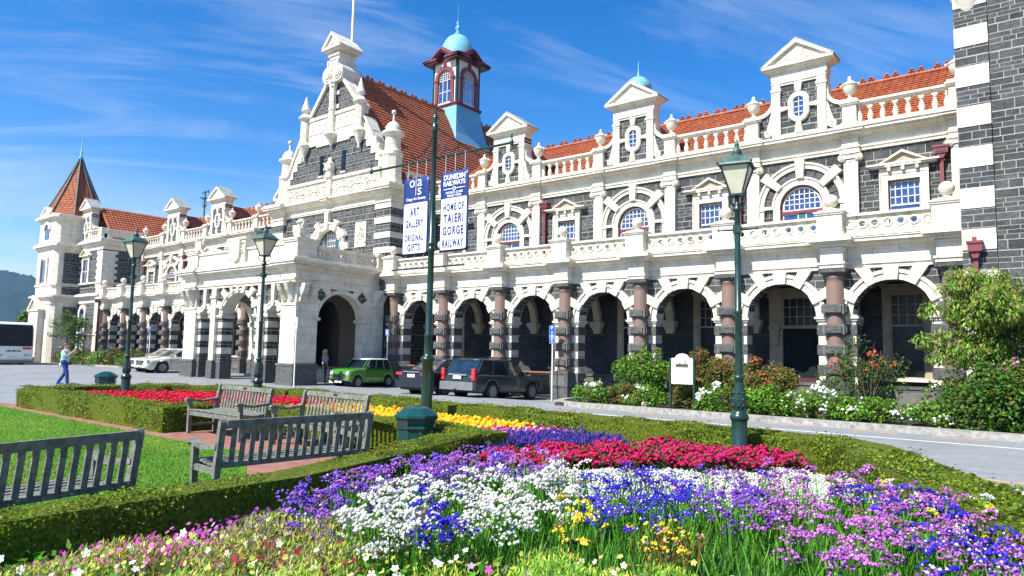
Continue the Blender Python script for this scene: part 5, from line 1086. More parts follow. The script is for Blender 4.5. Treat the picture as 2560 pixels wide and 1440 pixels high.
PUR = [(.26, .10, .66), (.34, .16, .72), (.42, .14, .60), (.20, .09, .62)]; WHT = [(.80, .80, .72), (.72, .74, .62), (.85, .85, .80)]; BLU = [(.03, .02, .55), (.05, .03, .68), (.10, .05, .6)]; MAU = [(.50, .15, .55), (.60, .2, .6), (.42, .12, .5)]; YEL = [(.8, .68, .05), (.75, .6, .04)]
statice('purple_statice', [(18.0, -20.15), (17.75, -19.7), (17.45, -19.0), (17.4, -18.3), (17.8, -17.8), (18.45, -18.6), (18.35, -19.1), (18.6, -20.0), (18.95, -20.6), (18.6, -20.65)], 72, PUR, 'large clump of lavender and violet statice beside the near hedge')
statice('pink_purple_statice', [(17.6, -18.3), (17.5, -17.2), (18.3, -16.9), (18.9, -17.6), (18.5, -18.6)], 48, MAU+PUR, 'pinkish violet statice heads behind the white clump')
statice('white_statice', [(19.05, -20.55), (18.5, -19.9), (18.3, -19.2), (18.55, -18.9), (19.1, -19.5), (19.5, -20.1), (19.75, -20.6), (19.5, -20.75)], 62, WHT, 'white statice clump in the middle of the near flower bed', headr=.1, fr=.0155, nf=24)
statice('white_statice', [(18.75, -19.1), (18.45, -18.4), (19.1, -17.75), (19.75, -18.6), (20.05, -19.4), (19.8, -19.95), (19.6, -20.0), (19.2, -19.4)], 52, WHT, 'second white statice clump, between the purple and the royal blue', headr=.1, fr=.0155, nf=24)
statice('white_statice', [(18.6, -17.9), (18.6, -17.3), (19.6, -17.2), (19.9, -17.5), (19.5, -18.0)], 16, WHT, 'scattered white statice heads just in front of the alyssum carpet')
statice('blue_statice', [(19.75, -18.6), (19.4, -18.0), (19.5, -17.1), (20.05, -17.0), (20.5, -18.0), (20.75, -18.9), (20.35, -19.25)], 64, BLU, 'vivid royal blue statice in the middle of the bed', fr=.0105)
statice('blue_statice', [(18.45, -19.25), (18.6, -19.1), (19.85, -20.3), (19.75, -20.5)], 75, BLU, 'small spray of blue statice among the white heads')
statice('blue_statice', [(21.3, -16.5), (21.9, -16.2), (23.0, -17.6), (23.6, -19.4), (22.6, -19.6), (21.8, -17.6)], 20, BLU, 'blue statice at the right end of the near bed')
statice('yellow_statice', [(19.6, -18.6), (19.8, -18.4), (20.42, -19.4), (20.25, -19.6)], 80, YEL, 'small clump of yellow statice between the white and the blue', h=.42, headr=.045)
statice('dried_yellow_statice', [(20.45, -18.8), (20.65, -18.5), (21.08, -19.35), (20.88, -19.6)], 190, [(.75, .55, .05), (.65, .42, .05)], 'drying golden statice on brown stems', h=.40, headr=.035, nf=8, stemcols=[(.28, .09, .03), (.35, .16, .05), (.2, .07, .03)])
statice('mauve_statice', [(20.2, -17.2), (20.5, -16.0), (21.3, -15.6), (22.4, -16.9), (23.2, -18.6), (23.6, -19.9), (22.9, -20.2), (22.3, -19.5), (21.5, -19.1), (21.05, -18.3), (21.0, -17.4), (21.6, -16.9), (21.6, -16.4)], 38, MAU, 'pinkish mauve statice filling the right side of the near bed', fr=.0115, tilt=(.05, 0))
statice('mauve_statice', [(20.2, -17.2), (20.5, -16.0), (21.3, -15.6), (21.5, -16.4), (20.9, -17.6)], 5, MAU, 'sparse mauve statice standing before the alyssum carpet', h=.52)
statice('violet_statice', [(20.2, -17.5), (20.7, -17.0), (21.3, -18.5), (20.95, -18.85)], 48, [(.18, .05, .55), (.25, .08, .6)], 'loose violet blue statice on tall stems in front of the alyssum', h=.58)
statice('yellow_and_white_statice', [(21.5, -16.3), (22.0, -15.8), (22.9, -17.2), (22.4, -17.5)], 34, YEL+WHT, 'mixed yellow and white statice near the right hedge', headr=.05)
def blades(name, poly, dens, L0, label):
    P = sample(poly, dens); n = len(P); b = np.c_[P, np.full(n, GZ)]; L = L0*rng.uniform(.5, 1.1, n); th = rng.random(n)*6.28; t = b+np.c_[np.cos(th)*.1, np.sin(th)*.1, L]; mid = b*.5+t*.5+np.c_[np.cos(th)*-.025, np.sin(th)*-.025, .02+0*L]
    ph = th+1.57+rng.normal(0, .6, n); s_ = np.c_[np.cos(ph), np.sin(ph), 0*ph]*rng.uniform(.003, .008, n)[:, None]; V = np.stack([b-s_*.6, b+s_*.6, mid+s_, mid-s_, t+s_*.15, t-s_*.15], 1).reshape(-1, 3); k = 6*np.arange(n)[:, None]; F = np.concatenate([k+np.array([[0, 1, 2, 3]]), k+np.array([[3, 2, 4, 5]])])
    c = pick([(.06, .24, .012), (.12, .36, .025), (.03, .12, .01), (.20, .44, .06), (.02, .07, .008), (.03, .10, .02)], n, .35); return shape_obj(name, V, F, np.concatenate([c, c]), 'leaf', label=label, cat='plants', kind='stuff')
blades('statice_stems', [(18.9, -20.3), (19.1, -19.6), (19.6, -19.3), (20.3, -18.9), (20.9, -18.2), (21.5, -17.9), (22.4, -18.4), (23.0, -19.2), (22.4, -20.1), (21.4, -19.8), (20.3, -19.9), (19.9, -20.4)], 800, .40, 'tall bright green winged stems standing below the flower heads')
# ---- low mixed front planting: tobacco flowers and spent stems
FP = [(17.62, -24), (17.55, -21.9), (17.45, -20.6), (18.4, -20.45), (19.05, -20.45), (19.4, -20.1), (20.1, -20.0), (20.75, -19.6), (21.3, -19.4), (21.7, -19.7), (22.1, -20.6), (22.2, -21.8), (20.0, -23.3)]
def strands(name, poly, dens, h, pal, label, wd=.009, seg=.048):
    """stalks in drifts: height, gaps and colour vary from patch to patch"""
    P = sample(poly, dens); f1 = np.sin(P[:, 0]*2.9+.6)*np.cos(P[:, 1]*2.3)+.5*np.sin(P[:, 0]*7.1+P[:, 1]*5.3); f2 = np.cos(P[:, 0]*1.9-P[:, 1]*1.3)+.5*np.sin(P[:, 1]*4.7)
    P = P[(f1+rng.normal(0, .45, len(P))) > -.75]; f1 = np.sin(P[:, 0]*2.9+.6)*np.cos(P[:, 1]*2.3)+.5*np.sin(P[:, 0]*7.1+P[:, 1]*5.3); f2 = np.cos(P[:, 0]*1.9-P[:, 1]*1.3)+.5*np.sin(P[:, 1]*4.7); n = len(P)
    z = GZ+h*rng.random(n)**.6*(1+.3*f1)*np.clip((P[:, 0]-17.3)/.9, .35, 1); c = np.c_[P, z]; V, F = quads(c, np.tile((.2, -.8, .6), (n, 1)), wd, seg/wd, .6, up=(0, 0, 1.1))
    k = np.clip(((f2+rng.normal(0, .55, n))*.5+.5)*len(pal), 0, len(pal)-1).astype(int); cc = np.array([np.array(pal[i])[rng.integers(0, len(pal[i]))] for i in k])*rng.uniform(.6, 1.3, (n, 1))
    return shape_obj(name, V, F, np.clip(cc, 0, 1), 'leaf', label=label, cat='plants', kind='stuff')
strands('spent_stalks', FP, 6000, .36, [[(.12, .36, .02), (.24, .48, .04), (.45, .55, .05), (.06, .2, .01)], [(.6, .62, .05), (.72, .68, .12), (.3, .46, .03), (.12, .34, .02)], [(.36, .40, .05), (.20, .09, .06), (.46, .44, .10), (.14, .28, .03), (.28, .08, .18), (.22, .32, .04)]], 'tangle of yellowing stalks and faded tobacco flowers at the front of the bed')
P = sample(FP, 900); P = P[(np.sin(P[:, 0]*2.3+1)*np.cos(P[:, 1]*2.1)+rng.normal(0, .3, len(P))) > .1]; V, F = quads(np.c_[P, GZ+.30*rng.random(len(P))], np.tile((0, -.4, 1.), (len(P), 1)), .042, 1.7, .8)
shape_obj('green_leaves', V, F, pick([(.08, .30, .02), (.12, .38, .04), (.05, .18, .015), (.22, .36, .05)], len(P), .3), 'leaf', label='broad fresh green leaves between the stalks at the front of the bed', cat='plants', kind='stuff')
def stars(name, poly, dens, h, cols, label, r=.018):
    P = sample(poly, dens); n = len(P); c = np.c_[P, GZ+h*rng.uniform(.7, 1.15, n)*np.clip((P[:, 0]-17.3)/.9, .5, 1)]; nr = rng.normal(0, .45, (n, 3))+np.array([.1, -.6, .8]); nr /= np.linalg.norm(nr, axis=1, keepdims=True)
    a = np.cross(nr, rng.normal(0, 1, (n, 3))); a /= np.linalg.norm(a, axis=1, keepdims=True); b = np.cross(nr, a); rr = (r*rng.uniform(.7, 1.3, n))[:, None]; V = []; cols_ = pick(cols, n, .15)
    for k in range(5):
        t0 = k*1.2566; e = lambda t, q: c+(a*math.cos(t)+b*math.sin(t))*rr*q+nr*rr*.12*q
        V.append(np.stack([c, e(t0-.5, .8), e(t0, 1.1), e(t0+.5, .8)], 1))
    V = np.stack(V, 1).reshape(-1, 3); F = np.arange(len(V)).reshape(-1, 4); return shape_obj(name, V, F, np.repeat(cols_, 5, 0), 'petal', label=label, cat='flowers', kind='stuff')
FL = [(17.6, -22.6), (17.5, -20.9), (18.5, -20.7), (18.9, -21.6), (18.6, -23)]
stars('magenta_tobacco_flowers', [(17.7, -22.0), (17.65, -21.0), (18.2, -20.8), (18.75, -21.4), (18.3, -22.1)], 330, .37, [(.6, .06, .45), (.7, .15, .55), (.45, .03, .3)], 'magenta pink star flowers at the front left of the bed', .014)
stars('dark_purple_flowers', [(17.6, -21.0), (17.6, -20.2), (18.3, -20.2), (18.5, -20.9)], 420, .40, [(.12, .02, .16), (.2, .04, .3), (.3, .1, .45)], 'dark purple star flowers below the lavender statice', .014)
stars('white_tobacco_flowers', FP, 16, .36, [(.85, .85, .8), (.8, .8, .6)], 'scattered white star flowers in the front planting', .024)
stars('lime_tobacco_flowers', FP, 60, .33, [(.6, .62, .16), (.5, .55, .1)], 'scattered lime yellow star flowers in the front planting', .018)
stars('red_tobacco_flowers', [(18.7, -21.2), (18.7, -20.7), (19.4, -20.4), (19.6, -21.0), (19.2, -21.6)], 120, .31, [(.3, .008, .03), (.22, .01, .03)], 'small dark red star flowers in front of the white statice', .024)
stars('pink_tobacco_flowers', [(19.3, -21.6), (20.4, -19.9), (22.6, -19.8), (23.3, -20.2), (21.6, -21.8)], 26, .3, [(.65, .1, .4), (.6, .4, .65)], 'few pink and lilac star flowers at the front right of the bed', .026)
P = np.concatenate([sample([(2.2, -17.7), (12.8, -17.65), (14.6, -18.7), (17.1, -19.5), (17.1, -24), (8, -24), (-2, -19)], 900), sample([(10, -19), (12.8, -17.8), (14.6, -18.7), (17.1, -19.5), (17.1, -22.5), (14, -22.5)], 1500)])
V, F = quads(np.c_[P, GZ+.028+.012*rng.random(len(P))], np.tile((0, -.8, .35), (len(P), 1)), .011, 3.6, .7, up=(0, 0, 1.3)); cl_ = pick([(.09, .28, .012), (.13, .32, .018), (.19, .30, .035), (.06, .19, .01)], len(P), .3); pt = (np.sin(P[:, 0]*1.3+P[:, 1]*.7)+np.sin(P[:, 1]*2.1-P[:, 0]*.4)+rng.normal(0, .5, len(P))) > 1.0; cl_[pt] = cl_[pt]*np.array([1.7, 1.05, 1.6])
shape_obj('grass_blades', V, F, np.clip(cl_, 0, 1), 'leaf', label='short mown grass blades of the lawn', cat='grass', kind='stuff')
#PART5
# ================================================================ GARDEN FURNITURE
def make_bench(name='park_bench', **k):
    L, T = 1.86, 'weathered_teak'; b = empty(name, **k); h = L/2
    def post(x, nm='rear_post'):
        mb = MB(); mb.pr([(.22, 0), (.28, 0), (.28, .40), (.36, .88), (.345, .905), (.32, .91), (.30, .89), (.22, .42)], 'x', x-.032, x+.032, T); return mb.obj(nm, b)
    for s in (-1, 1):
        post(s*(h-.035)); mb = MB(); mb.box(s*(h-.035)-.032, s*(h-.035)+.032, -.30, -.235, 0, .62, T); mb.obj('front_leg', b)
        mb = MB(); x = s*(h-.035); P = [(-.36, .60), (-.37, .635), (-.34, .665), (-.28, .665), (-.18, .635), (-.05, .62), (.1, .635), (.29, .655)]; mb.pr(P+[(y, z-.042) for y, z in P[:0:-1]], 'x', x-.042, x+.042, T); mb.obj('armrest', b)
        mb = MB(); mb.box(x-.02, x+.02, -.235, .22, .35, .41, T); mb.box(x-.018, x+.018, -.235, .22, .14, .18, T); mb.obj('side_rail', b)
    mb = MB()
    for i in range(7): y = -.30+i*.082; z = .425+.012*math.cos(i*.9); mb.box(-h+.07, h-.07, y, y+.07, z, z+.022, T)
    mb.box(-h+.07, h-.07, -.29, -.265, .345, .42, T); mb.obj('seat', b)
    mb = MB(); n = 16
    for i in range(n):
        x = -h+.16+(L-.32)*i/(n-1); mb.pr([(.285, .46), (.30, .46), (.358, .83), (.343, .83)], 'x', x-.026, x+.026, T)
    mb.pr([(.27, .42), (.305, .42), (.312, .47), (.277, .47)], 'x', -h+.07, h-.07, T); mb.obj('backrest', b)
    mb = MB(); mb.pr([(.325, .82), (.365, .82), (.378, .90), (.338, .90)], 'x', -h+.07, h-.07, T); mb.obj('top_rail', b)
    mb = MB(); mb.box(-.05, .05, .325, .332, .845, .885, 'iron'); mb.obj('plaque', b); return b
GB = 'slatted wooden benches around the lawn'
b1 = make_bench(label='weathered bench facing the lawn, nearest the red flowers and furthest left of the brick paving', cat='bench', group=GB); b1.location = (10.75, -16.72, GZ+.012)
copy_tree(b1, None, (13.2, -16.5, GZ+.012), R(-2), label='weathered bench against the short hedge with yellow flowers showing through its slats')
copy_tree(b1, None, (16.12, -19.05, GZ+.02), R(-94), label='weathered bench seen from behind beside the near hedge, its arm reaching over the grass')
copy_tree(b1, None, (16.55, -21.85, GZ+.02), R(-79), label='weathered bench cut by the left edge of the picture, seen from behind')
def make_lamp(**k):
    l = empty('street_lamp', **k); D, V_ = 'post_green', 'verdigris'
    mb = MB(); mb.lathe([(.14, 0), (.14, .04), (.118, .06), (.116, .70)], 0, 0, 24, D); mb.lathe([(.116, .70), (.137, .73), (.14, .77), (.12, .81), (.085, .84), (.088, .87), (.105, .93), (.108, 1.0), (.09, 1.12), (.068, 1.26), (.064, 1.31), (.08, 1.33), (.08, 1.37), (.06, 1.39)], 0, 0, 24, D)
    for i in range(8):
        t = i*math.pi/4
        for z, r in ((.93, .102), (1.02, .10), (1.12, .088)): mb.add(*blob((r*math.cos(t), r*math.sin(t), z), .022, (1, 1, 2.0)), D, True)
    mb.obj('base', l)
    mb = MB(); mb.lathe([(.052, 1.39), (.05, 2.3), (.066, 2.33), (.066, 2.37), (.05, 2.39), (.044, 3.5), (.044, 3.9), (.07, 3.93), (.07, 3.96), (.046, 3.98), (.05, 4.0), (.036, 4.03), (.032, 4.16)], 0, 0, 20, D); mb.box(-.06, .06, -.06, .06, 3.57, 3.69, D); mb.obj('shaft', l)
    mb = MB(); mb.tube([(-.28, 0, 3.63), (-.05, 0, 3.63)], .014, D, 8, .022); mb.tube([(.05, 0, 3.63), (.28, 0, 3.63)], .022, D, 8, .014)
    for s in (-1, 1): mb.add(*blob((s*.285, 0, 3.63), .026, (1, 1, 1)), D, True)
    mb.obj('ladder_bar', l)
    mb = MB()
    for s in (0, 1, 2, 3):
        t = s*math.pi/2+.78; c, q = math.cos(t), math.sin(t); mb.tube([(.05*c, .05*q, 4.0), (.13*c, .13*q, 4.05), (.17*c, .17*q, 4.13), (.14*c, .14*q, 4.2)], .012, D, 6)
    mb.obj('bracket', l)
    zb, zt, wb, wt = 4.18, 4.60, .088, .212; mb = MB(); mb.box(-wb-.02, wb+.02, -wb-.02, wb+.02, zb-.03, zb, D); mb.box(-wt-.02, wt+.02, -wt-.02, wt+.02, zt, zt+.025, D)
    for sx_ in (-1, 1):
        for sy in (-1, 1): mb.tube([(sx_*wb, sy*wb, zb), (sx_*wt, sy*wt, zt)], .014, D, 6)
    mb.obj('lantern_frame', l)
    mb = MB(); e = .008; mb.add([(s*(w_-e), t*(w_-e), z) for w_, z in ((wb, zb), (wt, zt)) for s, t in ((-1, -1), (1, -1), (1, 1), (-1, 1))], [(0, 1, 5, 4), (1, 2, 6, 5), (2, 3, 7, 6), (3, 0, 4, 7)], 'lamp_frosted'); mb.obj('glass', l)
    mb = MB(); lv = [(.255, 4.615), (.24, 4.65), (.155, 4.75), (.10, 4.78)]; vs = [(s*h_, t*h_, z) for h_, z in lv for s, t in ((-1, -1), (1, -1), (1, 1), (-1, 1))]
    mb.add(vs, [(j*4+i, j*4+(i+1) % 4, j*4+4+(i+1) % 4, j*4+4+i) for j in range(3) for i in range(4)]+[(0, 1, 2, 3)], V_)
    mb.lathe([(.11, 4.78), (.10, 4.82), (.075, 4.88), (.085, 4.89), (.06, 4.95), (.025, 5.0), (.04, 5.02), (.03, 5.06), (.0, 5.14)], 0, 0, 16, V_, cz=-.06)
    for s in (-1, 1):
        for t in (-1, 1): mb.add(*blob((s*.248, t*.248, 4.64), .028, (1, 1, 1)), V_)
    mb.obj('lantern_roof', l); return l
GLm = 'old street lamps in the flower beds'
l1 = make_lamp(label='dark green street lamp rising from the crimson flowers, nearest and tallest in view', cat='street lamp', group=GLm); l1.location = (19.1, -13.2, GZ); l1.rotation_euler = (0, 0, R(12))
copy_tree(l1, None, (5.9, -13.15, GZ), R(5), label='dark green street lamp in front of the portico, behind the far bench')
copy_tree(l1, None, (2.0, -14.9, GZ), R(8), label='dark green street lamp furthest left, in the red flower bed')
# banner pole
bp = empty('banner_pole', (12.3, -13.1, GZ), label='tall green pole with cross arms that carries two banners', cat='pole')
D = 'post_green'
mb = MB(); mb.lathe([(.122, 0), (.12, .95), (.12, 1.42), (.15, 1.46), (.158, 1.50), (.13, 1.54), (.09, 1.56), (.085, 1.62), (.092, 1.68), (.078, 1.95), (.09, 1.98), (.09, 2.02), (.074, 2.05), (.066, 3.8), (.085, 3.83), (.085, 3.88), (.068, 3.9), (.068, 3.94), (.085, 3.96), (.085, 4.0), (.064, 4.02), (.058, 6.45), (.072, 6.46), (.072, 6.62), (.045, 6.65), (.035, 6.68), (.07, 6.76), (.048, 6.84), (.025, 6.87), (.038, 6.89), (.0, 7.05)], 0, 0, 24, D); mb.box(.09, .135, -.06, .06, .75, 1.25, D); mb.obj('shaft', bp)
mb = MB(); mb.tube([(-2.1, 0, 5.89), (2.1, .1, 5.89)], .026, D, 10)
for x, y in ((-2.1, 0), (2.1, .1)): mb.lathe([(.035, -.05), (.045, 0), (.035, .05), (.015, .08), (.025, .12), (0, .22)], x, y, 10, D, cz=5.89)
mb.obj('upper_arm', bp)
mb = MB(); mb.tube([(-1.25, 0, 3.47), (.95, .03, 3.47)], .02, D, 10); mb.obj('lower_arm', bp)
mb = MB()
for s in (-1, 1):
    mb.tube([(s*.1, 0, 6.35), (s*.16, 0, 6.2), (s*.3, 0, 6.05), (s*.55, 0, 5.98), (s*.72, 0, 6.0), (s*.74, 0, 6.08), (s*.66, 0, 6.09)], .016, 'iron', 6)
    mb.tube([(s*.1+.24*s*(1-math.cos(t))/2, 0, 6.05+.12*math.sin(t)) for t in np.linspace(-1.2, 3.6, 10)], .013, 'iron', 6)
mb.obj('scroll_bracket', bp)
TXT = {}
def text(par, s, x, z, wd, ht, y, mat, name='lettering', bold=.0, depth=.003, sp=1.0):
    cu_ = bpy.data.curves.new('t', 'FONT'); cu_.body = s; cu_.size = 1; cu_.extrude = .02; cu_.align_x = 'LEFT'; cu_.offset = bold; cu_.resolution_u = 3; cu_.space_character = sp
    o = bpy.data.objects.new('t', cu_); COL.objects.link(o); dg = bpy.context.evaluated_depsgraph_get(); me = bpy.data.meshes.new_from_object(o.evaluated_get(dg)); bpy.data.objects.remove(o); bpy.data.curves.remove(cu_)
    n = len(me.vertices); co = np.empty(n*3, np.float32); me.vertices.foreach_get('co', co); co = co.reshape(-1, 3); mn, mx = co.min(0), co.max(0)
    k = (co-mn)/(mx-mn+1e-9); out = np.stack([x-wd/2+k[:, 0]*wd, y-depth+k[:, 2]*0+(1-k[:, 2])*depth, z+k[:, 1]*ht], 1).astype(np.float32); me.vertices.foreach_set('co', out.ravel()); me.materials.clear(); me.materials.append(MC[mat]); me.update()
    q = bpy.data.objects.new(name, me); COL.objects.link(q); q.parent = par; return q
def rrect(x0, x1, z0, z1, r):
    P = []
    for cx_, cz_, a in ((x1-r, z1-r, 0), (x0+r, z1-r, 90), (x0+r, z0+r, 180), (x1-r, z0+r, 270)):
        P += [(cx_+r*math.cos(R(a+t)), cz_+r*math.sin(R(a+t))) for t in (0, 30, 60, 90)]
    return P
def banner(x0, x1, zlo, zhi, split, label):
    cxm = (x0+x1)/2; W2 = (x1-x0)/2; o = empty('hanging_banner', (12.3+cxm, -13.1, GZ+zlo), label=label, cat='banner', group='banners on the green pole'); H_ = zhi-zlo
    mb = MB(); nx_, nz = 8, 14; vs = []; 
    for yy in (0, .012):
        for j in range(nz+1):
            for i in range(nx_+1): vs.append((-W2+2*W2*i/nx_, yy+.008*math.sin(i*.9+j*.35), H_*j/nz))
    O = (nx_+1)*(nz+1); fs = []
    for j in range(nz):
        for i in range(nx_): a = j*(nx_+1)+i; fs += [(a, a+1, a+nx_+2, a+nx_+1), (O+a, O+a+1, O+a+nx_+2, O+a+nx_+1)]
    for i in range(nx_): fs += [(i, i+1, O+i+1, O+i), (nz*(nx_+1)+i, nz*(nx_+1)+i+1, O+nz*(nx_+1)+i+1, O+nz*(nx_+1)+i)]
    for j in range(nz): a = j*(nx_+1); fs += [(a, a+nx_+1, O+a+nx_+1, O+a), (a+nx_, a+2*nx_+1, O+a+2*nx_+1, O+a+nx_)]
    mb.add(vs, fs, 'navy', True); mb.obj('cloth', o); mb = MB(); mb.pr(rrect(-W2+.035, W2-.035, .04, split, .04), 'y', -.014, -.010, 'banner_white'); mb.obj('white_panel', o)
    mb = MB()
    for q in (-.7, 0, .7): mb.tube([(q*W2, .004, -.36 if q else -.3), (q*W2, .004, .0)], .006, 'galv', 6); mb.tube([(q*W2, .004, H_-.02), (q*W2, .004, 5.89-zhi+H_)], .009, 'galv', 6)
    mb.obj('hanging_rods', o); return o, W2, H_
o, w2, hh = banner(-.93, -.12, 3.77, 5.52, 1.17, 'banner on the left of the green pole with ART GALLERY and ORIGINAL GIFTS')
yt = -.016
text(o, 'o', -.13, 1.54, .16, .16, -.011, 'banner_white', bold=.0); text(o, 'a', .11, 1.54, .14, .16, -.011, 'banner_white', bold=.0); text(o, 's', .11, 1.345, .12, .16, -.011, 'banner_white', bold=.0)
mb = MB(); mb.box(-.012, .0, -.016, -.011, 1.34, 1.72, 'banner_white'); mb.obj('rule', o); text(o, 'Otago Art Society', 0, 1.22, .62, .085, -.011, 'banner_white', bold=.01)
text(o, 'ART', -.02, .87, .29, .20, yt, 'letter_navy', bold=.036, sp=1.24); text(o, 'GALLERY', -.02, .62, .56, .18, yt, 'letter_navy', bold=.036, sp=1.24)
mb = MB(); mb.box(-.3, .3, -.018, -.0145, .53, .536, 'letter_navy'); mb.obj('rule', o)
text(o, 'ORIGINAL', -.02, .31, .58, .16, yt, 'letter_navy', bold=.036, sp=1.24); text(o, 'GIFTS', -.02, .09, .40, .17, yt, 'letter_navy', bold=.036, sp=1.24)
o, w2, hh = banner(.24, 1.05, 3.77, 5.50, 1.15, 'banner on the right of the green pole with HOME OF TAIERI GORGE RAILWAY')
text(o, 'DUNEDIN', 0, 1.55, .62, .115, -.011, 'banner_white', bold=.02); text(o, 'RAILWAYS', 0, 1.42, .64, .11, -.011, 'banner_white', bold=.02)
mb = MB(); mb.ring(0, 1.35, .028, .045, -.018, -.012, 'banner_white', 0, 360, 16); mb.box(-.31, -.06, -.016, -.012, 1.345, 1.36, 'banner_white'); mb.box(.06, .31, -.016, -.012, 1.345, 1.36, 'banner_white'); mb.obj('roundel', o)
text(o, 'WORLD CLASS', 0, 1.245, .5, .05, -.011, 'banner_white', bold=.012); text(o, 'TRAIN TRIPS', 0, 1.175, .42, .05, -.011, 'banner_white', bold=.012)
text(o, 'HOME OF', 0, .87, .60, .17, yt, 'letter_navy', bold=.036, sp=1.24); text(o, 'TAIERI', 0, .61, .58, .20, yt, 'letter_navy', bold=.036, sp=1.24); text(o, 'GORGE', 0, .35, .60, .19, yt, 'letter_navy', bold=.036, sp=1.24); text(o, 'RAILWAY', 0, .09, .61, .17, yt, 'letter_navy', bold=.036, sp=1.24)
# litter bins
def make_bin(**k):
    b = empty('litter_bin', **k); g = 'bin_green'
    mb = MB(); mb.lathe([(.29, 0), (.30, .42), (.33, .44), (.33, .46), (.29, .48), (.29, .50), (.31, .52), (.31, .54), (.33, .56), (.33, .58)], 0, 0, 8, g, smooth=False, ph=R(22.5)); mb.obj('body', b)
    mb = MB(); mb.lathe([(.33, .585), (.36, .60), (.36, .64), (.2, .745), (.09, .775), (.09, .78)], 0, 0, 8, g, smooth=False, ph=R(22.5)); mb.obj('lid', b); mb = MB(); mb.box(-.12, .12, -.295, -.27, .47, .55, 'iron'); mb.obj('opening', b); return b
n1_ = make_bin(label='octagonal dark green litter bin behind the near hedge, beside the banner pole', cat='litter bin', group='octagonal litter bins'); n1_.location = (14.98, -15.95, GZ+.02)
copy_tree(n1_, None, (-1.9, -13.9, G(-1.9, -13.9)), R(10), label='octagonal dark green litter bin beyond the far left hedge')
# signs
def pole_sign(x, y, zt, panels, label, r=.028, mat='sign_white'):
    o = empty('parking_sign', (x, y, G(x, y)), label=label, cat='sign', group='parking signs on white poles'); g = G(x, y); mb = MB(); mb.tube([(0, 0, 0), (0, 0, zt-g)], r, mat, 10); mb.obj('pole', o)
    for z0, z1, w_, m_, bm, what in panels:
        mb = MB(); mb.pr(rrect(-w_/2-.008, w_/2+.008, z0-g-.008, z1-g+.008, .02), 'y', -r-.012, -r-.006, bm); mb.pr(rrect(-w_/2, w_/2, z0-g, z1-g, .015), 'y', -r-.016, -r-.0125, m_); p = mb.obj('panel', o)
        for s, tx_, tz, tw, thh, tm in what: text(p, s, tx_, tz-g, tw, thh, -r-.0165, tm, bold=.02)
    return o
o = pole_sign(6.79, -.72, 3.0, [(2.52, 3.0, .27, 'sign_blue', 'sign_white', [('P', 0, 2.86, .09, .11, 'sign_white')]), (2.3, 2.5, .24, 'sign_blue', 'sign_white', [('P', 0, 2.40, .07, .08, 'sign_white'), ('30', 0, 2.33, .08, .055, 'sign_white')])], 'blue parking signs on a white pole in front of a banded column')
mb = MB(); mb.ring(0, 2.72-G(6.79, -.72), .025, .038, -.048, -.0447, 'sign_white', 0, 300, 14); mb.box(-.015, .0, -.048, -.0447, 2.72, 2.79, 'sign_white'); mb.box(-.015, .04, -.0481, -.0447, 2.735, 2.748, 'sign_white'); mb.obj('wheelchair_symbol', o); mb = MB()
for i in range(3): mb.box(-.07-.01*i, .07+.01*i, -.048, -.0447, 2.62-.035*i, 2.635-.035*i, 'sign_white')
mb.obj('small_print', o)
o = pole_sign(-3.1, -.72, 2.9, [(2.62, 2.9, .25, 'sign_blue', 'sign_white', [])], 'blue loading sign on a white pole behind the green car'); g = G(-3.1, -.72)
mb = MB(); mb.box(-.06, .0, -.048, -.0447, 2.7-g, 2.86-g, 'sign_white'); mb.box(0, .06, -.048, -.0447, 2.70-g, 2.76-g, 'sign_white'); mb.box(.03, .06, -.048, -.0447, 2.80-g, 2.83-g, 'sign_white'); mb.box(-.08, .08, -.048, -.0447, 2.65-g, 2.665-g, 'sign_white'); mb.obj('loading_symbol', o)
o = pole_sign(-3.55, -5.6, 3.25, [(2.75, 3.25, .2, 'sign_white', 'sign_white', [])], 'narrow white and red sign on a white pole in front of the portico corner'); mb = MB(); mb.box(-.05, .05, -.048, -.0447, 2.70, 2.78, 'red_paint'); mb.obj('red_symbol', o); mb = MB(); mb.box(-.03, .04, -.048, -.0447, 2.93, 2.95, 'letter_navy'); mb.box(-.03, .02, -.048, -.0447, 2.86, 2.88, 'letter_navy'); mb.box(-.06, .06, -.048, -.0447, 2.61, 2.63, 'galv'); mb.obj('small_print', o)
o = pole_sign(-26.3, -1.7, 3.2, [(2.75, 3.2, .3, 'sign_blue', 'sign_blue', [('P', 0, 3.0, .12, .15, 'sign_white')])], 'blue parking sign on a white pole in front of the left arcade')
# information board
ib = empty('information_board', (14.08, -4.4, .33), label='white arched information board on two dark green posts in the rose bed', cat='sign'); g = .33
for x in (-.37, .37): mb = MB(); mb.box(x-.03, x+.03, -.03, .03, -.05, 1.50, 'post_green'); mb.obj('post', ib)
mb = MB(); pts = [(-.335, .74), (.335, .74), (.335, 1.49), (.24, 1.50)]+[(.21*math.cos(t), 1.5+.13*math.sin(t)) for t in np.linspace(.15, math.pi-.15, 12)]+[(-.24, 1.5), (-.335, 1.49)]; mb.pr(pts, 'y', -.02, .02, 'sign_white'); pn = mb.obj('panel', ib)
mb = MB(); mb.box(-.2, .2, -.024, -.0205, 1.22, 1.25, 'plinth_stone'); mb.box(-.2, .2, -.0245, -.0205, 1.25, 1.33, 'plaster'); mb.box(.08, .12, -.025, -.0205, 1.33, 1.45, 'plaster'); mb.pr([(-.1, 1.33), (-.03, 1.33), (-.065, 1.39)], 'y', -.025, -.0205, 'plaster')
for x in np.linspace(-.17, .17, 9): mb.box(x-.012, x+.012, -.0262, -.0246, 1.26, 1.30, 'dark_glass')
mb.obj('printed_picture', pn)
mb = MB(); mb.ring(0, .84, .0, .02, -.024, -.0205, 'iron', 0, 360, 10); mb.obj('printed_emblem', pn)
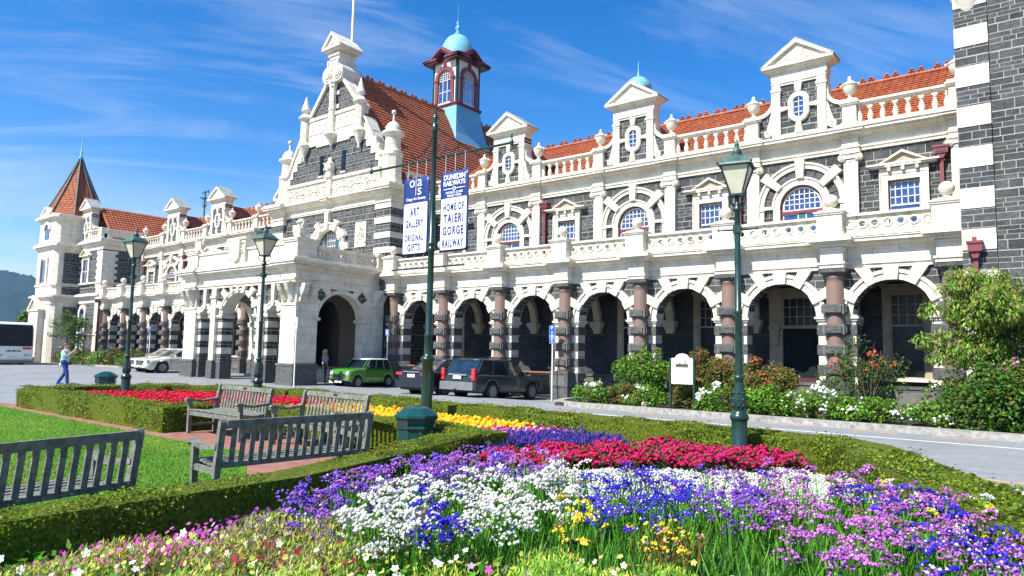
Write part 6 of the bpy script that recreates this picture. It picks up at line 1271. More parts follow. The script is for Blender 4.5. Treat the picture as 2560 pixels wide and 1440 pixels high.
# railings under the arcade beside the cars
for i, (x0, x1, z) in enumerate(((-2.8, -.7, .62), (.7, 2.8, .6), (4.1, 6.3, .55))):
    o = empty('iron_railing', ((x0+x1)/2, .35, 0), label=('low iron railing with timber handrail behind the green car', 'low iron railing with timber handrail behind the black saloon', 'low iron railing with timber handrail behind the dark estate car')[i], cat='railing', group='iron railings between the columns'); h = (x1-x0)/2
    mb = MB(); mb.box(-h, h, -.05, .05, z+.52, z+.58, 'rail_brown'); mb.obj('handrail', o); mb = MB(); mb.box(-h, h, -.012, .012, .08, .11, 'iron'); mb.box(-h, h, -.012, .012, z+.44, z+.47, 'iron')
    for q in np.linspace(-h+.05, h-.05, 20): mb.tube([(q, 0, 0), (q, 0, z+.5)], .009, 'iron', 5)
    for q in np.linspace(-h+.25, h-.25, 6): mb.ring(q, z+.2, .12, .14, -.008, .008, 'iron', 0, 360, 12)
    mb.obj('balusters', o)
# ================================================================ CARS
def car(name, paint, L, Wd, H, top, belt, ww, wheels, wr, clear, roofpaint=None, tw=.78, lowpaint=None, nose=.12, **k):
    """x forward (front at +L/2). top: list of (x,z) for the bonnet-belt-boot line; belt=(xf,xr) glass base; ww=(xf,xr,z) roof ends"""
    o = empty(name, **k); hw = Wd/2; st = sorted(set([round(v, 3) for v in np.linspace(-L/2, L/2, 61)])); ztop = lambda x: float(np.interp(x, [p[0] for p in top], [p[1] for p in top]))
    def section(x, inset=0):
        e = min(1, (L/2-abs(x))/.35); w = hw*(.80+.20*math.sqrt(max(0, 1-(1-e)**2))); zt = ztop(x); zb = clear+ (.12*(1-min(1, (L/2-abs(x))/.25)))
        for wx in wheels:
            d = abs(x-wx)
            if d < wr+.06: zb = max(zb, math.sqrt((wr+.06)**2-d*d)+wr)
        zb = min(zb, zt-.1); m_ = (zb+zt)/2
        P = [(0, zb), (w*.9, zb), (w*.985, zb+.05), (w, min(m_, zt-.2)+.0), (w*.99, zt-.14), (w*.955, zt-.04), (w*.86, zt), (w*.5, zt+.022), (0, zt+.03)]
        return P+[(-y, z) for y, z in P[-2:0:-1]]
    S = [section(x) for x in st]; m_ = len(S[0]); mb = MB(); vs = [(x, y, z) for x, s in zip(st, S) for y, z in s]
    fs = [(j*m_+i, j*m_+(i+1) % m_, (j+1)*m_+(i+1) % m_, (j+1)*m_+i) for j in range(len(st)-1) for i in range(m_)]
    lows = {0, m_-1}; lo = [f for n_, f in enumerate(fs) if (n_ % m_) in lows]; lp = [f for n_, f in enumerate(fs) if (n_ % m_) in ((1, 2, m_-2, m_-3) if lowpaint else ())]; hi = [f for n_, f in enumerate(fs) if f not in lo and f not in lp] if len(fs) < 3000 else fs
    mb.add(vs, hi, paint, True); mb.add(vs, lo, 'rubber', True)
    if lp: mb.add(vs, lp, lowpaint, True)
    mb.add(S and [(st[0], y, z) for y, z in S[0]], [tuple(range(m_))], paint); mb.add([(st[-1], y, z) for y, z in S[-1]], [tuple(range(m_))], paint)
    body = mb.obj('body', o)
    bf, br = belt; rf, rr, rz = ww; wb = hw*.93; wt = hw*tw; zf, zr = ztop(bf)-.02, ztop(br)-.02
    B = [(bf, wb*.88, zf), (bf-.12, wb, ztop(bf-.12)-.03), (br+.1, wb, ztop(br+.1)-.03), (br, wb*.9, zr)]; T_ = [(rf, wt*.9, rz), (rf-.1, wt, rz), (rr+.1, wt, rz), (rr, wt*.92, rz)]
    ring_b = [(x, y, z) for x, y, z in B]+[(x, -y, z) for x, y, z in B[::-1]]; ring_t = [(x, y, z) for x, y, z in T_]+[(x, -y, z) for x, y, z in T_[::-1]]
    mb = MB(); mb.add(ring_b+ring_t, [(i, (i+1) % 8, 8+(i+1) % 8, 8+i) for i in range(8)], 'car_glass'); mb.obj('windows', o)
    mb = MB(); rp = roofpaint or paint; e = .025; rg = [(x+(e if x > 0 else -e) if abs(x-rf) < .2 or abs(x-rr) < .2 else x, y+(e if y > 0 else -e), rz-.015) for x, y, z in ring_t]
    mid = [(x*.97+.0, y*.93, H-.03) for x, y, z in rg]; tp = [(x*.8, y*.6, H) for x, y, z in rg]; cxr = (rf+rr)/2
    mid = [((x-cxr)*.95+cxr, y, z) for (x, _, _), (_, y, z) in zip(rg, mid)]; tp = [((x-cxr)*.75+cxr, y, z) for (x, _, _), (_, y, z) in zip(rg, tp)]
    mb.add(rg+mid+tp, [(i+8*j, (i+1) % 8+8*j, 8+8*j+(i+1) % 8, 8+8*j+i) for j in range(2) for i in range(8)]+[tuple(range(16, 24)), tuple(range(8))], rp, True); mb.obj('roof', o)
    mb = MB()
    for i in (0, 1, 2, 3, 4, 5, 6, 7):
        if i: mb = MB()
        if i in (1, 6): mb.tube([ring_b[i], ring_t[i]], .024, paint, 6)
        elif i in (0, 7, 3, 4): mb.tube([ring_b[i], ring_t[i]], .026, paint, 6)
        else: mb.tube([ring_b[i], ring_t[i]], .03, paint, 6)
        mb.obj('pillar', o)
    for f_ in (.36, .70):
        for s in (-1, 1):
            x0, x1 = bf-.12+(br+.1-bf+.12)*f_, rf-.1+(rr+.1-rf+.1)*f_; mb = MB(); mb.tube([(x0, s*(wb+.004), ztop(x0)-.03), (x1, s*(wt+.004), rz)], .03, paint, 6); mb.obj('pillar', o)
    for wx in wheels:
        for s in (-1, 1):
            wy = s*(hw-.1); mb = MB(); mb.M = Matrix.Translation((wx, wy, wr)) @ Matrix.Rotation(s*-math.pi/2, 4, 'X')
            mb.lathe([(wr*.62, .09), (wr*.8, .1), (wr*.95, .085), (wr, .04), (wr, -.08), (wr*.9, -.1), (wr*.5, -.1)], 0, 0, 24, 'rubber'); t = mb.obj('wheel', o)
            mb = MB(); mb.M = Matrix.Translation((wx, wy, wr)) @ Matrix.Rotation(s*-math.pi/2, 4, 'X'); mb.lathe([(0, .075), (wr*.15, .078), (wr*.2, .05)], 0, 0, 20, 'alloy'); mb.lathe([(0, .04), (wr*.62, .045), (wr*.64, .09)], 0, 0, 20, 'rubber'); mb.lathe([(wr*.62, .085), (wr*.64, .1), (wr*.68, .1)], 0, 0, 20, 'alloy')
            for q in range(6): a = q*math.pi/3; mb.M = Matrix.Translation((wx, wy, wr)) @ Matrix.Rotation(s*-math.pi/2, 4, 'X') @ Matrix.Rotation(a, 4, 'Z'); mb.box(wr*.1, wr*.62, -.013, .013, .05, .085, 'alloy')
            mb.obj('hubcap', t)
            # dark wheel housing
            mb = MB(); mb.M = Matrix.Translation((wx, s*(hw-.2), wr)) @ Matrix.Rotation(s*-math.pi/2, 4, 'X'); mb.lathe([(wr+.05, 0), (wr+.05, .1)], 0, 0, 18, 'rubber'); mb.obj('wheel_housing', o)
    mb = MB(); bm_ = belt[0]*.35+belt[1]*.65
    for x in (bm_, belt[0]-.15, wheels[0]-wr-.12 if wheels[0] > 0 else 0):
        for s in (-1, 1): mb.box(x-.006, x+.006, s*(hw-.01), s*(hw+.002), clear+.15, ztop(x)-.1, 'rubber')
    mb.obj('door_gaps', o)
    return o, body
def bx_part(o, name, boxes, m):
    mb = MB()
    for b in boxes: mb.box(*b, m)
    return mb.obj(name, o)
# green mini
o, bd = car('small_hatchback', 'paint_green', 3.05, 1.41, 1.35, [(-1.53, .60), (-1.48, .78), (-1.36, .86), (.5, .88), (.75, .88), (1.25, .85), (1.46, .80), (1.53, .55)], (.60, -1.36), (.24, -1.14, 1.29), (.98, -1.05), .255, .2, 'paint_white', .84, label='small bright green classic car with a white roof parked beside the portico', cat='car')
for s in (-1, 1):
    mb = MB(); mb.M = Matrix.Translation((1.44, s*.5, .64)) @ Matrix.Rotation(math.pi/2, 4, 'Y'); mb.lathe([(.12, 0), (.115, .06), (.075, .1), (0, .11)], 0, 0, 16, 'headlamp'); mb.lathe([(.14, 0), (.14, .05), (.115, .065)], 0, 0, 16, 'chrome'); mb.obj('headlight', o)
    bx_part(o, 'indicator', [(1.46, 1.53, s*.55-.035, s*.55+.035, .42, .49)], 'indicator')
    bx_part(o, 'bonnet_stripe', [(.72+q*.08, .80+q*.08, s*.36-.05, s*.36+.05, .872-.004*q-.03*max(0, q-5)/3, .893-.0075*q-.02*max(0, q-5)/3) for q in range(8)], 'paint_white')
    bx_part(o, 'door_mirror', [(.42, .52, s*.70, s*.82, .93, 1.0)], 'chrome')
bx_part(o, 'grille', [(1.49, 1.55, -.37, .37, .42, .62)], 'chrome'); bx_part(o, 'grille_bars', [(1.55, 1.557, -.34, .34, .44+.035*q, .455+.035*q) for q in range(5)], 'iron'); bx_part(o, 'front_bumper', [(1.50, 1.60, -.68, .68, .33, .39)], 'chrome'); bx_part(o, 'number_plate', [(1.56, 1.575, -.22, .22, .22, .32)], 'plate'); bx_part(o, 'rear_bumper', [(-1.6, -1.5, -.66, .66, .33, .39)], 'chrome')
text_p = None
o.rotation_euler = (0, 0, R(-84)); o.location = (-3.30, -2.0, G(-3, -1.9)-.01)
# dark estate
o, bd = car('estate_car', 'paint_dark_teal', 4.38, 1.74, 1.55, [(-2.22, .72), (-2.15, .98), (.85, .98), (1.1, .96), (2.0, .84), (2.17, .72), (2.22, .5)], (1.05, -2.12), (.42, -1.72, 1.48), (1.37, -1.16), .325, .26, None, .80, None, label='dark teal estate car seen from behind, grey bumper, nearest the arcade columns', cat='car')
for s in (-1, 1):
    bx_part(o, 'tail_light', [(-2.225, -2.10, s*.83-.15 if s > 0 else s*.83-.0, s*.83+.0 if s > 0 else s*.83+.15, .72, 1.16)], 'tail_red')
    mb = MB(); mb.tube([(.3, s*.62, 1.56), (.2, s*.62, 1.60), (-1.5, s*.62, 1.60), (-1.6, s*.62, 1.56)], .018, 'iron', 6); mb.obj('roof_rail', o); bx_part(o, 'door_mirror', [(.75, .88, s*.86, s*1.02, .98, 1.1)], 'paint_dark_teal')
bx_part(o, 'rear_bumper', [(-2.30, -2.12, -.82, .82, .36, .66)], 'grey_plastic'); bx_part(o, 'number_plate', [(-2.255, -2.235, -.2, .2, .76, .88)], 'plate'); bx_part(o, 'tailgate_trim', [(-2.25, -2.23, -.45, .45, .90, .94)], 'chrome'); bx_part(o, 'tow_bar', [(-2.4, -2.3, -.03, .03, .34, .4)], 'iron'); mb = MB(); mb.tube([(-2.16, .05, 1.0), (-2.05, -.3, 1.12)], .01, 'iron', 5); mb.obj('rear_wiper', o)
o.rotation_euler = (0, 0, R(91)); o.location = (5.12, -2.3, .06); o.rotation_euler = (0, R(1.6), R(91))
# black saloon
o, bd = car('saloon_car', 'paint_black', 4.55, 1.76, 1.46, [(-2.27, .75), (-2.2, .98), (-1.6, 1.0), (.9, .95), (1.15, .93), (2.05, .78), (2.2, .68), (2.27, .48)], (1.2, -1.75), (.45, -1.0, 1.40), (1.38, -1.3), .31, .22, None, .76, label='black saloon car partly hidden by the green pole and the dark estate car', cat='car')
for s in (-1, 1): bx_part(o, 'tail_light', [(-2.285, -2.12, min(s*.86, s*.5), max(s*.86, s*.5), .80, .90)], 'tail_red'); bx_part(o, 'door_mirror', [(.75, .88, s*.88, s*1.03, .96, 1.06)], 'paint_black')
bx_part(o, 'number_plate', [(-2.30, -2.275, -.2, .2, .72, .84)], 'plate'); bx_part(o, 'chrome_strip', [(-2.295, -2.27, -.45, .45, .91, .94)], 'chrome'); bx_part(o, 'rear_bumper', [(-2.34, -2.2, -.84, .84, .35, .6)], 'paint_black')
o.location = (3.22, -2.75, .11); o.rotation_euler = (0, R(1.2), R(90))
# pale saloons on the left
for i, (x, pm, lab) in enumerate(((-19.2, 'paint_cream', 'cream saloon car half hidden by the portico, nearer of the two pale cars'), (-21.5, 'paint_white', 'white car behind the cream saloon, left of the portico'))):
    o, bd = car('saloon_car', pm, 4.8, 1.84, 1.45, [(-2.4, .8), (-2.3, 1.02), (-1.7, 1.03), (.9, .96), (1.2, .93), (2.1, .80), (2.32, .70), (2.4, .5)], (1.15, -1.8), (.35, -1.0, 1.39), (1.45, -1.42), .34, .2, None, .76, label=lab, cat='car')
    for s in (-1, 1): bx_part(o, 'headlight', [(2.12, 2.36, min(s*.86, s*.6), max(s*.86, s*.6), .62, .76)], 'headlamp'); bx_part(o, 'door_mirror', [(.7, .83, s*.92, s*1.07, .95, 1.06)], pm)
    bx_part(o, 'grille', [(2.3, 2.42, -.42, .42, .48, .72)], 'iron'); bx_part(o, 'grille_bars', [(2.42, 2.43, -.38, .38, .52+.06*q, .545+.06*q) for q in range(3)], 'chrome'); bx_part(o, 'number_plate', [(2.42, 2.44, -.18, .18, .36, .46)], 'plate')
    o.rotation_euler = (0, 0, R(-91)); o.location = (x, -2.95+.5*i, G(x, -4)-.01)
# coach
o = empty('coach', (-41.5, -6.5, .30), label='white coach with a large dark windscreen at the left edge', cat='bus')
mb = MB(); pf = [(-5.5, .3), (4.35, .3), (4.5, .45), (4.55, 1.2), (4.35, 2.6), (4.15, 3.0), (3.9, 3.1), (-5.5, 3.1)]; mb.pr(pf, 'y', -1.22, 1.22, 'sign_white'); mb.obj('body', o)
mb = MB(); mb.pr([(4.53, 1.35), (4.56, 1.35), (4.37, 2.62), (4.20, 2.92), (4.17, 2.90)], 'y', -1.16, 1.16, 'dark_glass'); mb.obj('windscreen', o)
mb = MB(); mb.box(-5.3, 3.9, -1.235, 1.235, 1.5, 2.6, 'dark_glass'); mb.obj('side_windows', o); bx_part(o, 'lower_skirt', [(-5.4, 4.5, -1.2, 1.2, .12, .3)], 'grey_plastic'); bx_part(o, 'front_stripe', [(4.53, 4.565, .55, 1.1, 1.12, 1.28)], 'red_paint')
for s in (-1, 1): bx_part(o, 'headlight', [(4.5, 4.57, s*.95-.14, s*.95+.14, .62, .78)], 'headlamp'); bx_part(o, 'indicator', [(4.5, 4.572, s*.72-.05, s*.72+.05, .64, .76)], 'indicator')
mb = MB()
for i in range(10): mb.box(4.55, 4.57, -.5+.1*i, -.42+.1*i, .95, 1.0+.04*(i % 3), 'letter_navy' if i < 7 else 'red_paint')
mb.obj('front_lettering', o)
bx_part(o, 'number_plate', [(4.54, 4.57, -.25, .25, .5, .62)], 'plate')
for wx in (2.6, -3.2):
    for s in (-1, 1):
        mb = MB(); mb.M = Matrix.Translation((wx, s*1.1, .48-.3+.3)) @ Matrix.Rotation(s*-math.pi/2, 4, 'X'); mb.lathe([(.2, .14), (.4, .15), (.48, .12), (.48, -.12), (.3, -.14)], 0, 0, 20, 'rubber'); mb.lathe([(0, .1), (.2, .12), (.26, .16)], 0, 0, 16, 'alloy'); mb.obj('wheel', o)
#PART6
# ================================================================ FIGURES
def organic(name, parts, mat, vox, parent=None, smooth=6, **k):
    """union of capsules and ellipsoids fused to one continuous surface by a voxel remesh"""
    b = bmesh.new()
    for p in parts:
        if p[0] == 'e':
            _, c, r = p[:3]; M = Matrix.Translation(c) @ (p[3] if len(p) > 3 else Matrix.Identity(4)) @ Matrix.Diagonal((*r, 1)); bmesh.ops.create_icosphere(b, subdivisions=3, radius=1, matrix=M)
        else:
            _, a, c, r0, r1 = p; a, c = Vector(a), Vector(c); n = 6
            L = (c-a).length; q = (c-a).to_track_quat('Z', 'Y').to_matrix().to_4x4() if L > 1e-6 else Matrix.Identity(4); M = Matrix.Translation((a+c)/2) @ q
            bmesh.ops.create_cone(b, cap_ends=True, segments=14, radius1=r0, radius2=r1, depth=max(L, 1e-4), matrix=M); bmesh.ops.create_icosphere(b, subdivisions=2, radius=r0*1.01, matrix=Matrix.Translation(a)); bmesh.ops.create_icosphere(b, subdivisions=2, radius=r1*1.01, matrix=Matrix.Translation(c))
    me = bpy.data.meshes.new('t'); b.to_mesh(me); b.free(); o = bpy.data.objects.new('t', me); COL.objects.link(o)
    m_ = o.modifiers.new('r', 'REMESH'); m_.mode = 'VOXEL'; m_.voxel_size = vox; m_.use_smooth_shade = True
    s_ = o.modifiers.new('s', 'SMOOTH'); s_.iterations = smooth; s_.factor = .5
    dg = bpy.context.evaluated_depsgraph_get(); m2 = bpy.data.meshes.new_from_object(o.evaluated_get(dg)); bpy.data.objects.remove(o); bpy.data.meshes.remove(me)
    m2.name = name; m2.materials.clear(); m2.materials.append(MC[mat]); m2.polygons.foreach_set('use_smooth', np.ones(len(m2.polygons), bool))
    q = bpy.data.objects.new(name, m2); COL.objects.link(q)
    if parent is not None: q.parent = parent
    tag(q, **k); return q
# seated heraldic lions with shields on the portico corners (facing -Y)
def lion(x, y, z, rz, label):
    o = empty('lion_statue', (x, y, z), rz, label=label, cat='statue', group='stone lions on the portico')
    P = [('c', (0, .22, .2), (0, -.02, .58), .2, .17), ('e', (0, -.04, .62), (.19, .17, .2)), ('e', (0, -.1, .80), (.15, .15, .16)), ('c', (0, -.2, .78), (0, -.29, .76), .075, .06), ('e', (-.16, .2, .2), (.12, .2, .2)), ('e', (.16, .2, .2), (.12, .2, .2)),
         ('c', (-.12, -.12, .5), (-.13, -.24, .06), .075, .05), ('c', (.12, -.12, .5), (.2, -.26, .42), .07, .06), ('c', (-.2, .2, .08), (-.2, -.08, .05), .07, .06), ('c', (.2, .2, .08), (.2, -.08, .05), .07, .06), ('e', (-.09, -.05, .95), (.04, .03, .05)), ('e', (.09, -.05, .95), (.04, .03, .05)), ('c', (.1, .4, .08), (.26, .3, .3), .035, .03), ('e', (-.13, -.28, .05), (.06, .09, .05))]
    for i in range(16): t = i*.4; P.append(('e', (.16*math.cos(t), -.03, .72+.17*math.sin(t)), (.055, .1, .055)))
    organic('body', P, 'white_stone', .018, o, 3); mb = MB(); mb.box(-.34, .34, -.36, .42, 0, .05, W_); mb.obj('base', o)
    mb = MB(); sh = [(-.2, .62), (.24, .62), (.26, .35), (.18, .16), (.02, .06), (-.14, .16), (-.22, .35)]; mb.pr(sh, 'y', -.36, -.31, W_); mb.box(-.0, .05, -.375, -.36, .1, .6, W_); mb.box(-.2, .23, -.3755, -.36, .38, .43, W_); s_ = mb.obj('shield', o); return o
lion(PC-4.55, PY+.5, 6.96, R(10), 'seated stone lion with a shield on the left corner of the portico'); lion(PC+4.55, PY+.5, 6.96, R(10), 'seated stone lion with a shield on the right corner of the portico')
def hand(base, d, up_, s, curl=.5):
    d, up_ = Vector(d).normalized(), Vector(up_).normalized(); sd = d.cross(up_)*s; b = Vector(base); P = [('e', tuple(b+d*.045), (.028, .028, .028)), ('c', tuple(b), tuple(b+d*.08), .022, .03)]
    for i, (o_, l) in enumerate(((-.03, .062), (-.01, .072), (.01, .068), (.029, .052))):
        a = b+d*.085+sd*o_; m_ = a+d*l*.5-up_*.01; e = m_+d*l*.5*(1-curl)-up_*l*.6*curl; P += [('c', tuple(a), tuple(m_), .0095, .009), ('c', tuple(m_), tuple(e), .009, .0075)]
    t = b+d*.03-sd*.03; P += [('c', tuple(t), tuple(t-sd*.03+d*.03), .011, .010), ('c', tuple(t-sd*.03+d*.03), tuple(t-sd*.032+d*.06-up_*.01), .010, .008)]; return P
def person(name, loc, rz, pose, h, cols_, label, hair, sc_=1.0):
    """figure faces local -Y; joints given in metres for a 1.7 m body"""
    o = empty(name, loc, rz, sc_*h/1.7, label=label, cat='person'); J = pose
    P = [('e', (0, -.01, 1.58), (.075, .095, .115)), ('c', (0, 0, 1.38), (0, -.005, 1.5), .052, .048), ('e', (0, -.10, 1.565), (.014, .022, .018)), ('e', (-.077, .0, 1.57), (.012, .022, .03)), ('e', (.077, 0, 1.57), (.012, .022, .03)), ('e', (0, -.085, 1.515), (.03, .018, .012)), ('e', (0, -.07, 1.485), (.035, .03, .02)), ('e', (-.03, -.088, 1.59), (.014, .012, .009)), ('e', (.03, -.088, 1.59), (.014, .012, .009))]
    P += [('c', (0, 0, 1.0), (0, 0, 1.32), .13, .15), ('c', (-.14, 0, 1.36), (.14, 0, 1.36), .06, .06), ('c', (-.08, 0, .93), (.08, 0, .93), .11, .11)]
    for s in ('l', 'r'):
        sh, el, wr_ = J['sh'+s], J['el'+s], J['wr'+s]; P += [('c', sh, el, .05, .038), ('c', el, wr_, .037, .025)]; dd = Vector(wr_)-Vector(el); P += hand(wr_, dd, J.get('up'+s, (0, 0, 1)), -1 if s == 'l' else 1)
        hp, kn, an = J['hp'+s], J['kn'+s], J['an'+s]; P += [('c', hp, kn, .082, .055), ('c', kn, an, .052, .036)]
    organic('body', P, cols_['skin'], .0085, o, 2)
    Q = [('c', (0, 0, .98), (0, 0, 1.30), .145, .165), ('c', (-.15, 0, 1.355), (.15, 0, 1.355), .072, .072), ('e', (0, .0, 1.2), (.185, .125, .2))]
    for s in ('l', 'r'): sh, el = Vector(J['sh'+s]), Vector(J['el'+s]); Q.append(('c', tuple(sh), tuple(sh.lerp(el, cols_.get('sleeve', .6))), .068, .062))
    organic('shirt', Q, cols_['shirt'], .014, o, 3)
    Q = [('c', (-.08, 0, .93), (.08, 0, .93), .128, .128)]
    for s in ('l', 'r'): Q += [('c', J['hp'+s], J['kn'+s], .098, .072), ('c', J['kn'+s], J['an'+s], .07, .062)]
    organic('trousers', Q, cols_['trousers'], .014, o, 3)
    for s in ('l', 'r'):
        a = Vector(J['an'+s]); organic('shoe', [('c', tuple(a+Vector((0, .04, -.045))), tuple(a+Vector((0, -.14, -.055))), .045, .038)], cols_['shoe'], .012, o, 2)
    organic('hair', hair, cols_['hair'], .012, o, 2); return o
HA = [('e', (0, .02, 1.62), (.088, .10, .095)), ('e', (0, -.02, 1.665), (.07, .085, .04))]
p1 = person('person', (-8.15, -13.0, G(-8, -13)+.01), R(38.7+92), dict(shl=(.17, 0, 1.36), shr=(-.17, 0, 1.36), ell=(.19, -.16, 1.16), elr=(-.19, -.15, 1.16), wrl=(.06, -.36, 1.40), wrr=(-.07, -.36, 1.40), hpl=(.09, 0, .90), hpr=(-.09, 0, .90), knl=(.09, .02, .50), knr=(-.09, -.16, .52), anl=(.09, .26, .12), anr=(-.09, -.20, .10)), 1.66,
       dict(skin='skin', shirt='shirt', trousers='jeans', shoe='sign_blue', hair='hair_brown', sleeve=.7), 'person in pale green shirt and blue jeans walking while raising a camera', HA)
mb = MB(); mb.box(-.055, .055, -.50, -.44, 1.43, 1.50, 'iron'); mb.lathe([(.025, 0), (.025, .03)], 0, 0, 10, 'iron'); cm_ = MB(); cm_.box(-.055, .055, -.49, -.45, 1.42, 1.50, 'iron'); c_ = cm_.obj('compact_camera', None, None, label='small black camera held up by the walking person', cat='camera'); c_.matrix_world = Matrix.Translation((-8.15, -13.0, G(-8, -13)+.01)) @ Matrix.Rotation(R(130.7), 4, 'Z') @ Matrix.Scale(1.66/1.7, 4)
bg_ = organic('shoulder_bag', [('e', (.14, .17, .98), (.10, .09, .17)), ('e', (.12, .2, .84), (.09, .08, .1)), ('c', (.1, .12, 1.12), (.02, .14, 1.38), .02, .02)], 'bag', .012, None, 3, label='crumpled white bag slung behind the walking person', cat='bag'); bg_.location = p1.location; bg_.rotation_euler = p1.rotation_euler; bg_.scale = (1.66/1.7,)*3
person('person', (-5.45, -2.6, G(-5.45, -2.6)+.01), R(150), dict(shl=(.16, 0, 1.36), shr=(-.16, 0, 1.36), ell=(.22, .02, 1.10), elr=(-.22, .02, 1.10), wrl=(.18, -.12, .93), wrr=(-.2, -.08, .88), hpl=(.08, 0, .90), hpr=(-.08, 0, .90), knl=(.09, -.02, .50), knr=(-.09, 0, .50), anl=(.1, .03, .11), anr=(-.1, 0, .11)), 1.64,
       dict(skin='skin', shirt='blouse', trousers='dark_cloth', shoe='dark_cloth', hair='hair_blonde', sleeve=.9), 'blonde person in a pale blouse standing in the shade of the portico', HA+[('c', (0, .07, 1.6), (0, .09, 1.36), .085, .06)])
# ================================================================ SHRUBS AND TREES
def crown(clumps, dens, size, cols_, asp=1.7, hang=None, fill=.85, jit=.7):
    Cs = []; Ns = []; Cl = []
    for (c, r, cc) in clumps:
        c = np.array(c); r = np.array(r if hasattr(r, '__len__') else (r, r, r)); n = int(dens*4*(r.prod()**(2/3)))
        d = rng.normal(0, 1, (n, 3)); d /= np.linalg.norm(d, axis=1, keepdims=True); q = rng.random(n)**.33*(1-fill)+fill*rng.uniform(.75, 1.0, n)
        Cs.append(c+d*r*q[:, None]); Ns.append(d*.7+np.array([0, -.2, .5])); Cl.append(pick(cc if cc is not None else cols_, n, .3))
    Cs, Ns, Cl = map(np.concatenate, (Cs, Ns, Cl)); V, F = quads(Cs, Ns, size, asp, jit, up=hang); return V, F, Cl
def shrub(name, x, y, z, rx, ry, h, cols_, label, flowers_=None, nf=0, fs=.04, dens=620, size=.052, seed=0, cat='shrub', group=None, sparse=0, asp=1.7, low=0.0, kcl=24):
    rs = np.random.default_rng(seed+11); root = empty(name, (x, y, z), label=label, cat=cat, group=group); cl = []
    for i in range(kcl):
        a = rs.random()*6.28; q = math.sqrt(rs.random())*.8; zz = low+(h-low)*rs.uniform(.12, .92)*(1-.35*q); r = rs.uniform(.26, .46)*min(rx, h)*(1-.5*sparse); s_ = rs.uniform(.75, 1.25)
        cl.append(((rx*q*math.cos(a), ry*q*math.sin(a), zz), (r*1.15, r, r*.85), [tuple(min(1, v*s_) for v in c) for c in cols_]))
    for i in range(int(kcl*1.2)):
        a = rs.random()*6.28; t = rs.uniform(.75, 1.12); p = rs.uniform(.1, 1.45); cl.append(((rx*t*math.cos(a)*math.cos(p), ry*t*math.sin(a)*math.cos(p), low+(h-low)*min(1.02, t*math.sin(p))), (.10*rx+.04,)*3, None))
    V, F, C_ = crown(cl, dens*(1-.55*sparse), size, cols_, asp, fill=.6); shape_obj('foliage', V, F, C_, 'leaf', root, kind='stuff')
    mb = MB()
    for i in range(9): a = rs.random()*6.28; q = rs.uniform(.3, .8); mb.tube([(0, 0, 0), (rx*q*.3*math.cos(a), ry*q*.3*math.sin(a), h*.35), (rx*q*math.cos(a), ry*q*math.sin(a), h*rs.uniform(.7, 1.0))], .022, 'bark', 5, .006)
    mb.obj('stems', root)
    if nf:
        P = []; grp = max(3, nf//7)
        hot = rs.integers(0, len(cl), max(4, nf//9))
        for i in range(nf):
            c, r, _ = cl[hot[rs.integers(0, len(hot))]]; d = rs.normal(0, 1, 3)+np.array([.1, -1.0, .55]); d /= np.linalg.norm(d); P.append(np.array(c)+d*np.array(r)*1.05)
        V, F = octs(np.array(P), fs*rng.uniform(.7, 1.3, len(P)), (1, 1, .8)); shape_obj('blooms', V, F, np.repeat(pick(flowers_, len(P), .1), 8, 0), 'petal', root, kind='stuff')
    return root
GR1 = [(.08, .22, .012), (.14, .32, .02), (.035, .10, .01), (.22, .36, .03)]; GR2 = [(.10, .16, .015), (.15, .16, .02), (.07, .12, .012), (.20, .10, .025), (.12, .10, .03)]; WH = [(.85, .85, .80)]; RS = [(.65, .08, .03), (.75, .14, .08), (.6, .05, .05)]
gs = 'flowering shrubs in the bed before the right wing'
shrub('green_shrub', 12.0, -2.9, .33, 1.0, .8, 1.8, GR1, 'tall green shrub left of the information board', None, 0, seed=1, group=gs)
shrub('red_tinged_shrub', 14.1, -2.7, .33, 1.25, .9, 1.75, GR2, 'broad orange red shrub right behind the information board', RS, 150, .035, seed=2, group=gs)
shrub('red_tinged_shrub', 15.9, -2.9, .33, 1.1, .8, 1.4, GR2, 'orange red shrub right of the nearest lamp post', RS, 80, .035, seed=3, group=gs)
for i, (x, y, h, nf, lab) in enumerate(((10.9, -4.2, .72, 50, 'white rose bush at the left end of the kerb'), (12.75, -4.3, .6, 20, 'white rose bush just left of the information board'), (15.0, -4.2, .72, 36, 'white rose bush between the information board and the lamp post'), (17.65, -4.2, .82, 60, 'white rose bush with the densest white heads, right of the lamp post'), (19.15, -4.3, .6, 20, 'low white rose bush in front of the twiggy shrub'), (20.35, -4.3, .6, 26, 'low white rose bush beside the big pink rose'))):
    shrub('white_rose_bush', x, y, .33, .68, .5, h, GR1, lab, WH, int(nf*1.3), .05, seed=20+i, cat='rose bush', group='white rose bushes along the kerb', dens=420, size=.045, kcl=18)
for i, (x, y, h, r, cc, lab) in enumerate(((16.4, -4.0, .80, .7, GR1, 'low leafy green shrub right of the lamp post, before the doorway'), (13.9, -3.7, .7, .55, GR2, 'low brownish shrub under the information board'), (18.5, -3.9, .62, .5, GR1, 'low green shrub at the foot of the twiggy shrub'), (11.8, -3.8, .62, .6, GR2, 'low olive shrub behind the left white roses'))):
    shrub('low_shrub', x, y, .33, r, .5, h, cc, lab, RS, 8 if cc is GR2 else 0, .025, seed=40+i, group=gs)
shrub('twiggy_shrub', 18.6, -3.2, .33, 1.15, .7, 2.1, [(.04, .11, .015), (.06, .15, .02), (.1, .14, .02), (.05, .09, .03)], 'open twiggy shrub with scattered orange blooms in front of a column', RS, 50, .036, seed=5, sparse=.5, size=.042, group=gs, dens=420, low=.35)
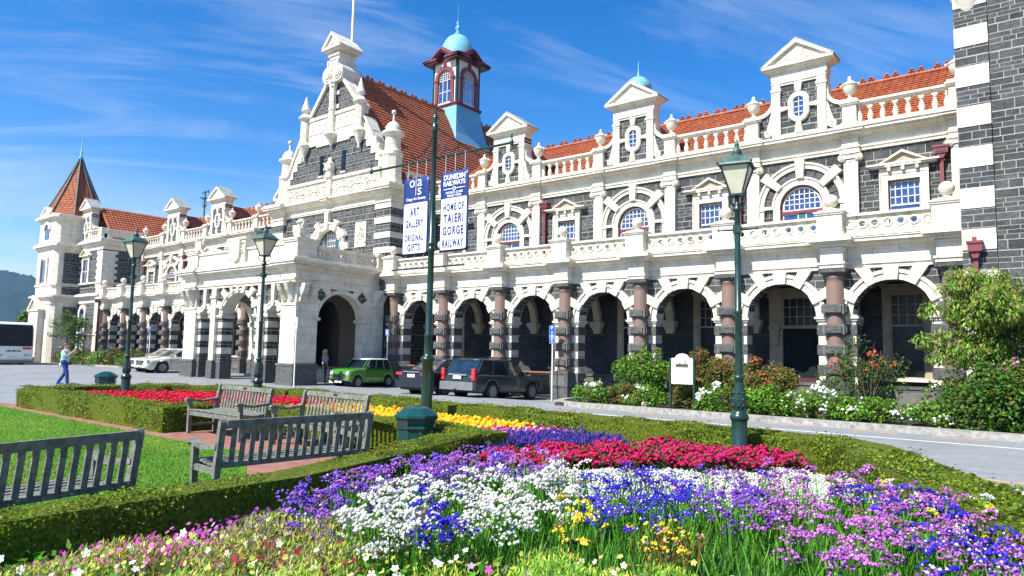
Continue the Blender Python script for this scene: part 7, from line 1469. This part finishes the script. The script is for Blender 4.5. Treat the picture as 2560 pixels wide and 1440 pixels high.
for i in range(1):
    r_ = empty('rose_canes', (18.9, -3.6, .33), label='bare yellowish canes rising among the low roses', cat='plant'); mb = MB()
    for q in range(6): a = q*1.3; mb.tube([(0, 0, 0), (.1*math.cos(a), .05*math.sin(a), .6), (.32*math.cos(a), .1*math.sin(a), 1.2+.12*q)], .017, 'bark', 6, .008)
    mb.obj('canes', r_)
shrub('pink_rose_bush', 21.75, -3.9, .33, 1.45, .9, 1.62, [(.05, .16, .015), (.09, .22, .02), (.03, .09, .01), (.14, .14, .02)], 'large rounded rose bush with a few pink blooms at the right edge', [(.75, .15, .5), (.8, .3, .55)], 22, .045, seed=6, cat='rose bush', dens=430, size=.055, kcl=26)
shrub('pink_rose_bush', 23.6, -4.1, .33, 1.2, .9, 1.6, GR1, 'rose bush beyond the right edge of the view', [(.75, .15, .5)], 6, .045, seed=7, cat='rose bush', dens=260, size=.06)
def tree(name, x, y, z, H_, branches, cols_, label, size, asp, dens, hang=(0, 0, -1.), r0=.07, cl_r=.22, jit=.5):
    root = empty(name, (x, y, z), label=label, cat='tree'); mb = MB(); mb.tube([(0, 0, -.1), (.05, 0, H_*.4), (0, .05, H_*.85)], [r0, r0*.8, r0*.4], 'bark', 8); mb.obj('trunk', root)
    mb = MB(); cl = []
    for (zz, a, L, rise) in branches:
        P = [Vector((0, 0, zz))]
        for k in range(1, 7): t = k/6; P.append(Vector((math.cos(a)*L*t, math.sin(a)*L*t, zz+rise*math.sin(t*1.9)*L-.10*L*t*t)))
        mb.tube(P, r0*.4, 'bark', 5, .006)
        for k in range(2, 7): cl.append((tuple(P[k]+Vector((rnd.uniform(-.15, .15), rnd.uniform(-.15, .15), rnd.uniform(-.16, .06)))), (cl_r*rnd.uniform(.6, 1.3), cl_r*rnd.uniform(.6, 1.3), cl_r*rnd.uniform(.5, 1.1)), None))
    mb.obj('branches', root); V, F, C_ = crown(cl, dens, size, cols_, asp, hang, fill=.05, jit=jit); shape_obj('crown', V, F, C_, 'leaf', root, kind='stuff'); return root
LT = [(.13, .28, .02), (.20, .36, .04), (.06, .15, .012), (.28, .34, .06), (.24, .20, .06)]
br = [(1.35+.052*i, rnd.choice((math.pi, math.pi*1.12, math.pi*.9, 3.7, 2.6, 0.1, -.5, .6, 4.4, 5.2, 1.2))+rnd.uniform(-.25, .25), rnd.uniform(.7, 1.5), rnd.uniform(-.05, .5)) for i in range(38)]
br += [(2.05, math.pi*1.02, 2.0, .10), (2.6, math.pi*.98, 1.75, .25), (1.75, math.pi*1.05, 1.7, .1), (3.0, math.pi*1.05, 1.3, .45)]
tree('cherry_tree', 22.15, -3.3, .33, 3.3, br, LT, 'small tree with drooping narrow leaves reaching in from the right edge', .042, 3.4, 480, (0, 0, -1.), .07, .32)
# left side planting
gl = 'shrubs along the kerb before the left pavilion'
for i in range(11):
    x = -46+i*1.9; y = -1.2-.14*i+ (.05*i if i > 7 else 0); shrub('kerb_shrub', x, y-.2, .40, 1.1, .6, 1.0+.35*((i*7) % 3)/2, GR1 if i % 2 else GR2, ('rounded green shrub' if i % 2 else 'olive and rust coloured shrub')+' number %s from the coach along the left kerb' % ('one', 'two', 'three', 'four', 'five', 'six', 'seven', 'eight', 'nine', 'ten', 'eleven')[i], WH, 8, .05, dens=110, size=.09, seed=60+i, group=gl, kcl=10)
br2 = [(1.4+.2*i, i*2.4, 1.5-.05*i, .35) for i in range(11)]
tree('young_tree', -37.4, -2.6, .4, 3.4, br2, [(.05, .12, .02), (.08, .16, .03), (.12, .17, .03)], 'young spreading tree between the coach and the left pavilion', .10, 1.6, 60, None, .09, .45)
for i, (x, y, s_) in enumerate(((-53, -1, .62), (-60, -3, .7), (-68, -4, .8))):
    tree('background_tree', x, y, .3, 4.2*s_, [(2.2*s_+.25*j, j*2.4, 2.4*s_-.12*j, .4) for j in range(12)], [(.06, .13, .02), (.09, .17, .03)], ('leafy tree just behind the coach', 'second leafy tree behind the coach', 'leafy tree furthest left behind the coach')[i], .2, 1.5, 20, None, .15, .9)
# handrails at the left arcade steps
for i, x in enumerate((-35.6, -34.4)):
    o = empty('handrail', (x, -.9, G(x, -.9)), label=('grey tubular handrail left of the arcade steps', 'grey tubular handrail right of the arcade steps')[i], cat='handrail', group='handrails at the left arcade steps')
    mb = MB(); mb.tube([(0, -.8, 0), (0, -.8, .95), (0, .6, 1.35), (0, .6, .2)], .028, 'galv', 8); mb.obj('rail', o)
# ================================================================ HILLS
def hills():
    vs = []; nx_, ny = 90, 16; xs = np.linspace(-3600, 600, nx_)
    def hgt(x): return 95+105*ss((-1900-x)/500+.55)+18*math.sin(x*.004)+9*math.sin(x*.013+1)+4*math.sin(x*.05)+2.5*math.sin(x*.17)
    for j in range(ny):
        t = j/(ny-1)
        for i, x in enumerate(xs): vs.append((x, 380+240*t, -2+(hgt(x)+(6*math.sin(i*3.1+j*1.7)+4*math.sin(i*1.3-j*2.1))*(t if t < 1 else 1))*ss(t*1.05)))
    fs = [(j*nx_+i, j*nx_+i+1, (j+1)*nx_+i+1, (j+1)*nx_+i) for j in range(ny-1) for i in range(nx_-1)]; mb = MB(); mb.add(vs, fs, 'hill_forest', True); mb.obj('hills', kind='structure')
hills()
# ================================================================ HAZE
m = bpy.data.materials.new('haze'); m.use_nodes = True; t = m.node_tree; t.nodes.clear(); oo = t.nodes.new('ShaderNodeOutputMaterial'); pv_ = t.nodes.new('ShaderNodeVolumePrincipled')
pv_.inputs['Color'].default_value = (.30, .56, 1.0, 1); pv_.inputs['Density'].default_value = .00013; pv_.inputs['Anisotropy'].default_value = .2; t.links.new(pv_.outputs[0], oo.inputs['Volume']); MC['haze'] = m
mb = MB(); mb.box(-4200, 3000, -900, 4200, -4, 245, 'haze'); mb.obj('haze', kind='stuff', label='thin blue air between the camera and the far hills', cat='haze')
